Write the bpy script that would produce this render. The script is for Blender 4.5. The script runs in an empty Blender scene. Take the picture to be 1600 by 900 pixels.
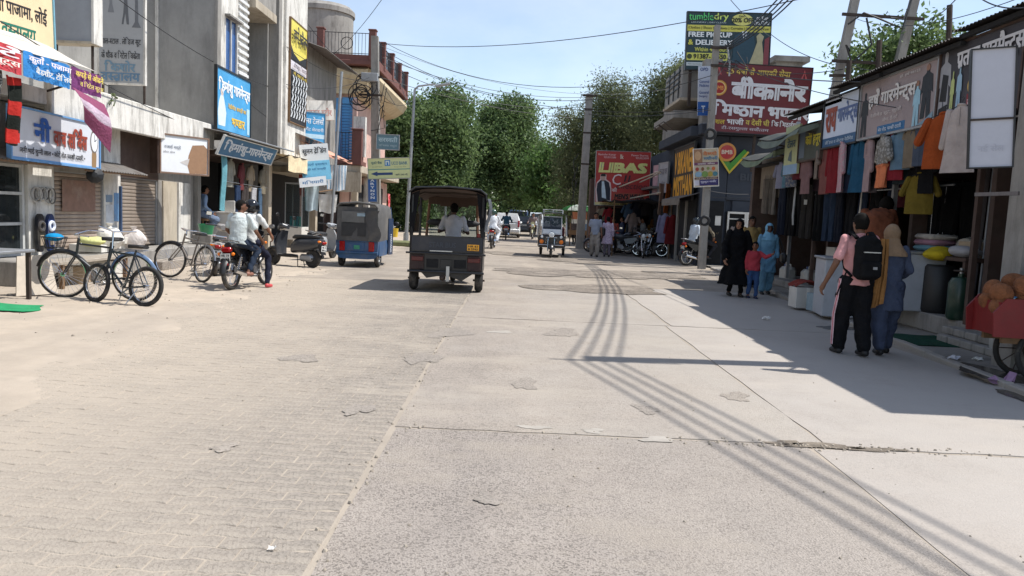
import bpy, bmesh, math, random
import numpy as np
from mathutils import Vector, Matrix, Euler
R = math.radians
rnd = random.Random(7)
S = bpy.context.scene
C = S.collection
# ------------------------------------------------------------------ camera, sky, sun, exposure
EYE, PITCH, ROLL, FPX = 1.5, math.atan(114/1200), R(2.5), 1200.0
F_ = Vector((0, math.cos(PITCH), -math.sin(PITCH)))
U0 = Vector((0, math.sin(PITCH), math.cos(PITCH)))
R_ = Vector((1, 0, 0))*math.cos(ROLL) + U0*math.sin(ROLL)
U_ = Vector((-1, 0, 0))*math.sin(ROLL) + U0*math.cos(ROLL)
cam = bpy.data.cameras.new("camera")
cam.sensor_width = 36; cam.lens = 36*FPX/1600
cam.clip_start = 0.05; cam.clip_end = 3000
cob = bpy.data.objects.new("camera", cam); C.objects.link(cob)
cob.matrix_world = Matrix(((R_.x, U_.x, -F_.x, 0), (R_.y, U_.y, -F_.y, 0), (R_.z, U_.z, -F_.z, EYE), (0, 0, 0, 1)))
S.camera = cob
SUN_DIR = Vector((0.57, 0.035, 1.0)).normalized()          # towards the sun: high, from the right
w = bpy.data.worlds.new("World"); S.world = w; w.use_nodes = True
nt = w.node_tree; bg = nt.nodes["Background"]
sky = nt.nodes.new("ShaderNodeTexSky"); sky.sky_type = 'NISHITA'; sky.sun_disc = False
sky.sun_elevation = math.asin(SUN_DIR.z); sky.sun_rotation = math.atan2(SUN_DIR.x, SUN_DIR.y)
sky.air_density = 1.0; sky.dust_density = 0.3; sky.ozone_density = 1.2
hs_ = nt.nodes.new('ShaderNodeHueSaturation'); hs_.inputs['Saturation'].default_value = 0.82; hs_.inputs['Value'].default_value = 1.08
nt.links.new(sky.outputs[0], hs_.inputs['Color']); h3 = nt.nodes.new('ShaderNodeHueSaturation'); h3.inputs['Saturation'].default_value = 0.45; h3.inputs['Value'].default_value = 1.22; nt.links.new(sky.outputs[0], h3.inputs['Color'])
tcw = nt.nodes.new('ShaderNodeTexCoord'); mpw = nt.nodes.new('ShaderNodeMapping'); mpw.inputs['Scale'].default_value = (1, 1, 2.2); nt.links.new(tcw.outputs['Generated'], mpw.inputs[0])
nzw = nt.nodes.new('ShaderNodeTexNoise'); nzw.inputs['Scale'].default_value = 2.6; nzw.inputs['Detail'].default_value = 7; nzw.inputs['Roughness'].default_value = .55; nt.links.new(mpw.outputs[0], nzw.inputs['Vector'])
rpw = nt.nodes.new('ShaderNodeValToRGB'); rpw.color_ramp.elements[0].position = .42; rpw.color_ramp.elements[1].position = .72; rpw.color_ramp.elements[1].color = (.75, .75, .75, 1); nt.links.new(nzw.outputs[0], rpw.inputs[0])
mxw = nt.nodes.new('ShaderNodeMixRGB'); nt.links.new(rpw.outputs[0], mxw.inputs[0]); nt.links.new(hs_.outputs[0], mxw.inputs[1]); nt.links.new(h3.outputs[0], mxw.inputs[2])   # thin high haze
nt.links.new(mxw.outputs[0], bg.inputs[0]); bg.inputs[1].default_value = 0.13
sl = bpy.data.lights.new("sun", 'SUN'); sl.energy = 4.2; sl.angle = R(0.55); sl.color = (1, 0.965, 0.91)
so = bpy.data.objects.new("sun", sl); C.objects.link(so)
so.rotation_euler = SUN_DIR.to_track_quat('Z', 'Y').to_euler()
S.view_settings.view_transform = 'Standard'; S.view_settings.look = 'None'
S.view_settings.exposure = 0.47; S.view_settings.gamma = 1.0
S.render.engine = 'CYCLES'
S.cycles.max_bounces = 6; S.cycles.transparent_max_bounces = 12
def ray(px, py): return F_ + R_*((px-800)/FPX) + U_*((450-py)/FPX)
def at(px, py, Y):                                         # the point at depth Y metres that this pixel shows
 d = ray(px, py); return Vector((0, 0, EYE)) + d*(Y/d.y)
def gnd(px, py, z=0.0):
 d = ray(px, py); return Vector((0, 0, EYE)) + d*((z-EYE)/d.z)
def onx(px, py, X):
 d = ray(px, py); return Vector((0, 0, EYE)) + d*(X/d.x)
# ------------------------------------------------------------------ materials
MATS = {}
def srgb(r, g, b):
 f = lambda c: (c/255/12.92) if c <= 10 else ((c/255+0.055)/1.055)**2.4
 return (f(r), f(g), f(b))
def nmat(name):
 m = bpy.data.materials.new(name); m.use_nodes = True
 return m, m.node_tree, m.node_tree.nodes["Principled BSDF"]
def mat(name, col, rough=0.7, metal=0.0, var=0.18, scale=6.0, bump=0.0, bscale=60.0, dirt=0.0, dcol=(0.16, 0.13, 0.10), spec=0.5, stretch=None, coat=0.0):
 if name in MATS: return MATS[name]
 m, t, b = nmat(name)
 tc = t.nodes.new("ShaderNodeTexCoord"); src = tc.outputs["Object"]
 if stretch:
  mp = t.nodes.new("ShaderNodeMapping"); mp.inputs["Scale"].default_value = stretch
  t.links.new(src, mp.inputs[0]); src = mp.outputs[0]
 n = t.nodes.new("ShaderNodeTexNoise"); n.inputs["Scale"].default_value = scale; n.inputs["Detail"].default_value = 6; n.inputs["Roughness"].default_value = 0.65
 t.links.new(src, n.inputs["Vector"])
 rp = t.nodes.new("ShaderNodeValToRGB"); rp.color_ramp.elements[0].position = 0.3; rp.color_ramp.elements[1].position = 0.72
 lo = tuple(c*(1-var) for c in col); hi = tuple(min(1, c*(1+var)) for c in col)
 rp.color_ramp.elements[0].color = (*lo, 1); rp.color_ramp.elements[1].color = (*hi, 1)
 t.links.new(n.outputs[0], rp.inputs[0]); out = rp.outputs[0]
 if dirt > 0:
  n2 = t.nodes.new("ShaderNodeTexNoise"); n2.inputs["Scale"].default_value = scale*0.45; n2.inputs["Detail"].default_value = 9; n2.inputs["Roughness"].default_value = 0.72
  t.links.new(src, n2.inputs["Vector"])
  r2 = t.nodes.new("ShaderNodeValToRGB"); r2.color_ramp.elements[0].position = 0.5; r2.color_ramp.elements[1].position = 0.68
  r2.color_ramp.elements[0].color = (0, 0, 0, 1); r2.color_ramp.elements[1].color = (dirt, dirt, dirt, 1)
  t.links.new(n2.outputs[0], r2.inputs[0])
  mx = t.nodes.new("ShaderNodeMixRGB"); mx.inputs[2].default_value = (*dcol, 1)
  t.links.new(r2.outputs[0], mx.inputs[0]); t.links.new(out, mx.inputs[1]); out = mx.outputs[0]
 t.links.new(out, b.inputs["Base Color"])
 b.inputs["Roughness"].default_value = rough; b.inputs["Metallic"].default_value = metal
 b.inputs["Specular IOR Level"].default_value = spec; b.inputs["Coat Weight"].default_value = coat
 if bump > 0:
  n3 = t.nodes.new("ShaderNodeTexNoise"); n3.inputs["Scale"].default_value = bscale; n3.inputs["Detail"].default_value = 4
  t.links.new(src, n3.inputs["Vector"])
  bp = t.nodes.new("ShaderNodeBump"); bp.inputs["Strength"].default_value = bump; bp.inputs["Distance"].default_value = 0.02
  t.links.new(n3.outputs[0], bp.inputs["Height"]); t.links.new(bp.outputs[0], b.inputs["Normal"])
 MATS[name] = m; return m
def cloth(name, rgb, var=0.16, pattern=None, scale=14):
 """woven cloth; pattern=(rgb, kind) adds a printed colour"""
 if name in MATS: return MATS[name]
 m, t, b = nmat(name)
 col = srgb(*rgb)
 tc = t.nodes.new("ShaderNodeTexCoord")
 n = t.nodes.new("ShaderNodeTexNoise"); n.inputs["Scale"].default_value = 5; n.inputs["Detail"].default_value = 5
 t.links.new(tc.outputs["Object"], n.inputs["Vector"])
 rp = t.nodes.new("ShaderNodeValToRGB"); rp.color_ramp.elements[0].position = 0.32; rp.color_ramp.elements[1].position = 0.7
 rp.color_ramp.elements[0].color = (*[c*(1-var) for c in col], 1); rp.color_ramp.elements[1].color = (*[min(1, c*(1+var)) for c in col], 1)
 t.links.new(n.outputs[0], rp.inputs[0]); out = rp.outputs[0]
 if pattern:
  prgb, kind = pattern
  if kind == 'stripe':
   p = t.nodes.new("ShaderNodeTexWave"); p.inputs["Scale"].default_value = scale; p.inputs["Distortion"].default_value = 0.6
  elif kind == 'band':
   p = t.nodes.new("ShaderNodeTexWave"); p.inputs["Scale"].default_value = scale; p.bands_direction = 'Z'; p.inputs["Distortion"].default_value = 2.0
  else:
   p = t.nodes.new("ShaderNodeTexVoronoi"); p.inputs["Scale"].default_value = scale
  t.links.new(tc.outputs["Object"], p.inputs["Vector"])
  r2 = t.nodes.new("ShaderNodeValToRGB"); r2.color_ramp.interpolation = 'EASE'
  r2.color_ramp.elements[0].position = 0.42; r2.color_ramp.elements[1].position = 0.5
  mx = t.nodes.new("ShaderNodeMixRGB"); mx.inputs[2].default_value = (*srgb(*prgb), 1)
  t.links.new(p.outputs[0], r2.inputs[0]); t.links.new(r2.outputs[0], mx.inputs[0]); t.links.new(out, mx.inputs[1]); out = mx.outputs[0]
 t.links.new(out, b.inputs["Base Color"]); b.inputs["Roughness"].default_value = 0.9; b.inputs["Specular IOR Level"].default_value = 0.2
 n3 = t.nodes.new("ShaderNodeTexNoise"); n3.inputs["Scale"].default_value = 22; n3.inputs["Detail"].default_value = 3
 t.links.new(tc.outputs["Object"], n3.inputs["Vector"])
 bp = t.nodes.new("ShaderNodeBump"); bp.inputs["Strength"].default_value = 0.5; bp.inputs["Distance"].default_value = 0.03
 t.links.new(n3.outputs[0], bp.inputs["Height"]); t.links.new(bp.outputs[0], b.inputs["Normal"])
 MATS[name] = m; return m
def plaster(name, rgb, grime=0.6, gcol=(60, 56, 52), scale=1.0, var=0.15, bump=0.25):
 """rendered wall: blotches, rain streaks and fine grain"""
 if name in MATS: return MATS[name]
 m, t, b = nmat(name); col = srgb(*rgb)
 tc = t.nodes.new("ShaderNodeTexCoord")
 n = t.nodes.new("ShaderNodeTexNoise"); n.inputs["Scale"].default_value = 1.3*scale; n.inputs["Detail"].default_value = 8; n.inputs["Roughness"].default_value = 0.7
 t.links.new(tc.outputs["Object"], n.inputs["Vector"])
 rp = t.nodes.new("ShaderNodeValToRGB"); rp.color_ramp.elements[0].position = 0.3; rp.color_ramp.elements[1].position = 0.7
 rp.color_ramp.elements[0].color = (*[c*(1-var) for c in col], 1); rp.color_ramp.elements[1].color = (*[min(1, c*(1+var)) for c in col], 1)
 t.links.new(n.outputs[0], rp.inputs[0])
 mp = t.nodes.new("ShaderNodeMapping"); mp.inputs["Scale"].default_value = (2.6*scale, 2.6*scale, 0.55*scale)
 t.links.new(tc.outputs["Object"], mp.inputs[0])
 n2 = t.nodes.new("ShaderNodeTexNoise"); n2.inputs["Scale"].default_value = 1.0; n2.inputs["Detail"].default_value = 10; n2.inputs["Roughness"].default_value = 0.75
 t.links.new(mp.outputs[0], n2.inputs["Vector"])
 r2 = t.nodes.new("ShaderNodeValToRGB"); r2.color_ramp.elements[0].position = 0.47; r2.color_ramp.elements[1].position = 0.7
 r2.color_ramp.elements[0].color = (0, 0, 0, 1); r2.color_ramp.elements[1].color = (grime, grime, grime, 1)
 t.links.new(n2.outputs[0], r2.inputs[0])
 mx = t.nodes.new("ShaderNodeMixRGB"); mx.inputs[2].default_value = (*srgb(*gcol), 1)
 t.links.new(r2.outputs[0], mx.inputs[0]); t.links.new(rp.outputs[0], mx.inputs[1])
 t.links.new(mx.outputs[0], b.inputs["Base Color"]); b.inputs["Roughness"].default_value = 0.9; b.inputs["Specular IOR Level"].default_value = 0.2
 n3 = t.nodes.new("ShaderNodeTexNoise"); n3.inputs["Scale"].default_value = 35; n3.inputs["Detail"].default_value = 6
 t.links.new(tc.outputs["Object"], n3.inputs["Vector"])
 bp = t.nodes.new("ShaderNodeBump"); bp.inputs["Strength"].default_value = bump; bp.inputs["Distance"].default_value = 0.02
 t.links.new(n3.outputs[0], bp.inputs["Height"]); t.links.new(bp.outputs[0], b.inputs["Normal"])
 MATS[name] = m; return m
def glass(name, tint=(0.6, 0.7, 0.72), clear=0.6, rough=0.03):
 if name in MATS: return MATS[name]
 m, t, b = nmat(name)
 b.inputs["Base Color"].default_value = (*[c*0.05 for c in tint], 1); b.inputs["Roughness"].default_value = rough
 tr = t.nodes.new("ShaderNodeBsdfTransparent"); tr.inputs[0].default_value = (*tint, 1)
 mx = t.nodes.new("ShaderNodeMixShader"); mx.inputs[0].default_value = clear
 t.links.new(b.outputs[0], mx.inputs[1]); t.links.new(tr.outputs[0], mx.inputs[2])
 t.links.new(mx.outputs[0], t.nodes["Material Output"].inputs[0])
 MATS[name] = m; return m
def ink(rgb):                                              # flat print
 return mat("print_%d_%d_%d" % tuple(rgb), srgb(*rgb), rough=0.6, var=0.10, scale=9)
def paint(name, rgb, rough=0.35, dirt=0.35, metal=0.0):
 return mat(name, srgb(*rgb), rough=rough, metal=metal, var=0.12, scale=4, dirt=dirt, dcol=(0.20, 0.17, 0.14), coat=0.15)
# ------------------------------------------------------------------ mesh building
def frame_of(d):
 d = d.normalized(); a = Vector((0, 0, 1)) if abs(d.z) < 0.9 else Vector((1, 0, 0))
 u = d.cross(a).normalized(); return u, d.cross(u).normalized()
XF = None                                                  # a turn laid on every shape built while it is set
class MB:
 def __init__(self): self.v = []; self.f = []
 def add(self, vs, fs):
  b = len(self.v); self.v += [tuple(p) for p in vs]; self.f += [tuple(i+b for i in q) for q in fs]; return self
 def box(self, c, s, rot=None, bev=0.0):
  hx, hy, hz = s[0]/2, s[1]/2, s[2]/2
  vs, fs = [], []
  b = min(bev, hx*0.9, hy*0.9, hz*0.9)
  if b <= 0:
   for z in (-hz, hz):
    vs += [(-hx, -hy, z), (hx, -hy, z), (hx, hy, z), (-hx, hy, z)]
   fs = [(3, 2, 1, 0), (4, 5, 6, 7), (0, 1, 5, 4), (1, 2, 6, 5), (2, 3, 7, 6), (3, 0, 4, 7)]
  else:
   idx = {}
   for sx in (-1, 1):
    for sy in (-1, 1):
     for sz in (-1, 1):
      idx[sx, sy, sz] = len(vs)
      vs += [(hx*sx, (hy-b)*sy, (hz-b)*sz), ((hx-b)*sx, hy*sy, (hz-b)*sz), ((hx-b)*sx, (hy-b)*sy, hz*sz)]
   raw = []
   sg = (-1, 1)
   for s1 in sg:
    raw.append([idx[s1, a, c2]+0 for a, c2 in ((-1, -1), (1, -1), (1, 1), (-1, 1))])
    raw.append([idx[a, s1, c2]+1 for a, c2 in ((-1, -1), (1, -1), (1, 1), (-1, 1))])
    raw.append([idx[a, c2, s1]+2 for a, c2 in ((-1, -1), (1, -1), (1, 1), (-1, 1))])
    for s2 in sg:
     raw.append([idx[s1, s2, -1]+0, idx[s1, s2, 1]+0, idx[s1, s2, 1]+1, idx[s1, s2, -1]+1])
     raw.append([idx[s1, -1, s2]+0, idx[s1, 1, s2]+0, idx[s1, 1, s2]+2, idx[s1, -1, s2]+2])
     raw.append([idx[-1, s1, s2]+1, idx[1, s1, s2]+1, idx[1, s1, s2]+2, idx[-1, s1, s2]+2])
     for s3 in sg: raw.append([idx[s1, s2, s3]+k for k in range(3)])
   for q in raw:
    p = [Vector(vs[i]) for i in q]; n = (p[1]-p[0]).cross(p[2]-p[0])
    cc = sum(p, Vector())/len(p)
    fs.append(tuple(q) if n.dot(cc) > 0 else tuple(reversed(q)))
  M = rot if rot is not None else Matrix.Identity(3)
  if isinstance(M, (tuple, list)): M = Euler(M).to_matrix()
  c = Vector(c)
  return self.add([M @ Vector(p) + c for p in vs], fs)
 def mm(self, a, b, bev=0.0):
  return self.box([(a[i]+b[i])/2 for i in range(3)], [abs(b[i]-a[i]) for i in range(3)], None, bev)
 def bar(self, p0, p1, wdt, thk, bev=0.0, up=(0, 0, 1)):
  p0, p1 = Vector(p0), Vector(p1); d = p1-p0; L = d.length; d.normalize()
  u = d.cross(Vector(up))
  if u.length < 1e-4: u = d.cross(Vector((1, 0, 0)))
  u.normalize(); v = u.cross(d).normalized()
  return self.box((p0+p1)/2, (wdt, L, thk), Matrix((u, d, v)).transposed(), bev)
 def cyl(self, p0, p1, r0, r1=None, n=12, caps=True):
  p0, p1 = Vector(p0), Vector(p1); r1 = r0 if r1 is None else r1
  u, v = frame_of(p1-p0); vs = []
  for p, r in ((p0, r0), (p1, r1)):
   vs += [p+(u*math.cos(2*math.pi*k/n)+v*math.sin(2*math.pi*k/n))*r for k in range(n)]
  fs = [(k, (k+1) % n, n+(k+1) % n, n+k) for k in range(n)]
  if caps: fs += [tuple(range(n-1, -1, -1)), tuple(range(n, 2*n))]
  return self.add(vs, fs)
 def tube(self, pts, r, n=8, closed=False, caps=True):
  pts = [Vector(p) for p in pts]; m = len(pts); vs = []; u = None
  rr = r if isinstance(r, (list, tuple)) else [r]*m
  for i, p in enumerate(pts):
   if closed: d = pts[(i+1) % m]-pts[i-1]
   else: d = pts[min(i+1, m-1)]-pts[max(i-1, 0)]
   d = d.normalized() if d.length > 1e-9 else Vector((0, 0, 1))
   if u is None: u, v = frame_of(d)
   else:
    u = u-d*u.dot(d); u = u.normalized() if u.length > 1e-6 else frame_of(d)[0]; v = d.cross(u)
   vs += [p+(u*math.cos(2*math.pi*k/n)+v*math.sin(2*math.pi*k/n))*rr[i] for k in range(n)]
  fs = []
  for i in range(m if closed else m-1):
   a, b2 = i*n, ((i+1) % m)*n
   fs += [(a+k, a+(k+1) % n, b2+(k+1) % n, b2+k) for k in range(n)]
  if caps and not closed: fs += [tuple(range(n-1, -1, -1)), tuple(range((m-1)*n, m*n))]
  return self.add(vs, fs)
 def torus(self, c, axis, Rr, r, n=28, m=8, sq=1.0):
  c = Vector(c); ax = Vector(axis).normalized(); u, v = frame_of(ax); vs = []
  for i in range(n):
   a = 2*math.pi*i/n; d = u*math.cos(a)+v*math.sin(a)
   for k in range(m):
    b2 = 2*math.pi*k/m; vs.append(c+d*(Rr+r*math.cos(b2))+ax*(r*sq*math.sin(b2)))
  fs = [(i*m+k, ((i+1) % n)*m+k, ((i+1) % n)*m+(k+1) % m, i*m+(k+1) % m) for i in range(n) for k in range(m)]
  return self.add(vs, fs)
 def lathe(self, prof, c=(0, 0, 0), axis=(0, 0, 1), n=16):
  c = Vector(c); ax = Vector(axis).normalized(); u, v = frame_of(ax); vs = []
  for r, h in prof:
   vs += [c+ax*h+(u*math.cos(2*math.pi*k/n)+v*math.sin(2*math.pi*k/n))*max(r, 1e-4) for k in range(n)]
  fs = [(i*n+k, i*n+(k+1) % n, (i+1)*n+(k+1) % n, (i+1)*n+k) for i in range(len(prof)-1) for k in range(n)]
  return self.add(vs, fs)
 def ell(self, c, r, rot=None, n=14, m=9):
  c = Vector(c); M = Matrix.Identity(3) if rot is None else (rot if not isinstance(rot, (tuple, list)) else Euler(rot).to_matrix())
  vs = []
  for j in range(m+1):
   th = math.pi*j/m
   for k in range(n):
    a = 2*math.pi*k/n
    vs.append(c+M @ Vector((r[0]*math.sin(th)*math.cos(a), r[1]*math.sin(th)*math.sin(a), -r[2]*math.cos(th))))
  fs = [(j*n+k, j*n+(k+1) % n, (j+1)*n+(k+1) % n, (j+1)*n+k) for j in range(m) for k in range(n)]
  return self.add(vs, fs)
 def cap(self, p0, p1, r0, r1, n=10):                     # limb with rounded ends
  p0, p1 = Vector(p0), Vector(p1); d = (p1-p0); L = d.length; d = d/max(L, 1e-6)
  pts, rs = [], []
  for a in (90, 60, 30): pts.append(p0-d*r0*math.sin(R(a))); rs.append(max(1e-3, r0*math.cos(R(a))))
  for k in range(5): pts.append(p0+d*L*k/4); rs.append(r0+(r1-r0)*k/4)
  for a in (30, 60, 90): pts.append(p1+d*r1*math.sin(R(a))); rs.append(max(1e-3, r1*math.cos(R(a))))
  return self.tube(pts, rs, n)
 def loft(self, rings, closed_ends=True):
  n = len(rings[0]); vs = [p for r in rings for p in r]
  fs = [(i*n+k, i*n+(k+1) % n, (i+1)*n+(k+1) % n, (i+1)*n+k) for i in range(len(rings)-1) for k in range(n)]
  if closed_ends: fs += [tuple(range(n-1, -1, -1)), tuple(range((len(rings)-1)*n, len(rings)*n))]
  return self.add(vs, fs)
 def prism(self, poly, f0, f1):                           # polygon of (a,b); f0, f1 map (a,b) to the two faces
  n = len(poly); vs = [f0(*p) for p in poly]+[f1(*p) for p in poly]
  fs = [tuple(range(n-1, -1, -1)), tuple(range(n, 2*n))]+[(k, (k+1) % n, n+(k+1) % n, n+k) for k in range(n)]
  return self.add(vs, fs)
 def profx(self, poly, x0, x1): return self.prism(poly, lambda a, b: (x0, a, b), lambda a, b: (x1, a, b))
 def profy(self, poly, y0, y1): return self.prism(poly, lambda a, b: (a, y0, b), lambda a, b: (a, y1, b))
 def profz(self, poly, z0, z1): return self.prism(poly, lambda a, b: (a, b, z0), lambda a, b: (a, b, z1))
 def sheet(self, P, nu, nv, thick=0.0):                   # P(u,v) -> point, u,v in 0..1
  vs = [P(i/nu, j/nv) for j in range(nv+1) for i in range(nu+1)]
  fs = [(j*(nu+1)+i, j*(nu+1)+i+1, (j+1)*(nu+1)+i+1, (j+1)*(nu+1)+i) for j in range(nv) for i in range(nu)]
  self.add(vs, fs)
  if thick:
   n0 = len(vs)
   a, b2, c2 = Vector(vs[0]), Vector(vs[nu]), Vector(vs[-1]); nn = (b2-a).cross(c2-a).normalized()*thick
   self.add([Vector(p)-nn for p in vs], [tuple(reversed(q)) for q in fs])
   base = len(self.v)-2*n0
   rim = [i for i in range(nu+1)]+[(j)*(nu+1)+nu for j in range(1, nv+1)]+[nv*(nu+1)+i for i in range(nu-1, -1, -1)]+[j*(nu+1) for j in range(nv-1, 0, -1)]
   for k in range(len(rim)):
    a1, b1 = rim[k], rim[(k+1) % len(rim)]
    self.f.append((base+b1, base+a1, base+n0+a1, base+n0+b1))
  return self
 def xf(self, M):
  self.v = [tuple(M @ Vector(p)) for p in self.v]; return self
 def mesh(self, name, m=None, smooth=False, recalc=True):
  me = bpy.data.meshes.new(name); me.from_pydata(self.v, [], self.f)
  if recalc:
   b = bmesh.new(); b.from_mesh(me); bmesh.ops.recalc_face_normals(b, faces=b.faces[:]); b.to_mesh(me); b.free()
  if smooth:
   me.polygons.foreach_set("use_smooth", [True]*len(me.polygons))
   try: me.set_sharp_from_angle(angle=R(38))
   except Exception: pass
  if m: me.materials.append(m)
  return me
 def build(self, name, m, parent=None, smooth=False, label=None, kind=None, world=False, recalc=True):
  if not self.v: return None
  if XF is not None: self.xf(XF)
  if world and parent is not None:
   l = parent.location; self.v = [(p[0]-l.x, p[1]-l.y, p[2]-l.z) for p in self.v]
  return link(name, self.mesh(name, m, smooth, recalc), parent, label, kind)
def link(name, me, parent=None, label=None, kind=None):
 o = bpy.data.objects.new(name, me); C.objects.link(o)
 if parent is not None: o.parent = parent
 if label: o["label"] = label
 if kind: o["kind"] = kind
 return o
def thing(name, label, cat, loc=(0, 0, 0), rz=0.0, group=None, rot=None):
 o = bpy.data.objects.new(name, None); C.objects.link(o); o.empty_display_size = 0.2
 o.location = loc; o.rotation_euler = rot if rot else (0, 0, rz)
 o["label"] = label; o["category"] = cat
 if group: o["group"] = group
 return o
def tag(o, label, cat, group=None):
 o["label"] = label; o["category"] = cat
 if group: o["group"] = group
 return o
KIDS = {}
def dup(o, loc=None, rz=None, label=None, group=None):
 kids = {}
 for x in bpy.data.objects:
  if x.parent: kids.setdefault(x.parent.name, []).append(x)
 def cp(s, par):
  c = s.copy(); C.objects.link(c)
  if par is not None: c.parent = par
  for k in kids.get(s.name, []): cp(k, c)
  return c
 r = cp(o, None)
 if loc is not None: r.location = loc
 if rz is not None: r.rotation_euler = (0, 0, rz)
 if label: r["label"] = label
 if group: r["group"] = group
 return r
# ------------------------------------------------------------------ lettering (flat print laid on boards)
GL = {}
def raw_text(s, bold):
 c = bpy.data.curves.new("t", 'FONT'); c.body = s; c.size = 1.0; c.resolution_u = 2
 o = bpy.data.objects.new("t", c); C.objects.link(o)
 me = bpy.data.meshes.new_from_object(o.evaluated_get(bpy.context.evaluated_depsgraph_get()))
 vs = [tuple(v.co) for v in me.vertices]; fs = [tuple(p.vertices) for p in me.polygons]
 bpy.data.objects.remove(o); bpy.data.curves.remove(c); bpy.data.meshes.remove(me)
 return vs, fs
def glyph(ch, bold):
 bold = 0; k = (ch, 0)
 if k not in GL:
  vs, fs = raw_text(ch, bold); bar_, _ = raw_text("l", bold); both, _ = raw_text(ch+"l", bold)
  adv = max(p[0] for p in both)-max(p[0] for p in bar_) if both else 0.3
  GL[k] = (vs, fs, adv)
 return GL[k]
STEMLESS = set("टठडढदरछहङ")
def half(ch, bold):
 k = ('half'+ch, bold)
 if k not in GL:
  vs, fs, adv = glyph(ch, bold); cut = adv*(0.62 if ch not in "कफ" else 0.78)
  b = bmesh.new(); bv = [b.verts.new(p) for p in vs]
  for q in fs:
   try: b.faces.new([bv[i] for i in q])
   except Exception: pass
  bmesh.ops.bisect_plane(b, geom=b.verts[:]+b.edges[:]+b.faces[:], plane_co=(cut, 0, 0), plane_no=(1, 0, 0), clear_outer=True)
  b.verts.index_update()
  GL[k] = ([tuple(v.co) for v in b.verts], [tuple(v.index for v in f.verts) for f in b.faces], cut); b.free()
 return GL[k]
def hindi(s, bold):
 V, Fc = [], []; x = 0.0; cnt = [0]
 def put(vs, fs, dx):
  z = 0.0006*(cnt[0] % 3); cnt[0] += 1
  b = len(V); V.extend([(p[0]+dx, p[1], z) for p in vs]); Fc.extend([tuple(i+b for i in q) for q in fs])
 def stroke(pts, wd):
  vs, fs = [], []
  for i, p in enumerate(pts):
   a = pts[max(i-1, 0)]; c = pts[min(i+1, len(pts)-1)]; d = Vector((c[0]-a[0], c[1]-a[1])).normalized(); n = Vector((-d.y, d.x))*wd/2
   vs += [(p[0]+n.x, p[1]+n.y, 0), (p[0]-n.x, p[1]-n.y, 0)]
  fs = [(2*i, 2*i+1, 2*i+3, 2*i+2) for i in range(len(pts)-1)]
  put(vs, fs, 0)
 i = 0; n = len(s); isC = lambda c: 0x0915 <= ord(c) <= 0x0939
 wd = 0.075+2*bold
 while i < n:
  c = s[i]
  if isC(c):
   cl = [c]; i += 1
   while i+1 < n and s[i] == '्' and isC(s[i+1]): cl.append(s[i+1]); i += 2
   mt = []
   while i < n and (0x093C <= ord(s[i]) <= 0x094D or 0x0900 <= ord(s[i]) <= 0x0903): mt.append(s[i]); i += 1
   reph = len(cl) > 1 and cl[0] == 'र'
   if reph: cl = cl[1:]
   if 'ि' in mt:
    g = glyph('ि', bold); put(g[0], g[1], x); x += g[2]; mt.remove('ि')
   k = 0
   while k < len(cl):
    nx = cl[k+1] if k+1 < len(cl) else None
    if nx is None: g = glyph(cl[k], bold); put(g[0], g[1], x); x += g[2]
    elif nx == 'र':
     g = glyph(cl[k], bold); put(g[0], g[1], x); x += g[2]
     stroke([(x-0.14, 0.16), (x-0.24, 0.10), (x-0.36, 0.0)], wd); k += 1
    elif cl[k] in STEMLESS:
     g = glyph(cl[k], bold); put(g[0], g[1], x); x += g[2]; g = glyph('्', bold); put(g[0], g[1], x)
    else: g = half(cl[k], bold); put(g[0], g[1], x); x += g[2]
    k += 1
   xb = x
   for q in mt:
    g = glyph(q, bold); put(g[0], g[1], x); x += max(0, g[2])
   if reph:
    a = x-0.1
    stroke([(a, 0.66), (a+0.03, 0.76), (a-0.02, 0.86), (a-0.10, 0.87), (a-0.15, 0.82)], wd)
  else:
   g = glyph(c, bold) if c != ' ' else ([], [], 0.26)
   put(g[0], g[1], x); x += g[2]; i += 1
 return V, Fc
TXT = {}
def text_mb(s, bold):
 k = (s, bold)
 if k not in TXT:
  dev = any(0x0900 <= ord(c) <= 0x097F for c in s)
  vs, fs = hindi(s, bold) if dev else raw_text(s, bold)
  if bold > .012:                                     # heavier strokes: the same outline laid a hair apart
   v0, f0 = vs, fs; vs, fs = [], []
   for q, (ax, az) in enumerate(((-1, -.7), (1, -.7), (-1, .7), (1, .7)) if bold > .025 else ((-1, 0), (1, 0))):
    n0 = len(vs); vs = vs+[(p[0]+ax*bold*.75, p[1]+az*bold*.75, p[2]+.0004*q) for p in v0]; fs = fs+[tuple(i+n0 for i in f) for f in f0]
  xs = [p[0] for p in vs]; ys = [p[1] for p in vs]
  TXT[k] = (vs, fs, min(xs), max(xs), min(ys), max(ys))
 return TXT[k]
def lettering(parent, s, box, rgb, y=0.0, bold=0.02, shear=0.0, name="lettering"):
 """print s into box=(x0,x1,z0,z1) on the parent's local x-z plane, facing -y"""
 vs, fs, a0, a1, b0, b1 = text_mb(s, bold); x0, x1, z0, z1 = box
 mb = MB(); sx = (x1-x0)/(a1-a0); sz = (z1-z0)/(b1-b0)
 mb.add([(x0+(p[0]-a0)*sx+shear*(p[1]-b0)*sz, y-p[2], z0+(p[1]-b0)*sz) for p in vs], fs)
 return mb.build(name, ink(rgb), parent, recalc=False)
def rect(parent, box, rgb, y, name="panel_print", m=None):
 x0, x1, z0, z1 = box
 return MB().mm((x0, y-0.002, z0), (x1, y, z1)).build(name, m or ink(rgb), parent)
def shape(parent, poly, rgb, y, name="picture", m=None):
 return MB().profy(poly, y-0.002, y).build(name, m or ink(rgb), parent)
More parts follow.
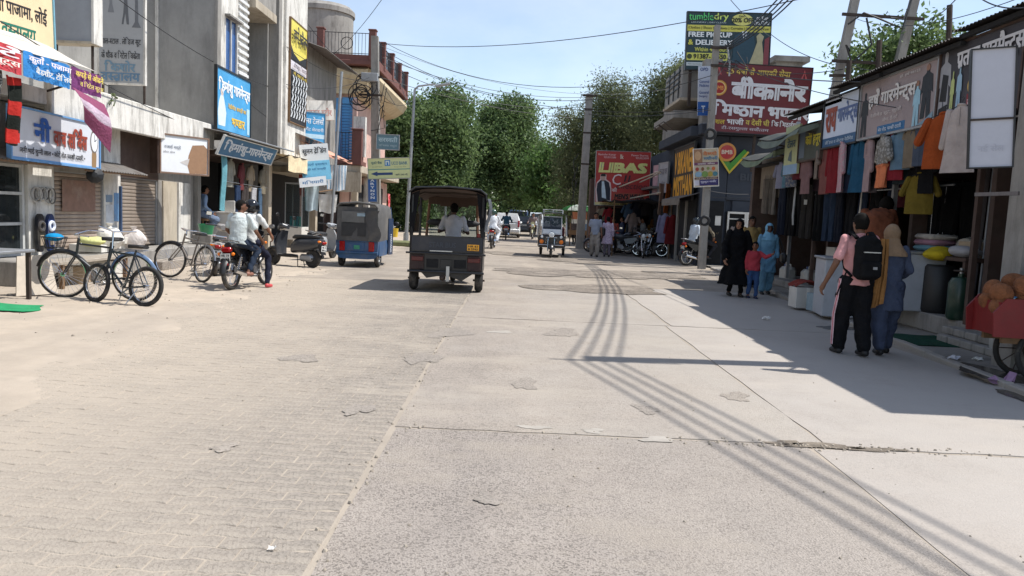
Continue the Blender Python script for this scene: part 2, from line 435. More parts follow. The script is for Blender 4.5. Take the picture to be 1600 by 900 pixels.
def disc(cx, cz, rx, rz=None, n=24):
 rz = rz or rx; return [(cx+rx*math.cos(2*math.pi*k/n), cz+rz*math.sin(2*math.pi*k/n)) for k in range(n)]
def board(name, label, cat, loc, wd, ht, rz, bgm, texts=(), rects=(), polys=(), t=0.05, frame=None, fw=0.04, roll=0.0, tilt=0.0, group=None, bname="board", rough_face=None):
 """a sign: its board, its frame, its printed fields and lettering; boxes are fractions of the face"""
 o = thing(name, label, cat, loc, group=group)
 o.rotation_mode = 'XYZ'
 o.rotation_euler = (Matrix.Rotation(rz, 3, 'Z') @ Matrix.Rotation(tilt, 3, 'X') @ Matrix.Rotation(-roll, 3, 'Y')).to_euler()
 MB().mm((-wd/2, 0, -ht/2), (wd/2, t, ht/2)).build(bname, bgm, o)
 if frame:
  fm = frame; f = MB()
  for x in (-wd/2, wd/2): f.mm((x-fw/2, -0.025, -ht/2-fw/2), (x+fw/2, t+0.005, ht/2+fw/2))
  for z in (-ht/2, ht/2): f.mm((-wd/2+fw/2, -0.024, z-fw/2), (wd/2-fw/2, t+0.004, z+fw/2))
  f.build("frame", fm, o)
 F = lambda b: (-wd/2+b[0]*wd, -wd/2+b[1]*wd, -ht/2+b[2]*ht, -ht/2+b[3]*ht)
 lay = 0
 for r_ in rects:
  lay += 1; rect(o, F(r_[0]), r_[1], -0.0005-0.0025*(lay-1), r_[2] if len(r_) > 2 else "panel_print")
 y = -0.0025*lay-0.0005
 for k, p_ in enumerate(polys):
  shape(o, [(-wd/2+a*wd, -ht/2+b*ht) for a, b in p_[0]], p_[1], y-0.0022*k, p_[2] if len(p_) > 2 else "picture")
 y -= 0.0022*len(polys)+0.003
 for tx in texts:
  lettering(o, tx[0], F(tx[1]), tx[2], y, tx[3] if len(tx) > 3 else 0.02, tx[4] if len(tx) > 4 else 0.0)
 return o
# ------------------------------------------------------------------ ground, road, pavers, kerb
def dusty(name, rgb, scale=2.0, var=0.12, speck=0.0, sscale=55.0, bump=0.2, patch=None, drift=None):
 m, t, b = nmat(name); col = srgb(*rgb)
 tc = t.nodes.new("ShaderNodeTexCoord"); src = tc.outputs["Object"]
 n = t.nodes.new("ShaderNodeTexNoise"); n.inputs["Scale"].default_value = scale; n.inputs["Detail"].default_value = 10; n.inputs["Roughness"].default_value = 0.68
 t.links.new(src, n.inputs["Vector"])
 rp = t.nodes.new("ShaderNodeValToRGB"); rp.color_ramp.elements[0].position = 0.3; rp.color_ramp.elements[1].position = 0.7
 rp.color_ramp.elements[0].color = (*[c*(1-var) for c in col], 1); rp.color_ramp.elements[1].color = (*[c*(1+var) for c in col], 1)
 t.links.new(n.outputs[0], rp.inputs[0]); out = rp.outputs[0]
 n0 = t.nodes.new("ShaderNodeTexNoise"); n0.inputs["Scale"].default_value = 0.35; n0.inputs["Detail"].default_value = 8; n0.inputs["Roughness"].default_value = 0.6
 mp0 = t.nodes.new("ShaderNodeMapping"); mp0.inputs["Scale"].default_value = (1.6, 0.35, 1)
 t.links.new(src, mp0.inputs[0]); t.links.new(mp0.outputs[0], n0.inputs["Vector"])
 r0 = t.nodes.new("ShaderNodeValToRGB"); r0.color_ramp.elements[0].position = 0.35; r0.color_ramp.elements[1].position = 0.65
 r0.color_ramp.elements[0].color = (0.86, 0.86, 0.87, 1); r0.color_ramp.elements[1].color = (1.08, 1.06, 1.03, 1)
 t.links.new(n0.outputs[0], r0.inputs[0])
 m0 = t.nodes.new("ShaderNodeMixRGB"); m0.blend_type = 'MULTIPLY'; m0.inputs[0].default_value = 1
 t.links.new(out, m0.inputs[1]); t.links.new(r0.outputs[0], m0.inputs[2]); out = m0.outputs[0]
 bph = n.outputs[0]
 if speck > 0:
  v = t.nodes.new("ShaderNodeTexVoronoi"); v.inputs["Scale"].default_value = sscale; v.feature = 'F1'
  t.links.new(src, v.inputs["Vector"])
  sep = t.nodes.new("ShaderNodeSeparateColor"); t.links.new(v.outputs["Color"], sep.inputs[0])
  r2 = t.nodes.new("ShaderNodeValToRGB"); r2.color_ramp.elements[0].position = 0.12; r2.color_ramp.elements[1].position = 0.42
  r2.color_ramp.elements[0].color = (1-speck, 1-speck, 1-speck, 1); r2.color_ramp.elements[1].color = (1.0, 1.0, 1.0, 1)
  t.links.new(sep.outputs[0], r2.inputs[0])
  # worn patches where the stones stand out less
  m2 = t.nodes.new("ShaderNodeMixRGB"); m2.blend_type = 'MULTIPLY'
  r3 = t.nodes.new("ShaderNodeValToRGB"); r3.color_ramp.elements[0].position = 0.3; r3.color_ramp.elements[1].position = 0.62
  r3.color_ramp.elements[0].color = (0.6, 0.6, 0.6, 1); r3.color_ramp.elements[1].color = (1, 1, 1, 1)
  nn = t.nodes.new("ShaderNodeTexNoise"); nn.inputs["Scale"].default_value = 0.9; nn.inputs["Detail"].default_value = 6
  t.links.new(src, nn.inputs["Vector"]); t.links.new(nn.outputs[0], r3.inputs[0]); t.links.new(r3.outputs[0], m2.inputs[0])
  t.links.new(out, m2.inputs[1]); t.links.new(r2.outputs[0], m2.inputs[2]); out = m2.outputs[0]
  bph = sep.outputs[0]
 if patch:
  n5 = t.nodes.new("ShaderNodeTexNoise"); n5.inputs["Scale"].default_value = patch[1]; n5.inputs["Detail"].default_value = 9; n5.inputs["Roughness"].default_value = 0.75
  mp5 = t.nodes.new("ShaderNodeMapping"); mp5.inputs["Scale"].default_value = (0.6, 1, 1); t.links.new(src, mp5.inputs[0]); t.links.new(mp5.outputs[0], n5.inputs["Vector"])
  r5 = t.nodes.new("ShaderNodeValToRGB"); r5.color_ramp.elements[0].position = 0.5; r5.color_ramp.elements[1].position = 0.62
  r5.color_ramp.elements[0].color = (0, 0, 0, 1); r5.color_ramp.elements[1].color = (0.8, 0.8, 0.8, 1)
  t.links.new(n5.outputs[0], r5.inputs[0])
  m5 = t.nodes.new("ShaderNodeMixRGB"); m5.inputs[2].default_value = (*srgb(*patch[0]), 1)
  t.links.new(r5.outputs[0], m5.inputs[0]); t.links.new(out, m5.inputs[1]); out = m5.outputs[0]
 if drift:                                               # blown dust that lies thicker towards one side of the street
  gp = t.nodes.new("ShaderNodeNewGeometry"); sx = t.nodes.new("ShaderNodeSeparateXYZ"); t.links.new(gp.outputs["Position"], sx.inputs[0])
  mr = t.nodes.new("ShaderNodeMapRange"); mr.inputs[1].default_value = drift[1]; mr.inputs[2].default_value = drift[2]; t.links.new(sx.outputs[0], mr.inputs[0])
  nd = t.nodes.new("ShaderNodeTexNoise"); nd.inputs["Scale"].default_value = 1.1; nd.inputs["Detail"].default_value = 9; nd.inputs["Roughness"].default_value = .7; t.links.new(gp.outputs["Position"], nd.inputs["Vector"])
  ma = t.nodes.new("ShaderNodeMath"); ma.operation = 'MULTIPLY_ADD'; ma.inputs[1].default_value = 1.6; ma.inputs[2].default_value = -.8; t.links.new(nd.outputs[0], ma.inputs[0])
  mb_ = t.nodes.new("ShaderNodeMath"); mb_.operation = 'ADD'; mb_.use_clamp = True; t.links.new(ma.outputs[0], mb_.inputs[0]); t.links.new(mr.outputs[0], mb_.inputs[1])
  mm_ = t.nodes.new("ShaderNodeMath"); mm_.operation = 'MULTIPLY'; mm_.inputs[1].default_value = drift[3]; t.links.new(mb_.outputs[0], mm_.inputs[0])
  md = t.nodes.new("ShaderNodeMixRGB"); md.inputs[2].default_value = (*srgb(*drift[0]), 1); t.links.new(mm_.outputs[0], md.inputs[0]); t.links.new(out, md.inputs[1]); out = md.outputs[0]
 t.links.new(out, b.inputs["Base Color"]); b.inputs["Roughness"].default_value = 0.93; b.inputs["Specular IOR Level"].default_value = 0.18
 fine = t.nodes.new("ShaderNodeTexNoise"); fine.inputs["Scale"].default_value = 90; fine.inputs["Detail"].default_value = 5; t.links.new(src, fine.inputs["Vector"])
 mxh = t.nodes.new("ShaderNodeMath"); mxh.operation = 'ADD'; t.links.new(bph, mxh.inputs[0]); t.links.new(fine.outputs[0], mxh.inputs[1])
 bp = t.nodes.new("ShaderNodeBump"); bp.inputs["Strength"].default_value = bump; bp.inputs["Distance"].default_value = 0.012
 t.links.new(mxh.outputs[0], bp.inputs["Height"]); t.links.new(bp.outputs[0], b.inputs["Normal"])
 MATS[name] = m; return m
M_dirt = dusty("dirt", (175, 163, 148), scale=1.6, var=0.10, bump=0.35, patch=((164, 153, 139), 1.9))
M_paver = dusty("paver_concrete", (152, 144, 134), scale=3.0, drift=((174, 162, 147), -.9, -3.7, .95), var=0.12, speck=0.3, sscale=70, bump=0.6, patch=((166, 156, 143), 1.1))
M_sand = dusty("joint_sand", (164, 154, 141), scale=3.0, drift=((174, 162, 147), -.9, -3.7, .95), var=0.10, bump=0.4)
M_aggr = dusty("aggregate_concrete", (165, 156, 147), scale=2.2, drift=((170, 161, 151), -.2, 2.6, .7), var=0.09, speck=0.5, sscale=104, bump=0.9, patch=((164, 154, 142), 0.8))
M_slab = dusty("worn_concrete", (159, 150, 140), scale=2.4, drift=((170, 163, 154), -.4, 3.0, .8), var=0.10, speck=0.32, sscale=84, bump=0.5, patch=((166, 156, 143), 0.6))
M_slabr = dusty("pale_worn_concrete", (161, 152, 143), scale=2.4, drift=((172, 165, 157), .4, 3.2, .85), var=0.08, speck=0.28, sscale=80, bump=0.4, patch=((178, 167, 154), 0.6))
M_far = dusty("broken_concrete", (160, 150, 138), scale=1.8, var=0.15, speck=0.15, sscale=60, bump=0.4, patch=((132, 124, 114), 0.7))
M_apron = dusty("apron_concrete", (146, 141, 134), scale=2.0, var=0.15, bump=0.35, patch=((112, 107, 101), 1.2))
def kerbx(y):
 pts = [(-20, 4.3), (6, 4.78), (9.8, 5.13), (14.4, 5.5), (18, 6.0), (26, 6.6), (60, 7.4)]
 for (a, xa), (b2, xb) in zip(pts, pts[1:]):
  if y <= b2: return xa+(xb-xa)*(y-a)/(b2-a)
 return 7.4
g = MB(); g.add([(-1500, -300, -0.06), (1500, -300, -0.06), (1500, 2500, -0.06), (-1500, 2500, -0.06)], [(0, 1, 2, 3)])
g.build("ground", M_dirt, kind="structure")
road = MB(); road.mm((-0.79, 17.0, -0.05), (7.8, 46, 0.0)); road.mm((-5.0, 16.0, -0.05), (-0.79, 46, -0.003)); road.mm((-5.2, 46, -0.05), (7.8, 400, -0.001))
road_o = road.build("road", M_far, kind="structure")
def slab(x0, x1, y0, y1, m, n=14):
 # a cast slab with worn, slightly wandering edges
 pts = []
 def wob(): return rnd.uniform(-0.018, 0.018)
 for i in range(n): pts.append((x0+(x1-x0)*i/n, y0+wob()))
 for i in range(n): pts.append((x1+wob(), y0+(y1-y0)*i/n))
 for i in range(n): pts.append((x1-(x1-x0)*i/n, y1+wob()))
 for i in range(n): pts.append((x0+wob(), y1-(y1-y0)*i/n))
 MB().profz(pts, -0.055, rnd.uniform(-0.001, 0.003)).build("concrete_slab", m, road_o)
for (x0, x1, y0, y1, m) in ((-0.77, 2.075, -6, 5.205, M_aggr), (-0.77, 2.215, 5.225, 11.0, M_slab), (-0.77, 2.3, 11.03, 16.97, M_slab),
       (2.095, 4.75, -6, 5.13, M_slabr), (2.235, 5.0, 5.165, 11.0, M_slabr), (2.34, 5.6, 11.03, 16.97, M_slabr)):
 slab(x0, x1, y0, y1, m)
fill = MB(); fill.mm((-0.80, -6, -0.055), (5.6, 17.0, -0.0045)); fill.build("joint_fill", M_sand, road_o)
# --- interlocking pavers of the left lane
lane = MB(); lane.add([(-5.6, -2, -0.0035), (-0.79, -2, -0.0035), (-0.79, 16.0, -0.0035), (-5.6, 16.0, -0.0035)], [(0, 1, 2, 3)])
lane_o = lane.build("paved_lane", M_sand, kind="structure")
PL, PW = 0.218, 0.116
def zig(x): t_ = (x/PL) % 1.0; return 0.0125*(4*abs(((t_+0.25) % 1.0)-0.5)-1)
def paver_poly(ph, e, fr=1.0, gap=0.004):
 xs = [0, .25*fr, .5*fr, .75*fr, fr]
 bot = [(PL*(q-0.5*fr)*(1-2*gap/PL/2)*(1-e), -PW/2+gap/2+zig(PL*(q+ph))+e*PL) for q in xs]
 top = [(PL*(q-0.5*fr)*(1-2*gap/PL/2)*(1-e), PW/2-gap/2+zig(PL*(q+ph))-e*PL) for q in reversed(xs)]
 return bot+top
def paver_mb(ph, cx=0, cy=0, dz=0.0, fr=1.0):
 lo, hi = paver_poly(ph, 0.0, fr), paver_poly(ph, 0.034, fr); n = len(lo); mb = MB()
 vs = [(x+cx, y+cy, -0.03) for x, y in lo]+[(x+cx, y+cy, -0.0035+dz) for x, y in lo]+[(x+cx, y+cy, 0.0015+dz) for x, y in hi]
 fs = [(k, (k+1) % n, n+(k+1) % n, n+k) for k in range(n)]+[(n+k, n+(k+1) % n, 2*n+(k+1) % n, 2*n+k) for k in range(n)]
 h = n//2
 fs += [(2*n+k, 2*n+k+1, 2*n+n-2-k, 2*n+n-1-k) for k in range(h-1)]
 return mb.add(vs, fs)
pm = [paver_mb(0).mesh("paver", M_paver), paver_mb(0.5).mesh("paver", M_paver), paver_mb(0, fr=.5).mesh("paver", M_paver)]
cells = []
for j in range(int((16.0-2.2)/PW)):
 for i in range(-1, int(4.75/PL)):
  off = 0.5 if j % 2 else 0.0; xr = -0.80-rnd.uniform(0, .006); cy = 2.3+PW*(j+0.5)
  if i < 0: cells.append((xr-PL*.25, cy, 2) if j % 2 else (xr-PL*.5, cy, 0)); continue
  cells.append((xr-PL*(i+.5+off+(0 if j % 2 else 1)), cy, 1 if j % 2 else 0))
def inframe(x, y):
 return abs(x)/y < 0.70
vis = sorted([c for c in cells if inframe(c[0], c[1]) and c[1] > 3.0], key=lambda c: c[1])
near = vis[:300]; nset = set((c[0], c[1]) for c in near)
for (cx, cy, k) in near:
 o = link("paver", pm[k], lane_o); o.location = (cx, cy, rnd.uniform(-0.003, 0.0015)); o.rotation_euler = (R(rnd.uniform(-.7, .7)), R(rnd.uniform(-.7, .7)), R(rnd.uniform(-.5, .5)))
rest = MB()
for (cx, cy, k) in cells:
 if (cx, cy) not in nset:
  p_ = paver_mb((k % 2)*0.5, cx, cy, rnd.uniform(-0.003, 0.0015), .5 if k == 2 else 1.0); rest.add(p_.v, p_.f)
rest.build("paver", M_paver, lane_o, kind="stuff", recalc=False)
# --- dusty shoulder that laps over the pavers
def nz(x, y, s=1.0):
 return (math.sin(x*2.1*s+1.3*math.sin(y*1.7*s))+math.sin(y*2.9*s+1.1*math.sin(x*3.1*s+2))+0.6*math.sin(x*6.3*s+y*5.1*s))/2.6
def sh(u, v):
 x = -13+u*9.6; y = -2+v*52
 e = -2.75-1.1*max(0.0, min(1.0, (y-4)/9))
 z = -0.034+0.046*max(0, min(1, (e-x)/1.25+0.38*nz(x, y, 1.3)+0.1))+0.006*nz(x, y, 4)+0.0075*nz(x+3, y*1.3, 9)
 return (x, y, z)
MB().sheet(sh, 190, 620).build("dirt_shoulder", M_dirt, kind="structure", smooth=True, recalc=False)
# --- right-hand apron and kerb
ap = MB(); ys = [-6+1.5*i for i in range(28)]
for a, b2 in zip(ys, ys[1:]):
 ap.add([(kerbx(a)+0.1, a, 0.05), (14, a, 0.05), (14, b2, 0.05), (kerbx(b2)+0.1, b2, 0.05)], [(0, 1, 2, 3)])
ap.build("pavement", M_apron, kind="structure")
kb = MB().mm((0, 0, 0), (0.001, 0.001, 0.001)); kerb_o = link("kerb", MB().mm((4.0, -8, -0.06), (4.05, -7.9, 0.0)).mesh("kerb", M_slab), None, None, "structure")
y = 3.0
while y < 25:
 L = 0.9; a, b2 = kerbx(y), kerbx(y+L)
 MB().bar(((a+0.05), y+0.008, 0.0), ((b2+0.05), y+L-0.008, 0.0), 0.11, 0.12+rnd.uniform(-0.01, 0.01), 0.012).build("kerb_stone", M_slab, kerb_o); y += L
M_wet = mat("wet_stain", srgb(70, 66, 62), rough=0.25, var=0.25, scale=3)
def blob(cx, cy, rx, ry, z, n=22, s=0.3):
 p = [rnd.uniform(0, 6.28) for _ in range(4)]
 f = lambda a: 1+s*(math.sin(2*a+p[0])+math.sin(3*a+p[1])+.6*math.sin(5*a+p[2])+.5*math.sin(9*a+p[3]))/2+rnd.uniform(-.04, .04)
 q = [(2*math.pi*k/n, f(2*math.pi*k/n)) for k in range(n)]; return [(cx+rx*math.cos(a)*g_, cy+ry*math.sin(a)*g_, z) for a, g_ in q]
for (cx, cy, rx, ry, z) in ((5.12, 8.0, 0.32, 0.5, 0.054), (5.0, 11.6, 0.35, 0.22, 0.006), (4.85, 7.0, 0.14, 0.45, 0.006)):
 b = blob(cx, cy, rx, ry, z); MB().add(b, [tuple(range(len(b)))]).build("puddle_stain", M_wet, kind="structure")
# --- broken joint with loose stones, litter
st = MB()
def stone(x, y, s, z=0.0):
 n = 6; a0 = rnd.uniform(0, 6)
 lo = [(x+s*rnd.uniform(.7, 1.1)*math.cos(a0+k*2*math.pi/n), y+s*rnd.uniform(.6, 1.1)*math.sin(a0+k*2*math.pi/n), z) for k in range(n)]
 hi = [(x+(p[0]-x)*0.6, y+(p[1]-y)*0.6, z+s*rnd.uniform(.5, .9)) for p in lo]
 st.add(lo+hi, [tuple(range(n-1, -1, -1)), tuple(range(n, 2*n))]+[(k, (k+1) % n, n+(k+1) % n, n+k) for k in range(n)])
for k in range(220):
 t_ = rnd.random(); x = rnd.gauss(2.3, 0.55) if t_ < .6 else rnd.uniform(-.7, 4.6); stone(x, 5.19+rnd.gauss(0, 0.05), rnd.choice([.004, .006, .009, .014]))
for k in range(120): stone(-0.79+rnd.gauss(0, 0.04), rnd.uniform(3, 15), rnd.choice([.006, .009, .014]))
for k in range(420): stone(rnd.uniform(-6, 4.8), 3+13*rnd.random()**1.3, rnd.choice([.004, .005, .007, .010]))
for k in range(300): stone(rnd.uniform(-8, -4.2), rnd.uniform(7, 26), rnd.choice([.008, .012, .018, .025]), 0.01)
st.build("gravel", dusty("gravel_stone", (164, 154, 140), scale=9, var=0.35), kind="stuff", recalc=False)
cr = MB()                                                     # the broken lip of the slab
for (cx, cy, rx, ry) in ((2.18, 5.2, .34, .05), (2.55, 5.17, .22, .04), (1.95, 5.24, .12, .05)):
 b = blob(cx, cy, rx, ry, 0.0045, 26, .45); cr.add(b, [tuple(range(len(b)))])
cr.build("road_break", dusty("broken_joint", (124, 115, 104), scale=14, var=0.4, bump=0.9), kind="structure")
pt = MB()
for (cx, cy, rx, ry) in ((0.2, 5.35, .10, .05), (0.62, 5.33, .08, .06), (1.05, 5.18, .13, .06), (-0.12, 9.75, .14, .12)):
 b = blob(cx, cy, rx, ry, 0.0046, 20, .4); pt.add(b, [tuple(range(len(b)))])
dk = MB()
for (px, py, rx, ry) in ((935, 452, 1.3, 1.1), (985, 430, 1.6, 1.5), (850, 425, 1.5, 1.2), (905, 408, 1.2, 1.6), (820, 398, 1.4, 1.8), (1060, 428, .9, .6)):
 c_ = gnd(px, py); b = blob(c_.x, c_.y, rx, ry, 0.003+px*1e-5, 40, .3); dk.add(b, [tuple(range(len(b)))])
dk.build("worn_patch", dusty("dark_worn", (140, 131, 121), scale=5, var=.28, speck=.4, sscale=40, bump=1.0, patch=((166, 155, 142), 1.6)), kind="structure")
oi = MB()
for k, (px, py, rx, ry) in enumerate(((660, 560, .16, .3), (705, 520, .22, .4), (560, 640, .1, .16), (820, 600, .12, .2), (470, 560, .15, .22), (1010, 640, .1, .13), (880, 520, .2, .34), (350, 700, .07, .08), (760, 780, .06, .09), (1150, 620, .12, .16))):
 c_ = gnd(px, py); b = blob(c_.x, c_.y, rx, ry, 0.0052+k*1e-5, 30, .42); oi.add(b, [tuple(range(len(b)))])
oi.build("oil_stain", dusty("oil_stained", (155, 147, 138), scale=9, var=.12, speck=.35, sscale=90, bump=.6), kind="structure")
pt.build("road_patch", dusty("pale_patch", (166, 160, 151), scale=6, var=0.2), kind="structure")
def litter(name, label, loc, rgb, s, seed):
 rr = random.Random(seed); mb = MB()
 mb.sheet(lambda u, v: (s*(u-.5)+rr.uniform(-.1, .1)*s, s*.7*(v-.5)+rr.uniform(-.1, .1)*s, abs(rr.gauss(0, .2))*s+0.004), 5, 4)
 o = mb.build(name, cloth("litter_%d" % seed, rgb)); o.location = loc; tag(o, label, "litter"); return o
litter("litter", "crumpled white and black wrapper on the apron, nearer the kiosk step", (*gnd(1487, 568)[:2], 0.05), (200, 200, 205), .16, 1)
litter("litter", "crumpled purple plastic bag in the gutter below the cart wheel", (*gnd(1562, 602)[:2], 0.01), (150, 120, 150), .2, 2)
litter("litter", "small white scrap of paper by the green mat edge", (*gnd(1527, 570)[:2], 0.05), (215, 215, 210), .1, 3)
litter("litter", "white paper scrap lying alone on the pavers", (*gnd(425, 861)[:2], 0.006), (225, 222, 216), .035, 4)
litter("litter", "pale scrap of paper on concrete before the black clad woman", (*gnd(1197, 500)[:2], 0.006), (220, 218, 214), .12, 5)
# ------------------------------------------------------------------ shared materials
M_black = mat("black_plastic", (0.015, 0.015, 0.016), rough=0.45, var=0.2)
M_tyre = mat("tyre_rubber", (0.022, 0.021, 0.020), rough=0.85, var=0.25, dirt=0.5, dcol=(0.20, 0.17, 0.14), scale=9)
M_steel = mat("steel", (0.42, 0.43, 0.44), rough=0.35, metal=0.9, var=0.12)
M_chrome = mat("chrome", (0.62, 0.62, 0.63), rough=0.15, metal=1.0, var=0.05)
M_galv = mat("galvanised", (0.36, 0.37, 0.38), rough=0.5, metal=0.6, var=0.15)
M_iron = mat("rusty_iron", srgb(72, 62, 56), rough=0.8, metal=0.3, var=0.3)
M_dark = mat("dark_interior", (0.012, 0.012, 0.013), rough=0.9, var=0.3)  # near black: interior shade put into the colour of walls and openings
M_wood = mat("wood", srgb(120, 92, 64), rough=0.7, var=0.3, stretch=(2, 2, 14))
M_brown = mat("brown_board", srgb(74, 56, 48), rough=0.7, var=0.25, scale=3, dirt=0.3)
M_conc = plaster("pole_concrete", (150, 146, 140), grime=0.4, scale=2)
M_grey = plaster("grey_plaster", (152, 150, 146), grime=0.5, gcol=(108, 106, 104))
M_grey2 = plaster("old_grey_plaster", (150, 146, 140), grime=0.75, gcol=(84, 80, 75))
M_white = plaster("whitewash", (218, 214, 206), grime=0.95, gcol=(112, 106, 98), scale=1.5)
M_cream = plaster("cream_plaster", (184, 173, 155), grime=0.7, gcol=(110, 95, 80))
M_tin = mat("tin_sheet", srgb(120, 116, 112), rough=0.55, metal=0.4, var=0.25, dirt=0.6, dcol=srgb(88, 70, 58))
M_glass = glass("window_glass", clear=0.35)
M_clear = glass("clear_glass", tint=(.86, .92, .92), clear=0.8)
M_wire = mat("black_cable", (0.02, 0.02, 0.022), rough=0.6)
M_paper = mat("white_paper", srgb(225, 222, 214), rough=0.9, var=0.08, dirt=0.3)
def corrugated(mb, P0, U, V, nu, amp=0.014, pitch=0.076, th=0.002):
 """sheet from P0 along U (ridges run along V)"""
 P0, U, V = Vector(P0), Vector(U), Vector(V); nrm = U.cross(V).normalized(); n = max(8, int(U.length/pitch*4))
 n = min(n, nu)
 return mb.sheet(lambda u, v: P0+U*u+V*v+nrm*amp*math.sin(2*math.pi*u*U.length/pitch if n < nu else 2*math.pi*u*nu/4), n, 1, th)
# ------------------------------------------------------------------ LEFT: shop row with verandah
row = thing("shop_row", "low grey and white row of shuttered shops with verandah slab, left of street", "building", (-8.5, 12, 0))
def LB(a, b2, m, name="wall", bev=0.0, par=None): return MB().mm(a, b2, bev).build(name, m, par or row, world=True)
LB((-14, 20.1, 0), (-8.9, 20.35, 3.2), M_grey, "wall")
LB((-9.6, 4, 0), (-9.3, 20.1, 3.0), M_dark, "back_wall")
LB((-8.9, 13.45, 0), (-8.5, 14.2, 3.0), M_white, "pillar")
LB((-8.9, 15.95, 0), (-8.5, 16.6, 3.0), M_white, "pillar")
LB((-8.9, 18.35, 0), (-8.5, 20.35, 3.0), M_grey2, "pillar")
LB((-8.85, 14.2, 1.95), (-8.5, 15.95, 3.0), M_grey2, "lintel"); LB((-8.85, 16.6, 1.95), (-8.5, 18.35, 3.0), M_brown, "lintel")
LB((-8.85, 4, 2.0), (-8.5, 13.45, 3.0), M_grey2, "lintel")
LB((-14, 4, 3.02), (-8.05, 20.4, 3.28), M_white, "slab", 0.01)
LB((-8.12, 13.3, 2.86), (-7.98, 20.42, 3.5), M_white, "parapet", 0.015)
LB((-8.5, 12.2, 0), (-7.75, 20.3, 0.42), M_grey2, "plinth", 0.02)
LB((-7.75, 16.2, 0), (-7.4, 18.8, 0.2), M_slab, "step", 0.02)
LB((-8.62, 18.55, .45), (-8.47, 19.3, 1.95), M_cream, "door_panel"); LB((-8.62, 19.4, .45), (-8.47, 20.1, 1.95), M_white, "door_panel")
def shutter(x, y0, y1, z0, z1, rgb, parent, n=None):
 m = mat("shutter_%d_%d_%d" % rgb, srgb(*rgb), rough=0.6, metal=0.25, var=0.2, scale=2, dirt=0.55, dcol=srgb(96, 78, 64), stretch=(1, 1, 3))
 fr = MB().mm((x-.06, y0-.05, z0), (x+.03, y0, z1+.05)).mm((x-.06, y1, z0), (x+.03, y1+.05, z1+.05)).mm((x-.061, y0, z1), (x+.028, y1, z1+.12))
 s = fr.build("roller_shutter", M_galv, parent, world=True)
 n = n or int((z1-z0)/0.075); h = (z1-z0)/n
 sm = MB().profy([(0, 0.002), (0.016, 0.012), (0.018, h*.5), (0.012, h-.012), (0, h-.002)], y0, y1).mesh("slat", m)
 for k in range(n):
  o = link("slat", sm, s); o.location = (x-.02-parent.location.x, -parent.location.y, z0+k*h-parent.location.z)
 return s
s1 = shutter(-8.55, 14.25, 15.9, .44, 1.93, (168, 152, 138), row); shutter(-8.55, 16.65, 18.3, .44, 1.93, (150, 137, 124), row)
s1["label"] = "roller shutter with faded brown painted notice"
MB().mm((-8.525, 14.5, 1.2), (-8.5235, 15.65, 1.8)).build("painted_notice", mat("faded_notice", srgb(134, 104, 90), var=.2, dirt=.5, dcol=srgb(170, 152, 138)), row, world=True)
LB((-8.52, 14.7, .44), (-7.9, 16.3, .58), M_paper, "ledge")
# glass-fronted shop at the very edge
gs = MB()
for yy in (11.7, 12.55, 13.38): gs.mm((-8.62, yy-.03, 0.42), (-8.54, yy+.03, 2.0))
for zz in (0.45, 0.98, 1.5, 1.97): gs.mm((-8.61, 11.73, zz-.025), (-8.55, 13.35, zz+.025))
gf = gs.build("shop_front", paint("alu_white", (196, 196, 192)), row, world=True)
for (z0, z1) in ((.48, .95), (1.01, 1.47), (1.53, 1.94)):
 for (a, b2) in ((11.73, 12.52), (12.58, 13.35)): MB().mm((-8.6, a, z0), (-8.59, b2, z1)).build("pane", M_glass, gf)
for c_ in gf.children: c_.location = (-row.location.x, -row.location.y, 0)
# first storey over the row: set-back wall and the flat-roofed room
LB((-14, 4, 3.28), (-9.5, 14.0, 8.5), M_grey2, "upper_wall")
LB((-14, 14.0, 3.28), (-10.6, 20.1, 8.5), M_grey, "upper_wall")
pl = MB()
for k in range(26):
 a = rnd.uniform(0, 6.28); l_ = rnd.uniform(.1, .24); b0 = Vector((rnd.uniform(-.3, .3), rnd.uniform(-.2, .2), 0))
 tip = b0+Vector((math.cos(a)*l_*.6, math.sin(a)*l_*.6, l_)); pl.add([b0+Vector((.015, 0, 0)), b0-Vector((.015, 0, 0)), tip], [(0, 1, 2)]); pl.ell(tip, (.045, .03, .02), (rnd.random(), rnd.random(), a), 6, 4)
o = pl.build("weed", mat("weed_green", srgb(86, 98, 58), var=.3)); o.location = (-8.25, 15.2, 3.28); tag(o, "small green weeds sprouting on the white verandah roof", "plant")
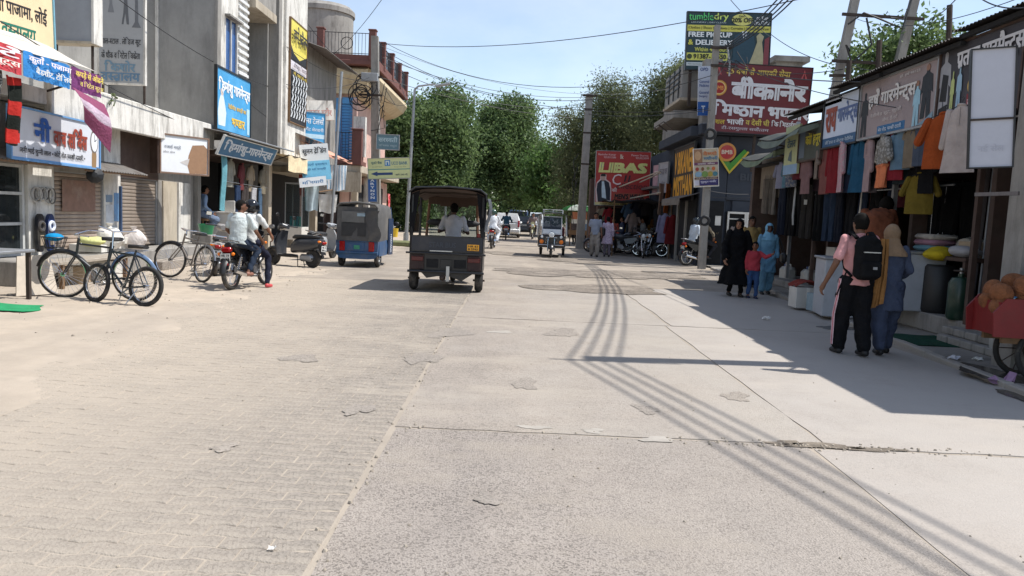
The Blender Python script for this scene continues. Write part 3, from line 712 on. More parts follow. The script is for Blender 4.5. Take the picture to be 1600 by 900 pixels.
# concrete sign cabin and perpendicular boards on the roof
bx = thing("sign_box", "grey boxed panel with sunlit white edge above the verandah", "sign", (-8.4, 14.7, 3.28))
MB().mm((-8.9, 14.68, 4.38), (-8.03, 14.76, 7.5)).build("panel", mat("pale_blue_grey", srgb(150, 154, 160), var=.12, scale=2), bx, world=True)
MB().mm((-8.025, 14.64, 4.34), (-7.98, 14.95, 7.5)).build("edge", M_white, bx, world=True); MB().mm((-8.9, 14.64, 4.33), (-8.03, 14.95, 4.375)).build("edge", M_cream, bx, world=True)
for x in (-8.8, -8.12): MB().cyl((x, 14.85, 3.28), (x, 14.85, 4.4), .025).build("post", M_iron, bx, world=True)
M_vinyl = mat("dull_vinyl", srgb(176, 178, 180), rough=.6, var=.08, scale=1.5, dirt=.3, dcol=srgb(140, 140, 140))
c0 = at(190, 20, 17.0)
kv = board("shop_sign", "tall pale grey vertical sign of a cloth shop with faded picture of bottles", "sign", (c0.x, 17.0, c0.z), 1.0, 3.0, 0, M_vinyl,
 [("शाल-स्टाल . लेडिज सूट", (.05, .92, .265, .33), (40, 40, 44)), ("के थौक व रिटेल विक्रेता", (.06, .9, .175, .235), (40, 40, 44)),
     ("किशोर", (.12, .8, .085, .165), (120, 150, 172), .04), ("वस्त्रालय", (.04, .9, .015, .078), (104, 136, 164), .04)],
 polys=[([(.2, .5), (.34, .5), (.3, .56), (.3, 1), (.24, 1), (.24, .56)], (140, 142, 146)), ([(.5, .42), (.54, .5), (.56, .62), (.62, .62), (.66, .42), (.61, .42), (.58, .5), (.54, .42)], (110, 112, 116)), ([(.72, .4), (.92, .4), (.86, .44), (.84, 1), (.8, 1), (.79, .44)], (120, 122, 126))],
 frame=M_white, fw=.04)
for x in (-.45, .45): MB().mm((x-.02, .06, -2.6), (x+.02, .1, 1.4)).build("post", M_iron, kv)
# beige cloth-shop banner at the edge of the picture
c0 = onx(30, 22, -8.0)
board("shop_banner", "beige cloth banner with blue and black lettering over the awning", "banner", (-8.06, 12.35, 4.72), 2.3, 1.9, R(90), mat("beige_vinyl", srgb(226, 200, 160), var=.1, scale=1.5),
 [("उजालय", (.2, .93, .56, .95), (36, 92, 150), .05), ("कुर्ता पाजामा, लोई", (.28, .92, .24, .42), (40, 34, 34), .03), ("वस्त्रालय", (.4, .78, .07, .2), (30, 110, 90), .03)], roll=R(3), frame=mat("sky_edge", srgb(120, 170, 190)), fw=.03)
# watch-service board
ws = board("shop_sign", "white watch service sign with blue edge and a wristwatch picture", "sign", (-7.86, 13.3, 2.44), 2.55, .82, R(90), mat("sign_white", srgb(206, 208, 214), var=.06, scale=1.5, dirt=.2, dcol=srgb(160, 160, 165)),
 [("नी", (.22, .40, .40, .88), (34, 84, 160), .06), ("वाच सर्विस", (.43, .83, .36, .82), (150, 60, 40), .05), ("मनी भाई चुन्नी लाल • कोर्ट रोड चरखी दादरी •", (.08, .80, .10, .27), (34, 32, 36), .03)],
 rects=[((0, 1, 0, .045), (110, 160, 205))],
 polys=[([(.90, .02), (.955, .02), (.96, .3), (.95, .45), (.91, .45), (.9, .3)], (150, 120, 84)), (disc(.93, .6, .05, .26), (120, 110, 100)), (disc(.93, .6, .042, .22), (228, 230, 234)), ([(.929, .6), (.933, .6), (.933, .76), (.929, .76)], (30, 30, 30)), ([(.932, .59), (.955, .64), (.953, .66), (.93, .61)], (30, 30, 30)), ([(.905, .8), (.955, .8), (.95, .97), (.91, .97)], (150, 120, 84))],
 frame=mat("blue_edge", srgb(104, 150, 196)), fw=.03, roll=R(-.5))
# awning with its printed valance
aw = thing("awning", "off white canvas awning with red, blue and purple printed valance", "awning", (-7.6, 11.8, 3.5))
MB().sheet(lambda u, v: (-8.1+.95*u, 9.0+4.4*v, 4.02-.45*u**1.2+.03*math.sin(v*9)-.05*math.sin(u*3.14)), 8, 20, .006).build("canopy", cloth("awning_canvas", (196, 190, 180)), aw, True, world=True)
for k, (a, b2, rgb, l1, l2) in enumerate(((9.0, 11.25, (190, 70, 76), "टी-शर्ट", "हो. स्माई, सूट्स"), (11.26, 12.45, (58, 128, 190), "कुर्ता - पजामा", "बैडशीट, टोलिये"), (12.46, 13.38, (116, 62, 110), "कपड़े से ओढने", "व रिटेल सूट्स"))):
 z1, z0 = 3.55, 3.22
 vp = MB().sheet(lambda u, v: (-7.16+.02*math.sin(u*17), a+(b2-a)*u, z1-.36*v-.012*abs(math.sin(u*25))*v), 18, 4, .004).build("valance", cloth("valance_%d" % k, rgb), aw, True, world=True)
 h = thing_local = bpy.data.objects.new("valance_print", None)
 C.objects.link(h); h.parent = aw; h.rotation_euler = (0, 0, R(90)); h.location = (-7.16+.022+7.6+.02, (a+b2)/2-11.8, (z0+z1)/2-3.5); ww = (b2-a)/2*.9
 fr_ = .0 if k else -.1
 lettering(h, l1, (-ww, ww, .0, .14), (235, 225, 228) if k < 2 else (226, 200, 90), -.008, .035)
 lettering(h, l2, (-ww*.7, ww, -.14, -.02), (232, 228, 215) if k != 2 else (228, 206, 110), -.008, .025)
for yy in (9.2, 13.3): MB().cyl((-7.17, yy, 3.56), (-8.5, yy, 3.1), .02).build("strut", M_iron, aw, world=True)
# torn hanging flap of the awning
fl = MB().sheet(lambda u, v: (-7.12+.06*math.sin(v*4), 12.42+.95*u+.42*v*(1-.35*u), 3.22-.14*u-.80*v*(.62+.38*u)), 8, 10, .004).build("torn_banner", cloth("flap_print", (196, 176, 190), pattern=((140, 76, 104), 'stripe'), scale=1.3))
tag(fl, "torn purple and white banner flapping from the awning corner", "banner")
# hanging cloth under the awning
def drape(name, label, cat, p, wd, ht, m, n=9, seed=1, dirv=(0, 1, 0)):
 rr = random.Random(seed); ph = rr.uniform(0, 6); d = Vector(dirv); nn = Vector((d.y, -d.x, 0))
 o = MB().sheet(lambda u, v: d*(wd*(u-.5)*(1-.15*v))+nn*(.035*math.sin(u*n+ph+v*1.4)+.02*math.sin(v*5))+Vector((0, 0, -ht*v+.03*math.sin(u*7+ph)*v)), 16, 10, .012).build(name, m, smooth=True)
 o.location = p; return tag(o, label, cat)
drape("hanging_cloth", "red and black tie-dyed cloth hanging under the awning", "cloth", (-7.3, 11.25, 3.16), .42, .95, cloth("tiedye", (178, 46, 40), pattern=((26, 30, 26), 'band'), scale=.75), seed=3)
drape("hanging_cloth", "grey speckled cloth hanging beside the red and black one", "cloth", (-7.3, 10.85, 3.2), .34, .5, cloth("speckled", (140, 140, 134), pattern=((66, 68, 66), 'voronoi'), scale=40), seed=4)
o = MB().ell((0, 0, 0), (.2, .2, .22)).build("balloon", mat("orange_plastic", srgb(230, 150, 40), rough=.4), smooth=True); o.location = (-7.35, 10.62, 2.24); tag(o, "round orange ball hanging at the edge of the glass fronted shop", "ball")
# tin hoods over the shop fronts
for (y0, y1, lbl, z) in ((11.5, 13.6, "rusty tin hood over the glass fronted shop", 2.12), (14.15, 16.5, "rusty tin hood above the shutter with the painted notice", 2.1)):
 hd = thing("tin_hood", lbl, "awning", (-8.2, y0, z)); mb = MB(); corrugated(mb, (-7.85, y0, z-.1), (0, y1-y0, 0), (-.65, 0, .22), 90); mb.build("tin_sheet", M_tin, hd, world=True)
 MB().mm((-7.9, y0, z-.14), (-7.87, y1, z-.1)).build("edge_bar", M_wood, hd, world=True)
o = MB().lathe([(0, .05), (.05, .045), (.15, .0), (.155, -.01), (.15, -.012), (.03, .02), (0, .02)], n=9).build("hanging_disc", M_black); o.location = (-7.86, 14.42, 1.9); o.rotation_euler = (R(84), 0, R(25)); tag(o, "black many sided disc hanging before the painted shutter", "lamp shade")
# goods on the white pillar: belts, cables, ring covers
bl = thing("belt_bundle", "bundles of grey belts and cords hung on the white pillar", "belts", (-8.48, 13.8, 1.5))
for k in range(9):
 yy = 13.55+.065*k; ln = rnd.uniform(.18, .3)
 MB().torus((-8.44-.006*(k % 3), yy, 1.62-ln*.5), (1, .2*rnd.uniform(-1, 1), 0), ln*.5, .011, 20, 6).build("belt", mat("belt_%d" % (k % 3), [(.3, .29, .27), (.45, .43, .4), (.12, .11, .1)][k % 3]), bl, True, world=True)
for k, (yy, c1, c2) in enumerate(((13.62, (28, 28, 34), (70, 66, 64)), (13.92, (30, 50, 96), (214, 220, 232)))):
 p = thing("oval_package", ["dark oval packaged goods hanging on the white pillar", "blue oval package with white ring on the white pillar"][k], "package", (-8.44, yy, .82))
 MB().profx([(.11*math.cos(a), .34*(abs(math.sin(a))**.6)*(1 if math.sin(a) >= 0 else -1)) for a in [2*math.pi*i/28 for i in range(28)]], 0, .06).build("card", paint("pack%d" % k, c1), p)
 MB().torus((.065, 0, .12), (1, 0, 0), .075, .028, 22, 8).build("ring", paint("ring%d" % k, c2), p, True); MB().mm((.06, -.05, -.22), (.075, .05, -.04)).build("insert", paint("ins%d" % k, (168, 150, 130)), p)
# papers on the second pillar
pp = thing("poster", "torn pale blue and white posters pasted on the pillar between shutters", "poster", (-8.49, 16.25, 1.3))
for (a, b2, z0, z1, rgb) in ((16.0, 16.3, .95, 1.35, (196, 200, 204)), (16.32, 16.5, 1.0, 1.6, (110, 150, 190)), (16.05, 16.45, .6, .9, (170, 176, 180)), (16.0, 16.25, 1.4, 1.55, (120, 140, 160))):
 MB().mm((-8.497, a, z0), (-8.49, b2, z1)).build("sheet", mat("poster_%d" % rgb[0], srgb(*rgb), var=.12, scale=8, dirt=.5), pp, world=True)
MB().mm((-8.5, 16.52, .5), (-8.44, 16.56, 1.75)).build("rail", mat("blue_rail", srgb(60, 80, 110)), pp, world=True)
# peeled white board
wb = board("shop_sign", "white board with a peeled patch showing brown beside the shutters", "sign", (-7.72, 18.0, 2.55), 1.25, .86, R(58), mat("board_white", srgb(226, 228, 230), var=.06, scale=2, dirt=.25, dcol=srgb(180, 180, 180)),
 [("रजाई गद्दे", (.08, .42, .62, .74), (120, 128, 140)), ("होल सेल", (.06, .3, .52, .58), (150, 150, 155))],
 polys=[([(.6, .02), (.97, .03), (.98, .72), (.9, .82), (.66, .78), (.58, .5), (.55, .25)], (150, 116, 88), "peeled_patch"), ([(.4, .3), (.56, .22), (.6, .42), (.5, .36)], (196, 190, 186))], t=.16, frame=mat("tan_edge", srgb(120, 96, 80)), fw=.035)
wb_s = MB().mm((-.68, .0, -.46), (-.63, .3, .46)).build("side_panel", M_brown, wb)
# clutter along the plinth
tb = thing("market_table", "low wooden table with grey top at the left edge", "table", (-7.15, 10.45, 0))
MB().mm((-1.0, -.45, .68), (.35, .45, .72), .008).build("tabletop", M_galv, tb)
for x in (-.9, .28):
 for y in (-.4, .4): MB().mm((x-.025, y-.025, 0), (x+.025, y+.025, .68)).build("leg", M_iron, tb)
MB().mm((-.95, -.38, .16), (.3, -.34, .2)).build("stretcher", M_iron, tb)
o = MB().profx([(-.3, 0), (.3, 0), (.24, .6), (-.22, .58)], 0, .02).build("poster_board", mat("poster_board", srgb(196, 184, 168), var=.15, scale=6)); o.location = (-7.0, 11.25, .02); o.rotation_euler = (0, R(-12), R(-30)); tag(o, "pale printed board leaning under the low table", "board")
def crate(name, label, cat, loc, s, m, rz=0, open_top=False):
 t_ = thing(name, label, cat, loc, rz); x, y, z = s[0]/2, s[1]/2, s[2]; w_ = .02
 for q in ((-x, -y, 0, x, -y+w_, z), (-x, y-w_, 0, x, y, z), (-x, -y+w_, 0, -x+w_, y-w_, z), (x-w_, -y+w_, 0, x, y-w_, z)): MB().mm(q[:3], q[3:], .004).build("side_panel", m, t_)
 MB().mm((-x+w_, -y+w_, 0), (x-w_, y-w_, .02)).build("bottom", m, t_)
 if not open_top:
  MB().mm((-x+.003, -y+.003, z), (-.002, y-.003, z+.006)).build("flap", m, t_); MB().mm((.002, -y+.003, z), (x-.003, y-.003, z+.006)).build("flap", m, t_)
  MB().mm((-.03, -y-.003, z*.5), (.03, y+.003, z+.008)).build("tape", M_paper, t_)
 return t_
M_card = mat("cardboard", srgb(168, 148, 122), var=.12, scale=4, dirt=.3)
M_cardw = mat("white_carton", srgb(206, 202, 194), var=.1, scale=4, dirt=.35, dcol=srgb(140, 130, 118))
crate("carton", "brown carton on the ground by the white pillar base", "box", (-7.5, 13.1, 0), (.4, .35, .3), M_card, .2)
crate("carton", "off white carton under the ledge behind the leaning bicycles", "box", (-7.45, 13.9, 0), (.5, .4, .36), M_cardw, -.1)
crate("carton", "flat pale carton topmost on the ledge before the painted shutter", "box", (-8.1, 15.6, .58), (.5, .4, .13), M_cardw, .15)
def sack(label, loc, s, rgb, seed, rz=0, cat="sack"):
 rr = random.Random(seed); ph = [rr.uniform(0, 6) for _ in range(4)]
 mb = MB().ell((0, 0, s[2]/2), (s[0]/2, s[1]/2, s[2]/2), None, 18, 11)
 mb.v = [(x*(1+.12*math.sin(z*22+ph[0]+x*9)), y*(1+.12*math.sin(x*17+ph[1])), max(0, z*(1+.1*math.sin(x*13+y*11+ph[2])))) for x, y, z in mb.v]
 t_ = thing("sack", label, cat, loc, rz); mb.build("bag", cloth("sack_%d_%d" % (rgb[0], seed), rgb), t_, True)
 if s[2] > .35: MB().lathe([(.02, 0), (.05, .03), (.03, .06), (.07, .12), (.0, .1)], (0, 0, s[2]*.92), n=10).build("neck", cloth("sackn_%d_%d" % (rgb[0], seed), rgb), t_, True)
 return t_
sack("white plastic sack of goods before the painted shutter", (-7.95, 15.1, .42), (.5, .4, .5), (226, 222, 214), 1)
sack("second white sack, leaning right of the first before the shutter pillar", (-7.8, 15.75, .42), (.5, .38, .42), (214, 206, 200), 2)
sack("yellowish folded cloth bag on the ledge between bicycles", (-8.0, 14.5, .56), (.5, .34, .2), (206, 206, 140), 5)
o = MB().sheet(lambda u, v: (-1.6*(1-u)+.1*math.sin(v*5), .9*v*(1-.3*u)+.1*u, .012+.008*math.sin(u*9+v*4)), 12, 6, .006).build("green_mat", cloth("green_mat", (44, 140, 92))); o.location = (-6.15, 9.45, .014); tag(o, "bright green mat lying on the ground, lower left", "mat")
MB().mm((-7.6, 13.2, 0), (-7.35, 16.2, .0)).v
bn = thing("plank_bench", "grey weathered plank bench behind the two front bicycles", "bench", (-7.35, 12.9, 0))
MB().mm((-.22, -.9, .4), (.22, 1.5, .45), .006).build("plank", mat("weathered_plank", srgb(158, 148, 134), var=.25, stretch=(6, 1, 6)), bn)
for y in (-.7, 1.3):
 for x in (-.16, .16): MB().mm((x-.03, y-.03, 0), (x+.03, y+.03, .4)).build("leg", M_wood, bn)
# ------------------------------------------------------------------ LEFT: tall plastered house with white front
def hang_rod(name, label, p0, p1, r=.012, m=None):
 o = MB().cyl(p0, p1, r, n=8).build(name, m or M_steel, smooth=True); return tag(o, label, "rail")
h1 = thing("plastered_house", "tall house with bare dark grey side wall and narrow white slatted front", "building", (-9.5, 21.5, 0))
def HB(par, a, b2, m, name="wall", bev=0.0): return MB().mm(a, b2, bev).build(name, m, par, world=True)
HB(h1, (-14, 20.42, 3.2), (-7.98, 20.6, 14), M_grey, "side_wall"); HB(h1, (-14, 20.6, 3.3), (-8.2, 22.75, 14), M_grey2, "upper_wall")
HB(h1, (-7.97, 20.38, 3.3), (-7.9, 20.62, 14), M_grey2, "edge_strip")
HB(h1, (-9.52, 20.38, 3.35), (-9.44, 20.42, 14), M_white, "drain_pipe")
wf = MB().mm((-8.2, 20.62, 5.0), (-7.95, 21.0, 14)).mm((-8.2, 21.0, 5.0), (-7.95, 21.95, 5.05)).mm((-8.2, 21.0, 6.45), (-7.95, 21.95, 14)).mm((-8.2, 21.95, 5.0), (-7.95, 22.75, 14))
wf.build("front_wall", M_white, h1, world=True)
sm = MB().mm((0, 21.98, 0), (.05, 22.74, .09), .008).mesh("slat", mat("white_slat", srgb(216, 216, 214), var=.08))
for k in range(26):
 o = link("slat", sm, h1); o.location = (-7.95+9.5, -21.5, 5.1+.2*k)
MB().mm((-8.02, 21.02, 5.06), (-7.99, 21.93, 6.44)).build("window", mat("blue_film", srgb(44, 84, 140), rough=.15, var=.2), h1, world=True)
for (a, b2, c_, d) in ((21.0, 21.06, 5.05, 6.45), (21.45, 21.49, 5.05, 6.45), (21.89, 21.95, 5.05, 6.45)): HB(h1, (-7.985, a, c_), (-7.94, b2, d), M_white, "window_frame")
HB(h1, (-7.95, 20.98, 6.45), (-7.8, 22.0, 6.5), M_grey2, "window_hood")
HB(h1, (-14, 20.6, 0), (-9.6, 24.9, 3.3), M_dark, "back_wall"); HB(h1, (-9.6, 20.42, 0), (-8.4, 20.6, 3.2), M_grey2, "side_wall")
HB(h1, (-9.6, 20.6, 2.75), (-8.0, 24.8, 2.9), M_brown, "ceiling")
HB(h1, (-9.6, 20.6, 0), (-8.15, 24.9, .35), M_grey2, "plinth")
# recessed grey house between the white front and the column
h2 = thing("recessed_house", "recessed dark grey house with projecting balcony slab beside white slatted front", "building", (-9, 24, 0))
HB(h2, (-14, 22.8, 2.95), (-8.95, 25.0, 14), M_grey, "wall"); HB(h2, (-8.95, 24.85, 2.95), (-8.05, 25.0, 14), M_grey, "side_wall")
HB(h2, (-8.95, 22.85, 7.15), (-7.75, 24.8, 7.4), M_cream, "balcony_slab", .01); HB(h2, (-7.9, 22.85, 7.4), (-7.78, 24.8, 8.6), M_grey2, "balcony_wall")
HB(h2, (-8.95, 22.85, 2.9), (-8.0, 24.8, 3.05), M_grey2, "slab")
MB().cyl((-8.3, 23.3, 7.15), (-8.3, 23.3, 6.75), .03).ell((-8.3, 23.3, 6.7), (.06, .06, .08)).build("lamp_holder", M_black, h2, world=True)
# column and white banner wall
h3 = thing("column_house", "narrow house with tall grey column and white wall carrying yellow and black banner", "building", (-8.5, 26, 0))
HB(h3, (-8.3, 24.95, 3.15), (-7.72, 25.25, 14), M_conc, "column", .01); HB(h3, (-14, 25.3, 3.15), (-7.75, 28.3, 14), M_white, "wall")
HB(h3, (-7.75, 25.5, 3.15), (-7.66, 25.56, 14), M_white, "pipe")
HB(h3, (-14, 25.1, 0), (-9.4, 31.5, 3.2), M_dark, "back_wall"); HB(h3, (-9.4, 25.0, 0), (-8.2, 25.15, 3.15), M_grey2, "side_wall")
HB(h3, (-8.35, 25.0, 0), (-8.0, 25.3, 3.15), M_cream, "pillar"); HB(h3, (-9.4, 25.2, 0), (-8.0, 31, .3), M_grey2, "plinth"); HB(h3, (-14, 25.2, 2.95), (-7.9, 28.3, 3.14), M_grey2, "slab")
y0 = 25.75; bb = board("shop_banner", "tall yellow and black banner on the white wall beside the column", "banner", (-7.70, 27.1, 6.0), 2.0, 3.4, R(90), mat("banner_black", srgb(40, 40, 42), var=.15),
 [("वर्मा ज्वैलर्स", (.06, .96, .78, .95), (40, 34, 30), .04), ("आपका विश्वास", (.08, .94, .53, .585), (80, 60, 60), .02), ("मो. 98120 45", (.08, .9, .46, .50), (214, 188, 70), .02)],
 rects=[((0, 1, .62, 1), (222, 206, 92)), ((0, 1, .515, .6), (216, 210, 214))],
 polys=[([(.0, .62), (1, .62), (1, .72), (.55, .64), (.2, .68), (0, .76)], (34, 34, 36))]+
          [([(.06+.155*i, .05+.082*j), (.12+.155*i, .05+.082*j), (.19+.155*i, .095+.082*j), (.12+.155*i, .13+.082*j), (.06+.155*i, .13+.082*j), (.13+.155*i, .095+.082*j)], (206, 210, 212)) for j in range(5) for i in range(6)], frame=M_wood, fw=.03)
# blue garment boards
M_blue = mat("sign_blue", srgb(72, 160, 212), rough=.45, var=.22, scale=1.2, dirt=.35, dcol=srgb(150, 200, 226))
b1 = board("shop_sign", "bright blue garment shop sign under the blue window, mannequin at its edge", "sign", (-7.86, 21.5, 4.2), 2.55, 1.62, R(90), M_blue,
 [("हिमांशु गारमेन्ट्स", (.05, .98, .58, .86), (236, 240, 244), .05), ("रेडीमेड कपड़ों का", (.32, .86, .38, .48), (232, 190, 70), .03), ("भण्डार", (.42, .82, .12, .26), (238, 196, 70), .04)],
 polys=[([(.06, .08), (.24, .08), (.27, .3), (.22, .48), (.18, .58), (.12, .58), (.07, .46), (.04, .28)], (214, 226, 232)), (disc(.15, .62, .04, .06), (206, 190, 180)), ([(.9, .05), (.97, .05), (.97, .5), (.88, .5)], (176, 212, 228))], frame=M_black, fw=.05)
M_blue2 = mat("sign_blue_shaded", srgb(52, 104, 138), rough=.6, var=.2, scale=1.5, dirt=.35, dcol=srgb(90, 130, 150))  # duller copy of the sign blue, the valance's shade put into it
b2_ = board("shop_valance", "dull blue sloping valance with white lettering above the open garment shop", "sign", (-7.5, 21.75, 2.95), 4.3, .52, R(90), M_blue2,
 [("हिमांशु-गारमेन्ट्स", (.06, .95, .14, .86), (206, 212, 216), .05)], t=.03, tilt=R(24), frame=M_paper, fw=.025)  # leans top outward so that the sun misses its face
ch = thing("roof_hood", "tin hood edge over the dull blue valance", "awning", (-8, 21.7, 3.2)); mb = MB(); corrugated(mb, (-7.3, 19.7, 3.25), (0, 5.6, 0), (-.75, 0, .12), 220); mb.build("tin_sheet", M_tin, ch, world=True); MB().cyl((-7.3, 19.7, 3.24), (-7.3, 25.3, 3.24), .025).build("edge_bar", M_galv, ch, world=True)
drape("hanging_cloth", "pale teal cloth strip hanging at the garment shop corner", "cloth", (-7.75, 20.45, 2.75), .5, 1.45, cloth("teal_strip", (104, 156, 166)), seed=8)
# ------------------------------------------------------------------ hung garments
def garment(kind, label, loc, rz, m, s=1.0, cat=None, group=None, m2=None):
 """kinds: shirt, kurta, dress, trousers, set; local x = across the garment, hung from z=0"""
 nm = {"shirt": "hanging_shirt", "kurta": "hanging_kurta", "dress": "hanging_dress", "trousers": "hanging_trousers", "set": "hanging_outfit"}[kind]
 t_ = thing(nm, label, cat or {"set": "outfit"}.get(kind, kind), loc, rz, group)
 ph = rnd.uniform(0, 6.28)
 def panel(prof, d, zoff=0.0, wav=.012):
  rings = []
  zs = [p[0] for p in prof]; N = 9
  for k in range(N+1):
   z = zs[0]+(zs[-1]-zs[0])*k/N
   for (za, wa), (zb, wb_) in zip(prof, prof[1:]):
    if za >= z >= zb: hw = wa+(wb_-wa)*((za-z)/(za-zb) if za != zb else 0); break
   ring = []
   for j in range(20):
    a = 2*math.pi*j/20; x = hw*math.cos(a); y_ = d*math.sin(a)*(0.75+.25*abs(math.sin(a)))+wav*math.sin(x*38+ph+z*2)*min(1, (zs[0]-z)*3)
    ring.append((x*s, y_*s, (z+zoff)*s))
   rings.append(ring)
  return MB().loft(rings)
 if kind in ("shirt", "set"):
  L = .68 if kind == "shirt" else .42
  body = panel([(-.02, .06), (-.07, .2), (-.2, .215), (-L, .225)], .05)
  for q in (-1, 1): body.cap((.19*q*s, 0, -.1*s), (.29*q*s, .01, -.34*s), .055*s, .06*s, 8)
  body.build("body", m, t_, True); col = MB().torus((0, 0, -.02*s), (0, .3, 1), .06*s, .014*s, 14, 6).build("collar", m, t_, True)
 if kind == "kurta":
  body = panel([(-.02, .06), (-.07, .2), (-.3, .2), (-1.02, .27)], .05)
  for q in (-1, 1): body.cap((.19*q*s, 0, -.1*s), (.27*q*s, .01, -.62*s), .055*s, .05*s, 8)
  body.build("body", m, t_, True); MB().torus((0, 0, -.02*s), (0, .3, 1), .06*s, .016*s, 14, 6).build("collar", m2 or m, t_, True)
  MB().mm((-.012*s, -.062*s, -.32*s), (.012*s, -.045*s, -.05*s)).build("placket", m2 or m, t_)
 if kind == "dress":
  body = panel([(-.02, .07), (-.06, .16), (-.28, .15), (-.34, .17), (-.85, .33)], .07, wav=.025)
  for q in (-1, 1): body.cap((.15*q*s, 0, -.09*s), (.2*q*s, .0, -.2*s), .05*s, .05*s, 8)
  body.build("body", m, t_, True); MB().torus((0, 0, -.34*s), (0, 0, 1), .165*s, .012*s, 16, 5, 1.0).build("waistband", m2 or m, t_, True)
 if kind in ("trousers", "set"):
  z0 = 0 if kind == "trousers" else -.42; hl = -1.0 if kind == "trousers" else -.75; mm_ = m if kind == "trousers" else (m2 or m)
  b = MB()
  for q in (-1, 1):
   rings = []
   for k in range(8):
    z = z0+(hl-z0)*k/7; hw = .1-.03*k/7; cx = q*(.085+.02*k/7)
    rings.append([((cx+hw*math.cos(2*math.pi*j/14))*s, (.045*math.sin(2*math.pi*j/14)+.012*math.sin(j*2+ph+k*.6))*s, z*s) for j in range(14)])
   b.loft(rings)
  b.build("legs" if kind == "set" else "body", mm_, t_, True)
  MB().mm((-.185*s, -.05*s, (z0-.045)*s), (.185*s, .05*s, (z0+.0)*s), .015).build("waistband", mm_, t_)
 MB().tube([(-.17*s, 0, -.055*s), (0, 0, .005*s), (.17*s, 0, -.055*s)], .006, 6).tube([(0, 0, 0), (0, 0, .05), (.02, 0, .075), (0, 0, .095), (-.018, 0, .08)], .004, 6).build("hanger", M_black, t_)
 return t_
G_L = "clothes hanging in the garment shop on the left"
for (k, lbl, y, z, rgb, x) in (("shirt", "pale grey-green shirt hanging highest inside the blue-signed garment shop", 21.7, 2.72, (150, 148, 136), -8.05), ("shirt", "maroon shirt hanging next to the grey-green shirt", 22.55, 2.66, (104, 52, 54), -8.02), ("shirt", "sandy brown shirt hanging between maroon shirt and awning", 23.4, 2.64, (146, 132, 112), -8.05), ("shirt", "olive shirt hanging at the cream awning corner", 24.4, 2.6, (122, 114, 98), -8.0),
 ("trousers", "navy jeans hanging below the maroon shirt", 22.2, 2.0, (40, 56, 82), -8.0), ("trousers", "dark brown trousers hanging between navy jeans and grey trousers", 22.85, 2.0, (66, 60, 58), -8.02), ("trousers", "pale grey trousers hanging in the open shop front", 23.5, 1.98, (168, 168, 170), -7.98), ("trousers", "blue-grey jeans hanging by the white door post", 24.15, 1.98, (74, 96, 118), -8.0)):
 garment(k, lbl, (x, y, z), R(90)+rnd.uniform(-.25, .25), cloth("gl_%d_%d_%d" % rgb, rgb), 1.15 if k == "shirt" else 1.0, group=G_L)
hang_rod("clothes_rail", "thin rail crossing the open garment shop front", (-7.98, 21.0, 2.08), (-7.98, 24.8, 2.02))
hang_rod("clothes_rail", "upper rail behind the dull blue valance", (-8.03, 20.6, 2.82), (-8.03, 24.8, 2.78))
# counter with glass box in the garment shop
ct = thing("shop_counter", "white shop counter with boxed glass top where the clerk sits", "counter", (-8.15, 22.3, .35)); MB().mm((-.4, -.55, 0), (.25, .9, .85), .01).build("cabinet", M_cardw, ct); MB().mm((-.44, -.6, .85), (.29, .95, .89), .008).build("counter_top", M_white, ct)
mv = thing("microwave_box", "black fronted white box standing on the clerk's counter", "box", (-8.2, 22.5, 1.24)); MB().mm((-.2, -.5, 0), (.2, .45, .32), .015).build("casing", M_cardw, mv); MB().mm((.2, -.46, .03), (.212, .1, .29)).build("front", M_black, mv); MB().mm((.2, .14, .03), (.212, .4, .29)).build("front", M_black, mv)
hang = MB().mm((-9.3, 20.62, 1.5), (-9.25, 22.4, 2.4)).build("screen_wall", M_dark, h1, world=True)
# ------------------------------------------------------------------ LEFT: shops past the column
def canvas(name, label, y0, y1, x0, x1, z1, z0, rgb, drop=.25, sag=.05):
 t_ = thing(name, label, "awning", (x0, (y0+y1)/2, z1))
 MB().sheet(lambda u, v: (x0+(x1-x0)*u, y0+(y1-y0)*v, z1-(z1-z0)*u-sag*math.sin(math.pi*u)*math.sin(math.pi*v)), 8, 10, .006).build("canopy", cloth("canvas_%d_%d_%d" % rgb, rgb), t_, True, world=True)
 MB().sheet(lambda u, v: (x1+.02*math.sin(u*20), y0+(y1-y0)*u, z0-drop*v-.02*math.sin(u*9)*v), 16, 3, .005).build("valance", cloth("canvas_%d_%d_%d" % rgb, rgb), t_, True, world=True)
 for yy in (y0+.05, y1-.05): MB().cyl((x1, yy, z0), (x0, yy, z0-.35), .018).build("strut", M_iron, t_, world=True)
 MB().cyl((x1, y0, z0), (x1, y1, z0), .018).build("edge_bar", M_iron, t_, world=True)
 return t_
canvas("awning", "cream canvas awning beside the grey column", 24.9, 28.0, -8.2, -7.35, 3.2, 3.1, (222, 204, 168), .5)
canvas("awning", "faded peach canvas awning beyond the cream one", 27.6, 31.6, -8.4, -6.75, 4.1, 3.35, (216, 160, 138), .06, .02)
mb = MB(); ra = thing("roof_hood", "rusty tin hood tucked above the peach awning", "awning", (-8, 29, 4)); corrugated(mb, (-7.4, 27, 3.9), (0, 3.4, 0), (-.9, 0, .3), 160); mb.build("tin_sheet", M_tin, ra, world=True)
sg = board("shop_sign", "white and blue shop sign hanging below the peach awning", "sign", at(493, 254, 27.2), .98, 1.28, R(22), mat("sign_white2", srgb(222, 226, 228), var=.05, dirt=.15),
 [("सुमन ट्रेडिंग", (.08, .94, .70, .92), (60, 64, 70), .04), ("सौंदर्य प्रसाधन", (.1, .9, .42, .5), (40, 110, 160), .02), ("चूड़ी मनियारी", (.08, .84, .28, .36), (36, 100, 156), .02)], rects=[((0, 1, .02, .55), (124, 194, 226)), ((.04, .5, .06, .12), (70, 140, 190))], roll=R(8), t=.12)
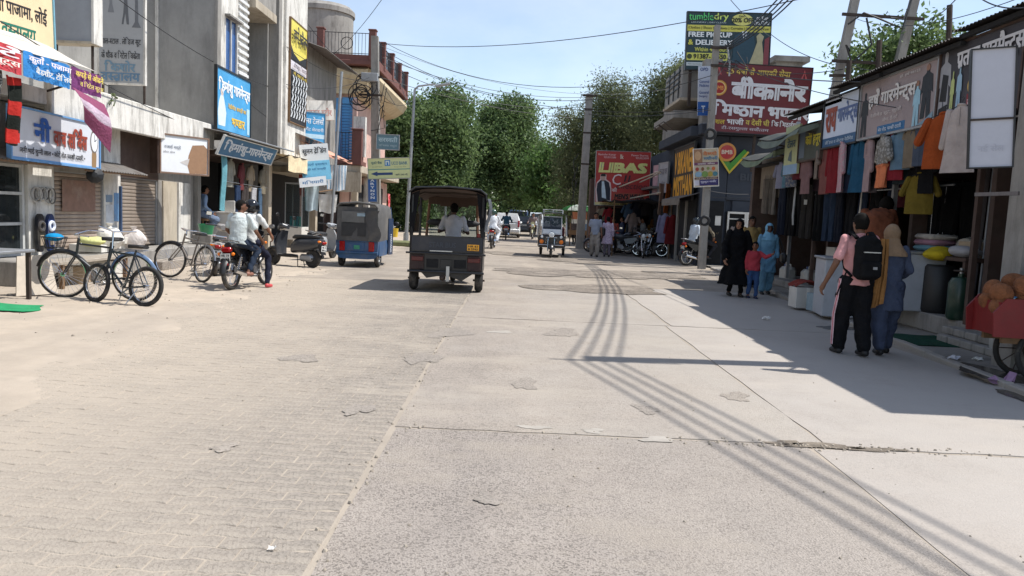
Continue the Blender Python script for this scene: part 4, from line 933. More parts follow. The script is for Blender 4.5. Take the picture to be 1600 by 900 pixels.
sg = board("shop_sign", "small white strip sign below the larger white and blue sign", "sign", at(489, 284, 26.9), .95, .32, R(30), mat("sign_white2", srgb(222, 226, 228)), [("मनियारी", (.1, .9, .3, .7), (60, 120, 170), .02)], roll=R(9))
b3 = board("shop_sign", "sky blue upper sign with pale rows of lettering above the peach awning", "sign", at(487, 208, 29.3), 1.05, 1.55, R(35), M_blue,
 [("मैक्स टेलर्स", (.06, .94, .72, .9), (226, 238, 246), .03), ("सूट पैंट शेरवानी", (.06, .94, .52, .64), (226, 238, 246), .02), ("कोर्ट रोड", (.1, .8, .2, .34), (226, 238, 246), .02)], rects=[((0, 1, .38, .48), (196, 226, 240))], frame=M_galv, fw=.03)
h4 = thing("old_wall_house", "low weathered house with tin roof edge beyond the white banner wall", "building", (-8.5, 31, 0))
HB(h4, (-14, 28.35, 2.9), (-8.0, 34.0, 7.6), M_grey2, "wall"); HB(h4, (-14, 28.35, 0), (-9.5, 34, 2.9), M_dark, "back_wall"); HB(h4, (-9.5, 28.4, 2.7), (-7.9, 34, 2.9), M_cream, "slab"); HB(h4, (-8.3, 30.9, .0), (-8.0, 31.2, 2.7), M_cream, "pillar"); HB(h4, (-8.3, 33.7, .0), (-8.0, 34, 2.7), M_white, "pillar"); HB(h4, (-9.5, 31, 0), (-8.0, 34, .3), M_grey2, "plinth")
mb = MB(); corrugated(mb, (-7.1, 28.5, 7.2), (0, 5.8, .1), (-1.6, 0, .5), 300); mb.build("roof", M_tin, h4, world=True)
lb_ = board("shop_sign", "dirty white box sign with rubbed red lettering under the tin roof edge", "sign", at(496, 172, 29.6), 1.35, .72, R(40), M_white, [("जनरल स्टोर", (.08, .94, .2, .62), (190, 130, 120), .02)], t=.45, roll=R(6))
# shoe display and glass case
dc = thing("glass_case", "glass fronted display case with packets on the shop step", "case", (-7.75, 27.4, .3)); MB().mm((-.3, -.45, 0), (.3, .45, .45), .01).build("cabinet", M_cardw, dc)
for x in (-.29, .29):
 for y in (-.44, .44): MB().mm((x-.015, y-.015, .45), (x+.015, y+.015, 1.95)).build("frame_post", M_galv, dc)
MB().mm((-.31, -.46, 1.95), (.31, .46, 1.99)).build("top", M_galv, dc); MB().mm((-.28, -.43, .95), (.28, .43, .965)).build("shelf", M_clear, dc); MB().mm((-.27, -.449, .46), (.27, -.444, 1.94)).build("pane", M_clear, dc); MB().mm((.296, -.42, .46), (.3, .42, 1.94)).build("pane", M_clear, dc)
for k in range(4): MB().mm((-.2+.11*k, -.2, .47), (-.12+.11*k, -.1, .82), .01).build("packet", mat("packet_%d" % (k % 2), srgb(*[(60, 130, 140), (90, 170, 160)][k % 2])), dc)
sb = thing("display_board", "white pegboard hung with dark footwear inside the shop past the column", "display", (-8.6, 26.3, .3)); MB().mm((0, -.8, 0), (.04, .8, 2.5)).build("panel", M_cream, sb)
for k in range(22):
 y, z = -.65+.3*(k % 5), .35+.45*(k//5); MB().ell((.09, y, z), (.05, .12, .04), (.3, 0, 0), 8, 6).build("shoe", [M_black, M_brown, M_iron][k % 3], sb, True)
for (lbl, px, py, Y, wd, ht, rgb, sd) in (("pale blue net goods hanging below the white strip sign", 487, 305, 27.5, .5, 1.1, (190, 206, 212), 11), ("dark goods hanging in the shop doorway behind the scooter", 515, 355, 30, .5, 1.2, (60, 52, 52), 12), ("red and brown goods hanging beside the glass case", 480, 290, 28.5, .6, .8, (140, 66, 56), 13), ("white bags hanging from the bamboo pole in the doorway", 512, 318, 29.5, .7, .7, (214, 214, 210), 14)):
 drape("hanging_goods", lbl, "goods", at(px, py, Y)+Vector((0, 0, ht/2)), wd, ht, cloth("goods_%d" % sd, rgb), seed=sd, dirv=(1, .2, 0))
o = MB().cyl(at(498, 300, 28.6), at(522, 296, 29.4), .02).build("bamboo_pole", M_wood); tag(o, "bamboo pole across the doorway carrying white bags", "pole")
drape("tarpaulin", "torn blue and white tarpaulin flapping from the thin steel post", "tarpaulin", at(526, 258, 29.5), .75, .95, cloth("tarp_blue", (150, 176, 196), pattern=((220, 222, 222), 'stripe'), scale=3), seed=21, dirv=(1, .3, 0))
stp = thing("steel_post", "thin tall steel post in front of the balcony building", "post", (*gnd(515, 396)[:2], 0)); q = at(534, 112, stp.location.y); MB().tube([(0, 0, 0), (q.x-stp.location.x, 0, q.z)], .045, 10).build("pole", M_galv, stp, True)
# ------------------------------------------------------------------ LEFT: balcony building
M_pink = plaster("pink_plaster", (118, 82, 76), grime=.5, gcol=(90, 66, 60)); M_pinkw = plaster("faded_pink", (206, 172, 160), grime=.5, gcol=(120, 96, 90)); M_butter = plaster("butter_plaster", (196, 180, 150), grime=.55, gcol=(150, 130, 100)); M_sky = mat("sky_blue_paint", srgb(86, 152, 206), rough=.5, var=.12, dirt=.2)
bd = thing("balcony_building", "corner building with pink railed roof terrace, cream band and blue shutters", "building", (-9, 45, 0))
HB(bd, (-16, 40.3, 0), (-8.7, 52, 3.2), M_pinkw, "wall"); HB(bd, (-16, 41.0, 3.2), (-8.9, 52, 8.6), M_pinkw, "wall")
HB(bd, (-16, 39.2, 3.3), (-7.9, 52, 3.65), M_cream, "slab", .02)
n_ = 14; pr = [(-16, 8.75), (-8.0, 8.75), (-7.6, 8.6), (-7.5, 8.3), (-7.75, 7.9), (-8.3, 7.55), (-8.9, 7.4), (-16, 7.4)]
MB().profy(pr, 40.6, 52).build("cream_band", M_butter, bd, world=True)
MB().profx([(40.6, 8.78), (40.2, 8.6), (40.15, 8.3), (40.4, 7.9), (40.62, 7.6)], -16, -7.9).build("cream_band", M_butter, bd, world=True)
HB(bd, (-16, 39.8, 8.76), (-7.45, 52, 8.98), M_pink, "terrace_slab", .02)
def balus(par, p0, p1, z0, z1, nb, post=.34, first=True):
 p0, p1 = Vector(p0), Vector(p1); d = (p1-p0)
 MB().bar((p0.x, p0.y, z0+.13), (p1.x, p1.y, z0+.13), .22, .26).build("kerb_wall", M_pink, par, world=True)
 for i in range(nb+1):
  if i == 0 and not first: continue
  c = p0+d*(i/nb); MB().mm((c.x-post/2, c.y-post/2, z0+.003), (c.x+post/2, c.y+post/2, z1), .02).mm((c.x-post/2-.04, c.y-post/2-.04, z1), (c.x+post/2+.04, c.y+post/2+.04, z1+.08), .02).build("post", M_pink, par, world=True)
 for i in range(nb):
  a = p0+d*((i+.0)/nb)+d.normalized()*post*.6; e = p0+d*((i+1)/nb)-d.normalized()*post*.6; f = e-a; mb = MB()
  for zz in (z0+.34, z1-.12): mb.bar((a.x, a.y, zz), (e.x, e.y, zz), .03, .03)
  m_ = max(3, int(f.length/.16))
  for k in range(m_+1):
   c = a+f*(k/m_); mb.cyl((c.x, c.y, z0+.26), (c.x, c.y, z1-.1), .012, n=5)
  c = (a+e)/2; mb.torus((c.x, c.y, (z0+z1)/2+.1), (d.y, -d.x, 0), min(.3, f.length*.25), .02, 18, 5)
  mb.build("railing", M_black, par, world=True)
balus(bd, (-15.5, 39.95, 0), (-7.6, 39.95, 0), 8.98, 10.45, 3); balus(bd, (-7.6, 39.95, 0), (-7.6, 51.5, 0), 8.98, 10.45, 4, first=False)
# first-floor door with blue shutter, red balcony
HB(bd, (-12, 39.6, 3.66), (-8.0, 41, 3.9), M_pink, "balcony_slab")
balus(bd, (-11.0, 39.3, 0), (-8.1, 39.3, 0), 3.66, 5.4, 1, .5)
HB(bd, (-10.3, 40.9, 3.9), (-9.35, 40.98, 7.2), M_sky, "blue_panel"); rs = shutter(40.9, 0, 0.01, 3.9, 3.95, (86, 152, 206), bd, 1)
bpy.data.objects.remove(rs.children[0]) if rs.children else None
bpy.data.objects.remove(rs)
sl_m = MB().profx([(0, .003), (.03, .02), (.03, .1), (0, .147)], -9.3, -8.95).mesh
HB(bd, (-9.3, 40.86, 6.9), (-8.5, 41.0, 7.25), M_sky, "shutter_box", .03)
smx = MB().profx([(0, .004), (-.03, .03), (-.03, .12), (0, .146)], -9.32, -8.75).mesh("slat", M_sky)
for k in range(20):
 o = link("slat", smx, bd); o.location = (9, 40.98-45, 3.9+.15*k)
HB(bd, (-8.72, 40.75, 3.9), (-8.5, 41.0, 7.2), M_pinkw, "pillar")
# ground-floor openings: black sheets, the shade inside put into their colour
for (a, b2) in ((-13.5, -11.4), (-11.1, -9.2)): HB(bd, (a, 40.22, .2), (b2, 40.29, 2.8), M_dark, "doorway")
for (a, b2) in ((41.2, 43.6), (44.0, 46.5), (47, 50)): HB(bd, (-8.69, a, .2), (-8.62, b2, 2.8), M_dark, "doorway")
HB(bd, (-8.6, 43.6, 0), (-8.3, 44.0, 3.2), M_white, "pillar"); HB(bd, (-8.6, 40.32, 0), (-8.3, 40.7, 3.2), M_cream, "pillar"); HB(bd, (-8.7, 46.5, 0), (-8.3, 46.9, 3.2), M_white, "pillar")
HB(bd, (-11.0, 39.1, 2.2), (-9.3, 39.25, 3.28), M_grey2, "parapet"); HB(bd, (-9.28, 39.05, 2.3), (-7.85, 39.18, 3.3), M_cream, "parapet")
win = MB()
for k in range(4): win.mm((-10.9+.4*k, 39.0, 2.5), (-10.86+.4*k, 39.06, 3.2))
win.mm((-10.95, 39.01, 2.84), (-9.4, 39.05, 2.88)); win.build("window_frame", M_white, bd, world=True)
ob = MB().mm((-8.35, 39.3, 4.1), (-7.75, 39.7, 6.1)).build("air_cooler_panel", M_white, bd, world=True)
wt = thing("water_tank", "round grey concrete water tank on the roof behind the railing", "tank", (-13.4, 52.5, 8.9)); MB().lathe([(2.05, 0), (2.05, 5.2), (2.15, 5.2), (2.15, 5.5), (1.9, 5.75), (.0, 5.9)], n=28).build("tank_wall", M_grey2, wt, True)
MB().lathe([(2.07, 2.55), (2.1, 2.55), (2.1, 2.65), (2.07, 2.65)], n=28).build("band", M_conc, wt)
HB(bd, (-16, 51, 8.98), (-11, 55, 9.0), M_grey2, "roof")
# red cloth, cans and grass patch beyond
drape("hanging_cloth", "red patterned cloth hanging by the pillar behind the blue rickshaw", "cloth", at(607, 303, 41)+Vector((0, 0, 0)), .62, 1.65, cloth("red_print", (176, 40, 48), pattern=((214, 120, 120), 'voronoi'), scale=8), seed=31)
drape("hanging_cloth", "dark bundles hanging left of the red patterned cloth", "cloth", at(595, 305, 41), .5, 1.3, cloth("dark_bundle", (50, 46, 48)), seed=32)
o = MB().lathe([(0, 0), (.2, .02), (.28, .3), (.2, .55), (.16, .62), (.19, .66)], n=16).build("water_pot", mat("pot_metal", (.4, .41, .43), rough=.4, metal=.7), smooth=True); o.location = at(607, 362, 38); o.location.z = .35; tag(o, "round grey metal pot behind the blue rickshaw", "pot")
o = MB().lathe([(0, 0), (.16, 0), (.19, .4), (.2, .42), (.17, .42), (.15, .03)], n=14).build("bucket", paint("yellow_bucket", (226, 190, 40)), smooth=True); o.location = at(616, 372, 37); o.location.z = .2; tag(o, "yellow bucket beside the metal pot", "bucket")
o = MB().mm((-1.5, -.5, 0), (1.5, .5, .22), .05).build("grass_verge", mat("verge_green", srgb(112, 116, 78), var=.4, scale=12)); o.location = (*gnd(616, 384)[:2], 0); o["kind"] = "stuff"
# utility pole with cable tangle, boards
pb = at(588, 382, 33); PX_, PY_ = pb.x, 33.0
tp = at(586, 57, PY_+.0)
up = thing("utility_pole", "square concrete utility pole with tangled cables by the balcony building", "pole", (PX_, PY_, 0)); dx = tp.x-PX_
MB().loft([[(dx*k+sx*.19*(1-.25*k), sy*.19*(1-.25*k), tp.z*k) for sx, sy in ((-1, -1), (1, -1), (1, 1), (-1, 1))] for k in (0, .5, 1)]).build("pole", M_conc, up)
def pl_(px, py): q = at(px, py, PY_); return Vector((q.x-PX_, 0, q.z))
for (px, py) in ((588, 122), (588, 150)):
 c = pl_(px, py); MB().mm((c.x-.7, -.26, c.z-.04), (c.x+.3, -.2, c.z+.04)).build("cross_arm", M_iron, up)
for k in range(9):
 c = pl_(rnd.uniform(560, 578), rnd.uniform(128, 158)); MB().torus((c.x, -.3+rnd.uniform(-.08, .08), c.z), (rnd.uniform(-.3, .3), 1, rnd.uniform(-.3, .3)), rnd.uniform(.3, .5), .02, 22, 6).build("cable_coil", M_wire, up, True)
for k in range(8):
 c = pl_(rnd.uniform(588, 606), rnd.uniform(125, 170)); e = pl_(rnd.uniform(580, 612), rnd.uniform(140, 215)); mid = (c+e)/2+Vector((rnd.uniform(-.5, .5), -.3, -.4))
 MB().tube([c+Vector((0, -.25, 0)), mid, e+Vector((0, -.25, 0))], .016, 5).build("loose_cable", M_wire, up)
c = pl_(580, 118); MB().mm((c.x-.35, -.4, c.z-.3), (c.x+.35, -.2, c.z+.05), .02).build("junction_box", M_galv, up)
board("notice_board", "small grey-blue notice board fixed to the utility pole", "sign", at(606, 222, PY_-.3), .95, .62, R(4), mat("slate_blue", srgb(96, 128, 140), var=.1), [("सरस्वती", (.08, .92, .5, .88), (170, 196, 204), .03), ("पब्लिक स्कूल", (.1, .9, .16, .36), (160, 184, 192), .02)], frame=M_galv, fw=.03)
M_ucob = mat("sign_cream_green", srgb(206, 214, 160), var=.06)
board("bank_sign", "pale yellow-green bank direction sign with blue arrow on the utility pole", "sign", at(608, 263, PY_-.45), 1.78, .86, 0, M_ucob,
 [("यूको बैंक", (.08, .34, .68, .86), (60, 110, 120), .02), ("UCO BANK", (.56, .94, .66, .82), (60, 120, 150), .02), ("सम्मान आपके विश्वास का", (.1, .34, .56, .61), (90, 110, 90), .01), ("Honours Your Trust", (.62, .9, .54, .59), (90, 110, 90), .01), ("आगे 200 मी.", (.64, .94, .14, .24), (60, 80, 90), .02)],
 rects=[((0, 1, .43, .47), (66, 140, 140))],
 polys=[([(.06, .25), (.22, .36), (.22, .30), (.58, .30), (.58, .18), (.22, .18), (.22, .13)], (44, 72, 120)), ([(.4, .62), (.53, .62), (.53, .9), (.4, .9)], (40, 120, 190)), ([(.42, .66), (.445, .66), (.445, .8), (.485, .8), (.485, .66), (.51, .66), (.51, .86), (.42, .86)], (210, 226, 214))], frame=M_galv, fw=.02, roll=R(1.5+2.5))
board("vertical_sign", "narrow blue vertical sign lettered in white below the bank sign", "sign", at(582, 294, PY_-.42), .38, 1.15, 0, paint("deep_blue", (38, 92, 160)),
 [(ch_, (.28, .72, .86-.125*k, .95-.125*k), (220, 228, 236), .04) for k, ch_ in enumerate("HARYNON")], frame=M_galv, fw=.02, roll=R(2.5))
def street_lamp(label, base, top, arm, r=.07):
 t_ = thing("street_lamp", label, "street lamp", base); d = Vector(top)-Vector(base); a = Vector(arm)-Vector(base)
 MB().tube([(0, 0, 0), d*.5, d], [r*1.2, r, r*.75], 10).build("pole", M_galv, t_, True); MB().tube([d, d+(a-d)*.15+Vector((0, 0, .12)), d+(a-d)*.8+Vector((0, 0, .1)), a], [r*.7, r*.6, r*.5, r*.5], 8).build("arm", M_galv, t_, True)
 e = (a-d).normalized(); MB().bar(a-e*.1, a+e*.55, .22, .1, .03).build("lamp_head", M_galv, t_); MB().cyl((0, 0, 0), (0, 0, .5), r*1.7).build("base_box", M_galv, t_)
 return t_
b_ = gnd(634, 382); street_lamp("tall grey street lamp with single arm behind the black three wheeler", (b_.x, b_.y, 0), at(648, 140, b_.y), at(684, 134, b_.y))
b_ = at(696, 340, 62); street_lamp("distant street lamp standing before the left hand trees", (b_.x, 62, 0), at(697, 203, 62), at(722, 196, 62), .09)
# ------------------------------------------------------------------ RIGHT: garment stalls under tin roofs
XS = 5.7
def yon(px, X=XS): return onx(px, 170, X).y
st_ = thing("stall_row", "long row of open garment stalls with black corrugated tin roofs, right side", "building", (6, 11, 0))
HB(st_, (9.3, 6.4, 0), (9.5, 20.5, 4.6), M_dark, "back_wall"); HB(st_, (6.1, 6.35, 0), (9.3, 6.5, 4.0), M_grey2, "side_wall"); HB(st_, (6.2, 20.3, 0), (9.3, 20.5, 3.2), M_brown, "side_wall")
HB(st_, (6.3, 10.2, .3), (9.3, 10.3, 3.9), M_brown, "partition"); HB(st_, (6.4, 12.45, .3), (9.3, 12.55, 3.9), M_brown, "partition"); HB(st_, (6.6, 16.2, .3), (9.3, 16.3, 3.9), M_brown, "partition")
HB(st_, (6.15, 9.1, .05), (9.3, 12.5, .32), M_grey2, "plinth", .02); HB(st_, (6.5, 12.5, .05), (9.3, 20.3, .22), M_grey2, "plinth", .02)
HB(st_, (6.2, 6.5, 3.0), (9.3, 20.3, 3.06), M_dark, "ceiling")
M_tinb = mat("blackened_tin", srgb(44, 41, 40), rough=.7, metal=.3, var=.3, dirt=.5, dcol=srgb(78, 62, 54), scale=3)
def tin_roof(y0, y1, z, x0=5.5, rise=.45, name="roof"):
 mb = MB(); corrugated(mb, (x0, y0, z), (0, y1-y0, 0), (3.9, 0, rise), 900, .014, .08); mb.build(name, M_tinb, st_, world=True)
 MB().mm((x0+.1, y0, z-.09), (x0+.16, y1, z-.03)).build("batten", M_dark, st_, world=True)
tin_roof(6.4, 10.15, 4.08); tin_roof(10.1, 12.42, 4.0); tin_roof(12.2, 13.95, 3.97, 5.45)
tin_roof(13.9, 16.6, 3.85, 5.6, .5)
for (x, y) in ((6.12, 8.9), (6.12, 10.25), (6.1, 12.5), (6.3, 14.1), (6.3, 16.2), (6.5, 18.2)):
 MB().mm((x-.035, y-.035, .3), (x+.035, y+.035, 3.95)).build("post", [M_galv, M_brown, M_white][int(y) % 3], st_, world=True)
MB().mm((6.9, 15.0, .2), (7.15, 15.25, 2.6)).build("red_pillar", mat("red_oxide", srgb(120, 60, 54), var=.2), st_, world=True)
# street-side signs
def side_sign(label, pxl, pxr, ztop, zbot, bgm, texts=(), rects=(), polys=(), X=XS, frame=None, roll=0, fw=.03):
 ya, yb = yon(pxl, X), yon(pxr, X)
 return board("shop_sign", label, "sign", (X, (ya+yb)/2, (ztop+zbot)/2), abs(ya-yb), ztop-zbot, R(-90), bgm, texts, rects, polys, frame=frame, roll=roll, fw=fw)
M_pr = mat("sign_charcoal", srgb(62, 60, 66), var=.15, scale=1.2, dirt=.3, dcol=srgb(110, 106, 108))
man = lambda cx, z0, h, wd: [(cx-wd, z0), (cx-wd*.2, z0), (cx, z0+h*.4), (cx+wd*.2, z0), (cx+wd, z0), (cx+wd*.8, z0+h*.5), (cx+wd*1.25, z0+h*.45), (cx+wd, z0+h*.78), (cx+wd*.3, z0+h*.84), (cx+wd*.3, z0+h*.97), (cx, z0+h), (cx-wd*.3, z0+h*.97), (cx-wd*.3, z0+h*.84), (cx-wd, z0+h*.78), (cx-wd*1.25, z0+h*.45), (cx-wd*.8, z0+h*.5)]
pr = side_sign("charcoal garment shop sign with torn hole, nearest along the stall roofs", 1464, 1592, 3.98, 2.98, M_pr,
 [("प्रताप गारमैन्ट्स", (.24, 1.02, .60, .95), (206, 204, 206), .05), ("जूनियर", (.42, .53, .36, .47), (80, 50, 20), .03), ("प्रो. प्रताप", (.42, .56, .16, .26), (214, 190, 190), .03), ("मो. 94660", (.42, .56, .05, .14), (214, 190, 190), .02)],
 rects=[((.39, .6, .02, .31), (140, 44, 50))],
 polys=[(man(.08, .05, .9, .07), (150, 150, 154)), ([(.03, .3), (.12, .28), (.13, .62), (.05, .66)], (8, 8, 9), "torn_hole"), ([(.02, .02), (.14, .06), (.14, .24), (.03, .2)], (8, 8, 9), "torn_hole"), (man(.20, .08, .58, .022), (178, 188, 120)), (man(.29, .08, .62, .028), (150, 180, 200)), (disc(.475, .41, .075, .12), (190, 150, 70)), (disc(.475, .41, .068, .1), (206, 176, 100)), ([(.78, .5), (.84, .56), (.9, .5), (.87, .58), (.93, .62), (.86, .62), (.84, .7), (.81, .62), (.75, .61), (.8, .57)], (206, 190, 60))], frame=M_brown)
M_hs = mat("sign_mauve", srgb(150, 136, 136), var=.14, scale=1.0, dirt=.3, dcol=srgb(176, 164, 160))
hs = side_sign("faded mauve garment shop sign with printed figures, second along the stalls", 1345, 1462, 3.9, 3.0, M_hs,
 [("हर्ष गारमेन्ट्स", (.13, .77, .46, .84), (210, 206, 202), .05), ("रेडीमेड सूट, कुर्ता", (.18, .6, .33, .42), (200, 190, 186), .02), ("जीन्स, टी-शर्ट", (.36, .56, .22, .3), (200, 190, 186), .02), ("मेन रोड, चरखी दादरी", (.31, .62, .055, .14), (206, 214, 224), .02), ("प्रो. हर्ष 98123", (.55, .8, .88, .94), (200, 194, 190), .02)],
 rects=[((.28, .65, .03, .17), (44, 104, 150))],
 polys=[(man(.07, .04, .8, .045), (34, 40, 44)), (man(.885, .12, .84, .055), (30, 36, 42)), (disc(.885, .9, .022, .05), (150, 112, 92)), (man(.78, .03, .7, .035), (150, 190, 206)), (disc(.78, .7, .018, .045), (150, 112, 92)), ([(.8, .03), (.98, .03), (.98, .2), (.9, .1)], (120, 150, 166))], frame=M_galv)
M_ra = mat("sign_pale_blue", srgb(196, 206, 222), var=.1, scale=1.2)
rai = side_sign("white shop sign with brown and blue lettering and blue lower strip", 1289, 1343, 3.88, 2.98, M_ra,
 [("राय", (.06, .40, .30, .80), (150, 70, 50), .07), ("गारमेन्ट्स", (.42, .97, .36, .84), (84, 104, 150), .05), ("लेडिज व जेन्ट्स रेडीमेड", (.1, .9, .05, .15), (190, 206, 220), .02)],
 rects=[((0, 1, 0, .2), (52, 92, 130))], frame=M_black)
side_sign("dark green sign with yellow lettering under sagging tin sheets", 1253, 1288, 3.5, 2.82, mat("sign_olive", srgb(70, 76, 70), var=.2), [("कोहिनूर", (.3, .96, .35, .8), (190, 176, 60), .05)], rects=[((0, .26, .1, .95), (90, 104, 120))], frame=M_brown)
side_sign("pale yellow-green narrow sign beside the dark green one", 1231, 1252, 3.6, 2.6, mat("sign_lime", srgb(176, 182, 140), var=.1), [("टेलर", (.2, .8, .55, .75), (60, 96, 120), .03)], rects=[((0, 1, 0, .2), (130, 160, 190))], polys=[([(.3, .3), (.6, .25), (.55, .5), (.4, .45)], (80, 100, 110))])
# sagging tin and tarpaulin canopies further on
def tarp(label, y0, y1, x0, z0, x1, z1, rgb, flap, frgb):
 t_ = thing("tarpaulin_canopy", label, "awning", (x0, (y0+y1)/2, z0))
 MB().sheet(lambda u, v: (x0+(x1-x0)*u, y0+(y1-y0)*v, z0+(z1-z0)*u-.12*math.sin(math.pi*v)*(1-u)+.03*math.sin(u*14)), 14, 10, .01).build("canopy", mat("tarp_%d_%d_%d" % rgb, srgb(*rgb), rough=.7, var=.3, dirt=.5), t_, True, world=True)
 MB().sheet(lambda u, v: (x0-.03*math.sin(v*11)-.05*u, y0+(y1-y0)*v, z0-.03-flap*u*(1-.25*math.sin(v*7))-.12*math.sin(math.pi*v)), 6, 16, .006).build("valance", cloth("tarpf_%d_%d_%d" % frgb, frgb), t_, True, world=True)
 MB().sheet(lambda u, v: (x0-.02+.62*u, y0-.01+.02*math.sin(u*9), z0-.02+(z1-z0)*.62*u/(x1-x0)-flap*1.1*v*(1-.5*u)), 8, 5, .006).build("end_flap", cloth("tarpf_%d_%d_%d" % frgb, frgb), t_, True, world=True)
 for yy in (y0+.1, y1-.1): MB().cyl((x0, yy, z0-.05), (x1, yy, z0-.5), .02).build("strut", M_iron, t_, world=True)
 return t_
tarp("sagging black and green tarpaulin canopy with pale flap, nearer of the two", 14.9, 17.4, 5.35, 3.42, 8.2, 4.25, (44, 48, 42), .12, (112, 120, 110))
tarp("lower tarpaulin canopy with greenish white end flap, farther of the two", 17.5, 20.0, 5.75, 3.2, 8.2, 3.9, (50, 52, 46), .12, (116, 126, 104))
HB(st_, (6.35, 17.6, 2.2), (6.42, 20.2, 3.2), mat("burlap", srgb(120, 108, 92), var=.2), "cloth_screen")
pp_ = MB().tube([(6.2, 17.2, 1.55), (6.18, 17.2, 1.75), (6.22, 17.2, 3.2)], .028, 8).build("drain_pipe", M_galv, st_, True, world=True)
# rails and garments
for (lbl, a, b2) in (("long clothes rail under the charcoal and mauve signs", (5.78, 8.7, 2.9), (5.78, 12.4, 2.88)), ("clothes rail under the white sign", (5.8, 12.4, 2.88), (5.85, 14.2, 2.86)), ("clothes rail below the dark green sign", (5.9, 14.2, 2.72), (6.0, 17.4, 2.7)), ("lower trouser rail across the middle stalls", (6.2, 11.0, 2.2), (6.3, 16.6, 2.2))):
 hang_rod("clothes_rail", lbl, a, b2, .014)
def hung(kind, label, px, py, rgb, X=5.78, s=.86, rz=-90, jit=.35, group=None, pat=None, m2=None, scale=14, Y=None):
 q = at(px, py, Y) if Y else onx(px, py, X)
 g3 = sum(rgb)/3; rgb = tuple(int(.84*(c*.9+g3*.1)) for c in rgb); m = cloth("g_%d_%d_%d" % rgb, rgb, pattern=pat, scale=scale)  # each garment darkened and greyed: stall shade put into its colour
 return garment(kind, label, (q.x, q.y, q.z), R(rz)+rnd.uniform(-jit, jit), m, s, group=group, m2=m2)
GU = "clothes hanging along the right-hand stalls"
W_ = (214, 210, 208)
hung("shirt", "bright orange shirt hanging below the torn hole in the charcoal sign", 1478, 176, (186, 82, 32), 5.5, 1.06, rz=-48, jit=.05, group=GU)
hung("kurta", "cream white kurta hanging beside the framed white banner", 1504, 163, (206, 192, 186), 5.45, .82, rz=-62, jit=.05, group=GU)
for a in ((("shirt"), "slate blue shirt with pale stripe, last before the torn sign", 1438, 196, (84, 96, 116)), ("shirt", "khaki shirt hanging under the printed man on the mauve sign", 1424, 200, (146, 130, 110)), ("shirt", "light blue shirt hanging between khaki and red ones", 1411, 204, (112, 146, 172)), ("dress", "small red dress hanging beside the light blue shirt", 1399, 207, (166, 44, 56)),
          ("kurta", "pale pink kurta hanging at the left end below the mauve sign", 1360, 216, (190, 160, 160)), ("kurta", "teal blue kurta hanging between the pink one and the navy one", 1346, 219, (34, 92, 128)),
          ("kurta", "dark navy kurta hanging below the gap between two signs", 1334, 221, (38, 46, 66)), ("kurta", "bright red kurta hanging under the white sign", 1305, 226, (150, 34, 44)),
          ("kurta", "rust and grey kurta hanging left of the bright red one", 1292, 230, (146, 88, 82)), ("shirt", "beige shirt hanging below the dark green sign", 1279, 232, (150, 134, 120)), ("kurta", "dusty rose kurta hanging wide below the dark green sign", 1262, 234, (150, 112, 112)), ("shirt", "maroon shirt hanging left of the dusty rose kurta", 1248, 236, (104, 30, 40))):
 hung(*a, group=GU)
hung("kurta", "white and pink flowered kurta hanging right of the red kurta", 1318, 222, (206, 190, 190), 5.7, group=GU, pat=((184, 140, 148), 'voronoi'), scale=34)
hung("set", "white patterned top over orange shorts hanging below the mauve sign", 1383, 210, (196, 192, 184), 5.7, 1.1, group=GU, pat=((120, 116, 110), 'voronoi'), scale=24, m2=cloth("g_peach", (206, 122, 84)))
hung("set", "navy and crimson child's outfit hanging beside the orange shorts", 1393, 211, (120, 40, 50), 5.9, .95, group=GU, m2=cloth("g_navy", (34, 44, 84)))
hung("shirt", "white and grey printed shirt hanging before the far tarpaulin", 1238, 250, (160, 156, 156), 6.0, group=GU, pat=((84, 92, 110), 'voronoi'), scale=18)
hung("shirt", "sky blue shirt hanging next to the grey printed shirt", 1230, 252, (92, 138, 160), 6.0, group=GU)
hung("shirt", "lilac white checked shirt hanging at the pale narrow sign", 1222, 254, (170, 170, 176), 6.0, group=GU, pat=((110, 110, 140), 'stripe'), scale=40)
for k, (px, rgb, lb2) in enumerate(((1196, (126, 116, 106), "sand coloured"), (1204, (108, 100, 92), "brown-grey"), (1212, (134, 126, 116), "pale khaki"))):
 hung("trousers", lb2+" trousers hanging below the farther tarpaulin canopy", px, 280, rgb, 6.3, group=GU)
for k, (kind, px, rgb, lb2) in enumerate((("shirt", 1272, (70, 66, 72), "smoky grey shirt behind the dusty rose and beige ones"), ("kurta", 1286, (60, 40, 46), "dark plum kurta behind the rust and grey one"), ("shirt", 1299, (180, 176, 170), "off white shirt peeping between the rust and red kurtas"), ("kurta", 1327, (30, 34, 48), "blue-black kurta behind the flowered one"), ("shirt", 1353, (150, 128, 132), "mauve shirt behind the teal and pink kurtas"), ("kurta", 1371, (120, 112, 116), "ash grey kurta between the pink one and the patterned top"), ("shirt", 1405, (44, 52, 84), "navy shirt behind the light blue one"), ("dress", 1417, (70, 84, 92), "slate dress behind the khaki shirt"), ("kurta", 1431, (40, 40, 46), "charcoal kurta behind the slate blue shirt"), ("kurta", 1447, (22, 22, 26), "black kurta left of the orange shirt"), ("shirt", 1243, (120, 96, 90), "tan shirt behind the maroon one"), ("shirt", 1255, (52, 56, 70), "gunmetal shirt between maroon and dusty rose ones"))):
 hung(kind, lb2, px, 222-.12*(px-1340), rgb, 6.0, group=GU)
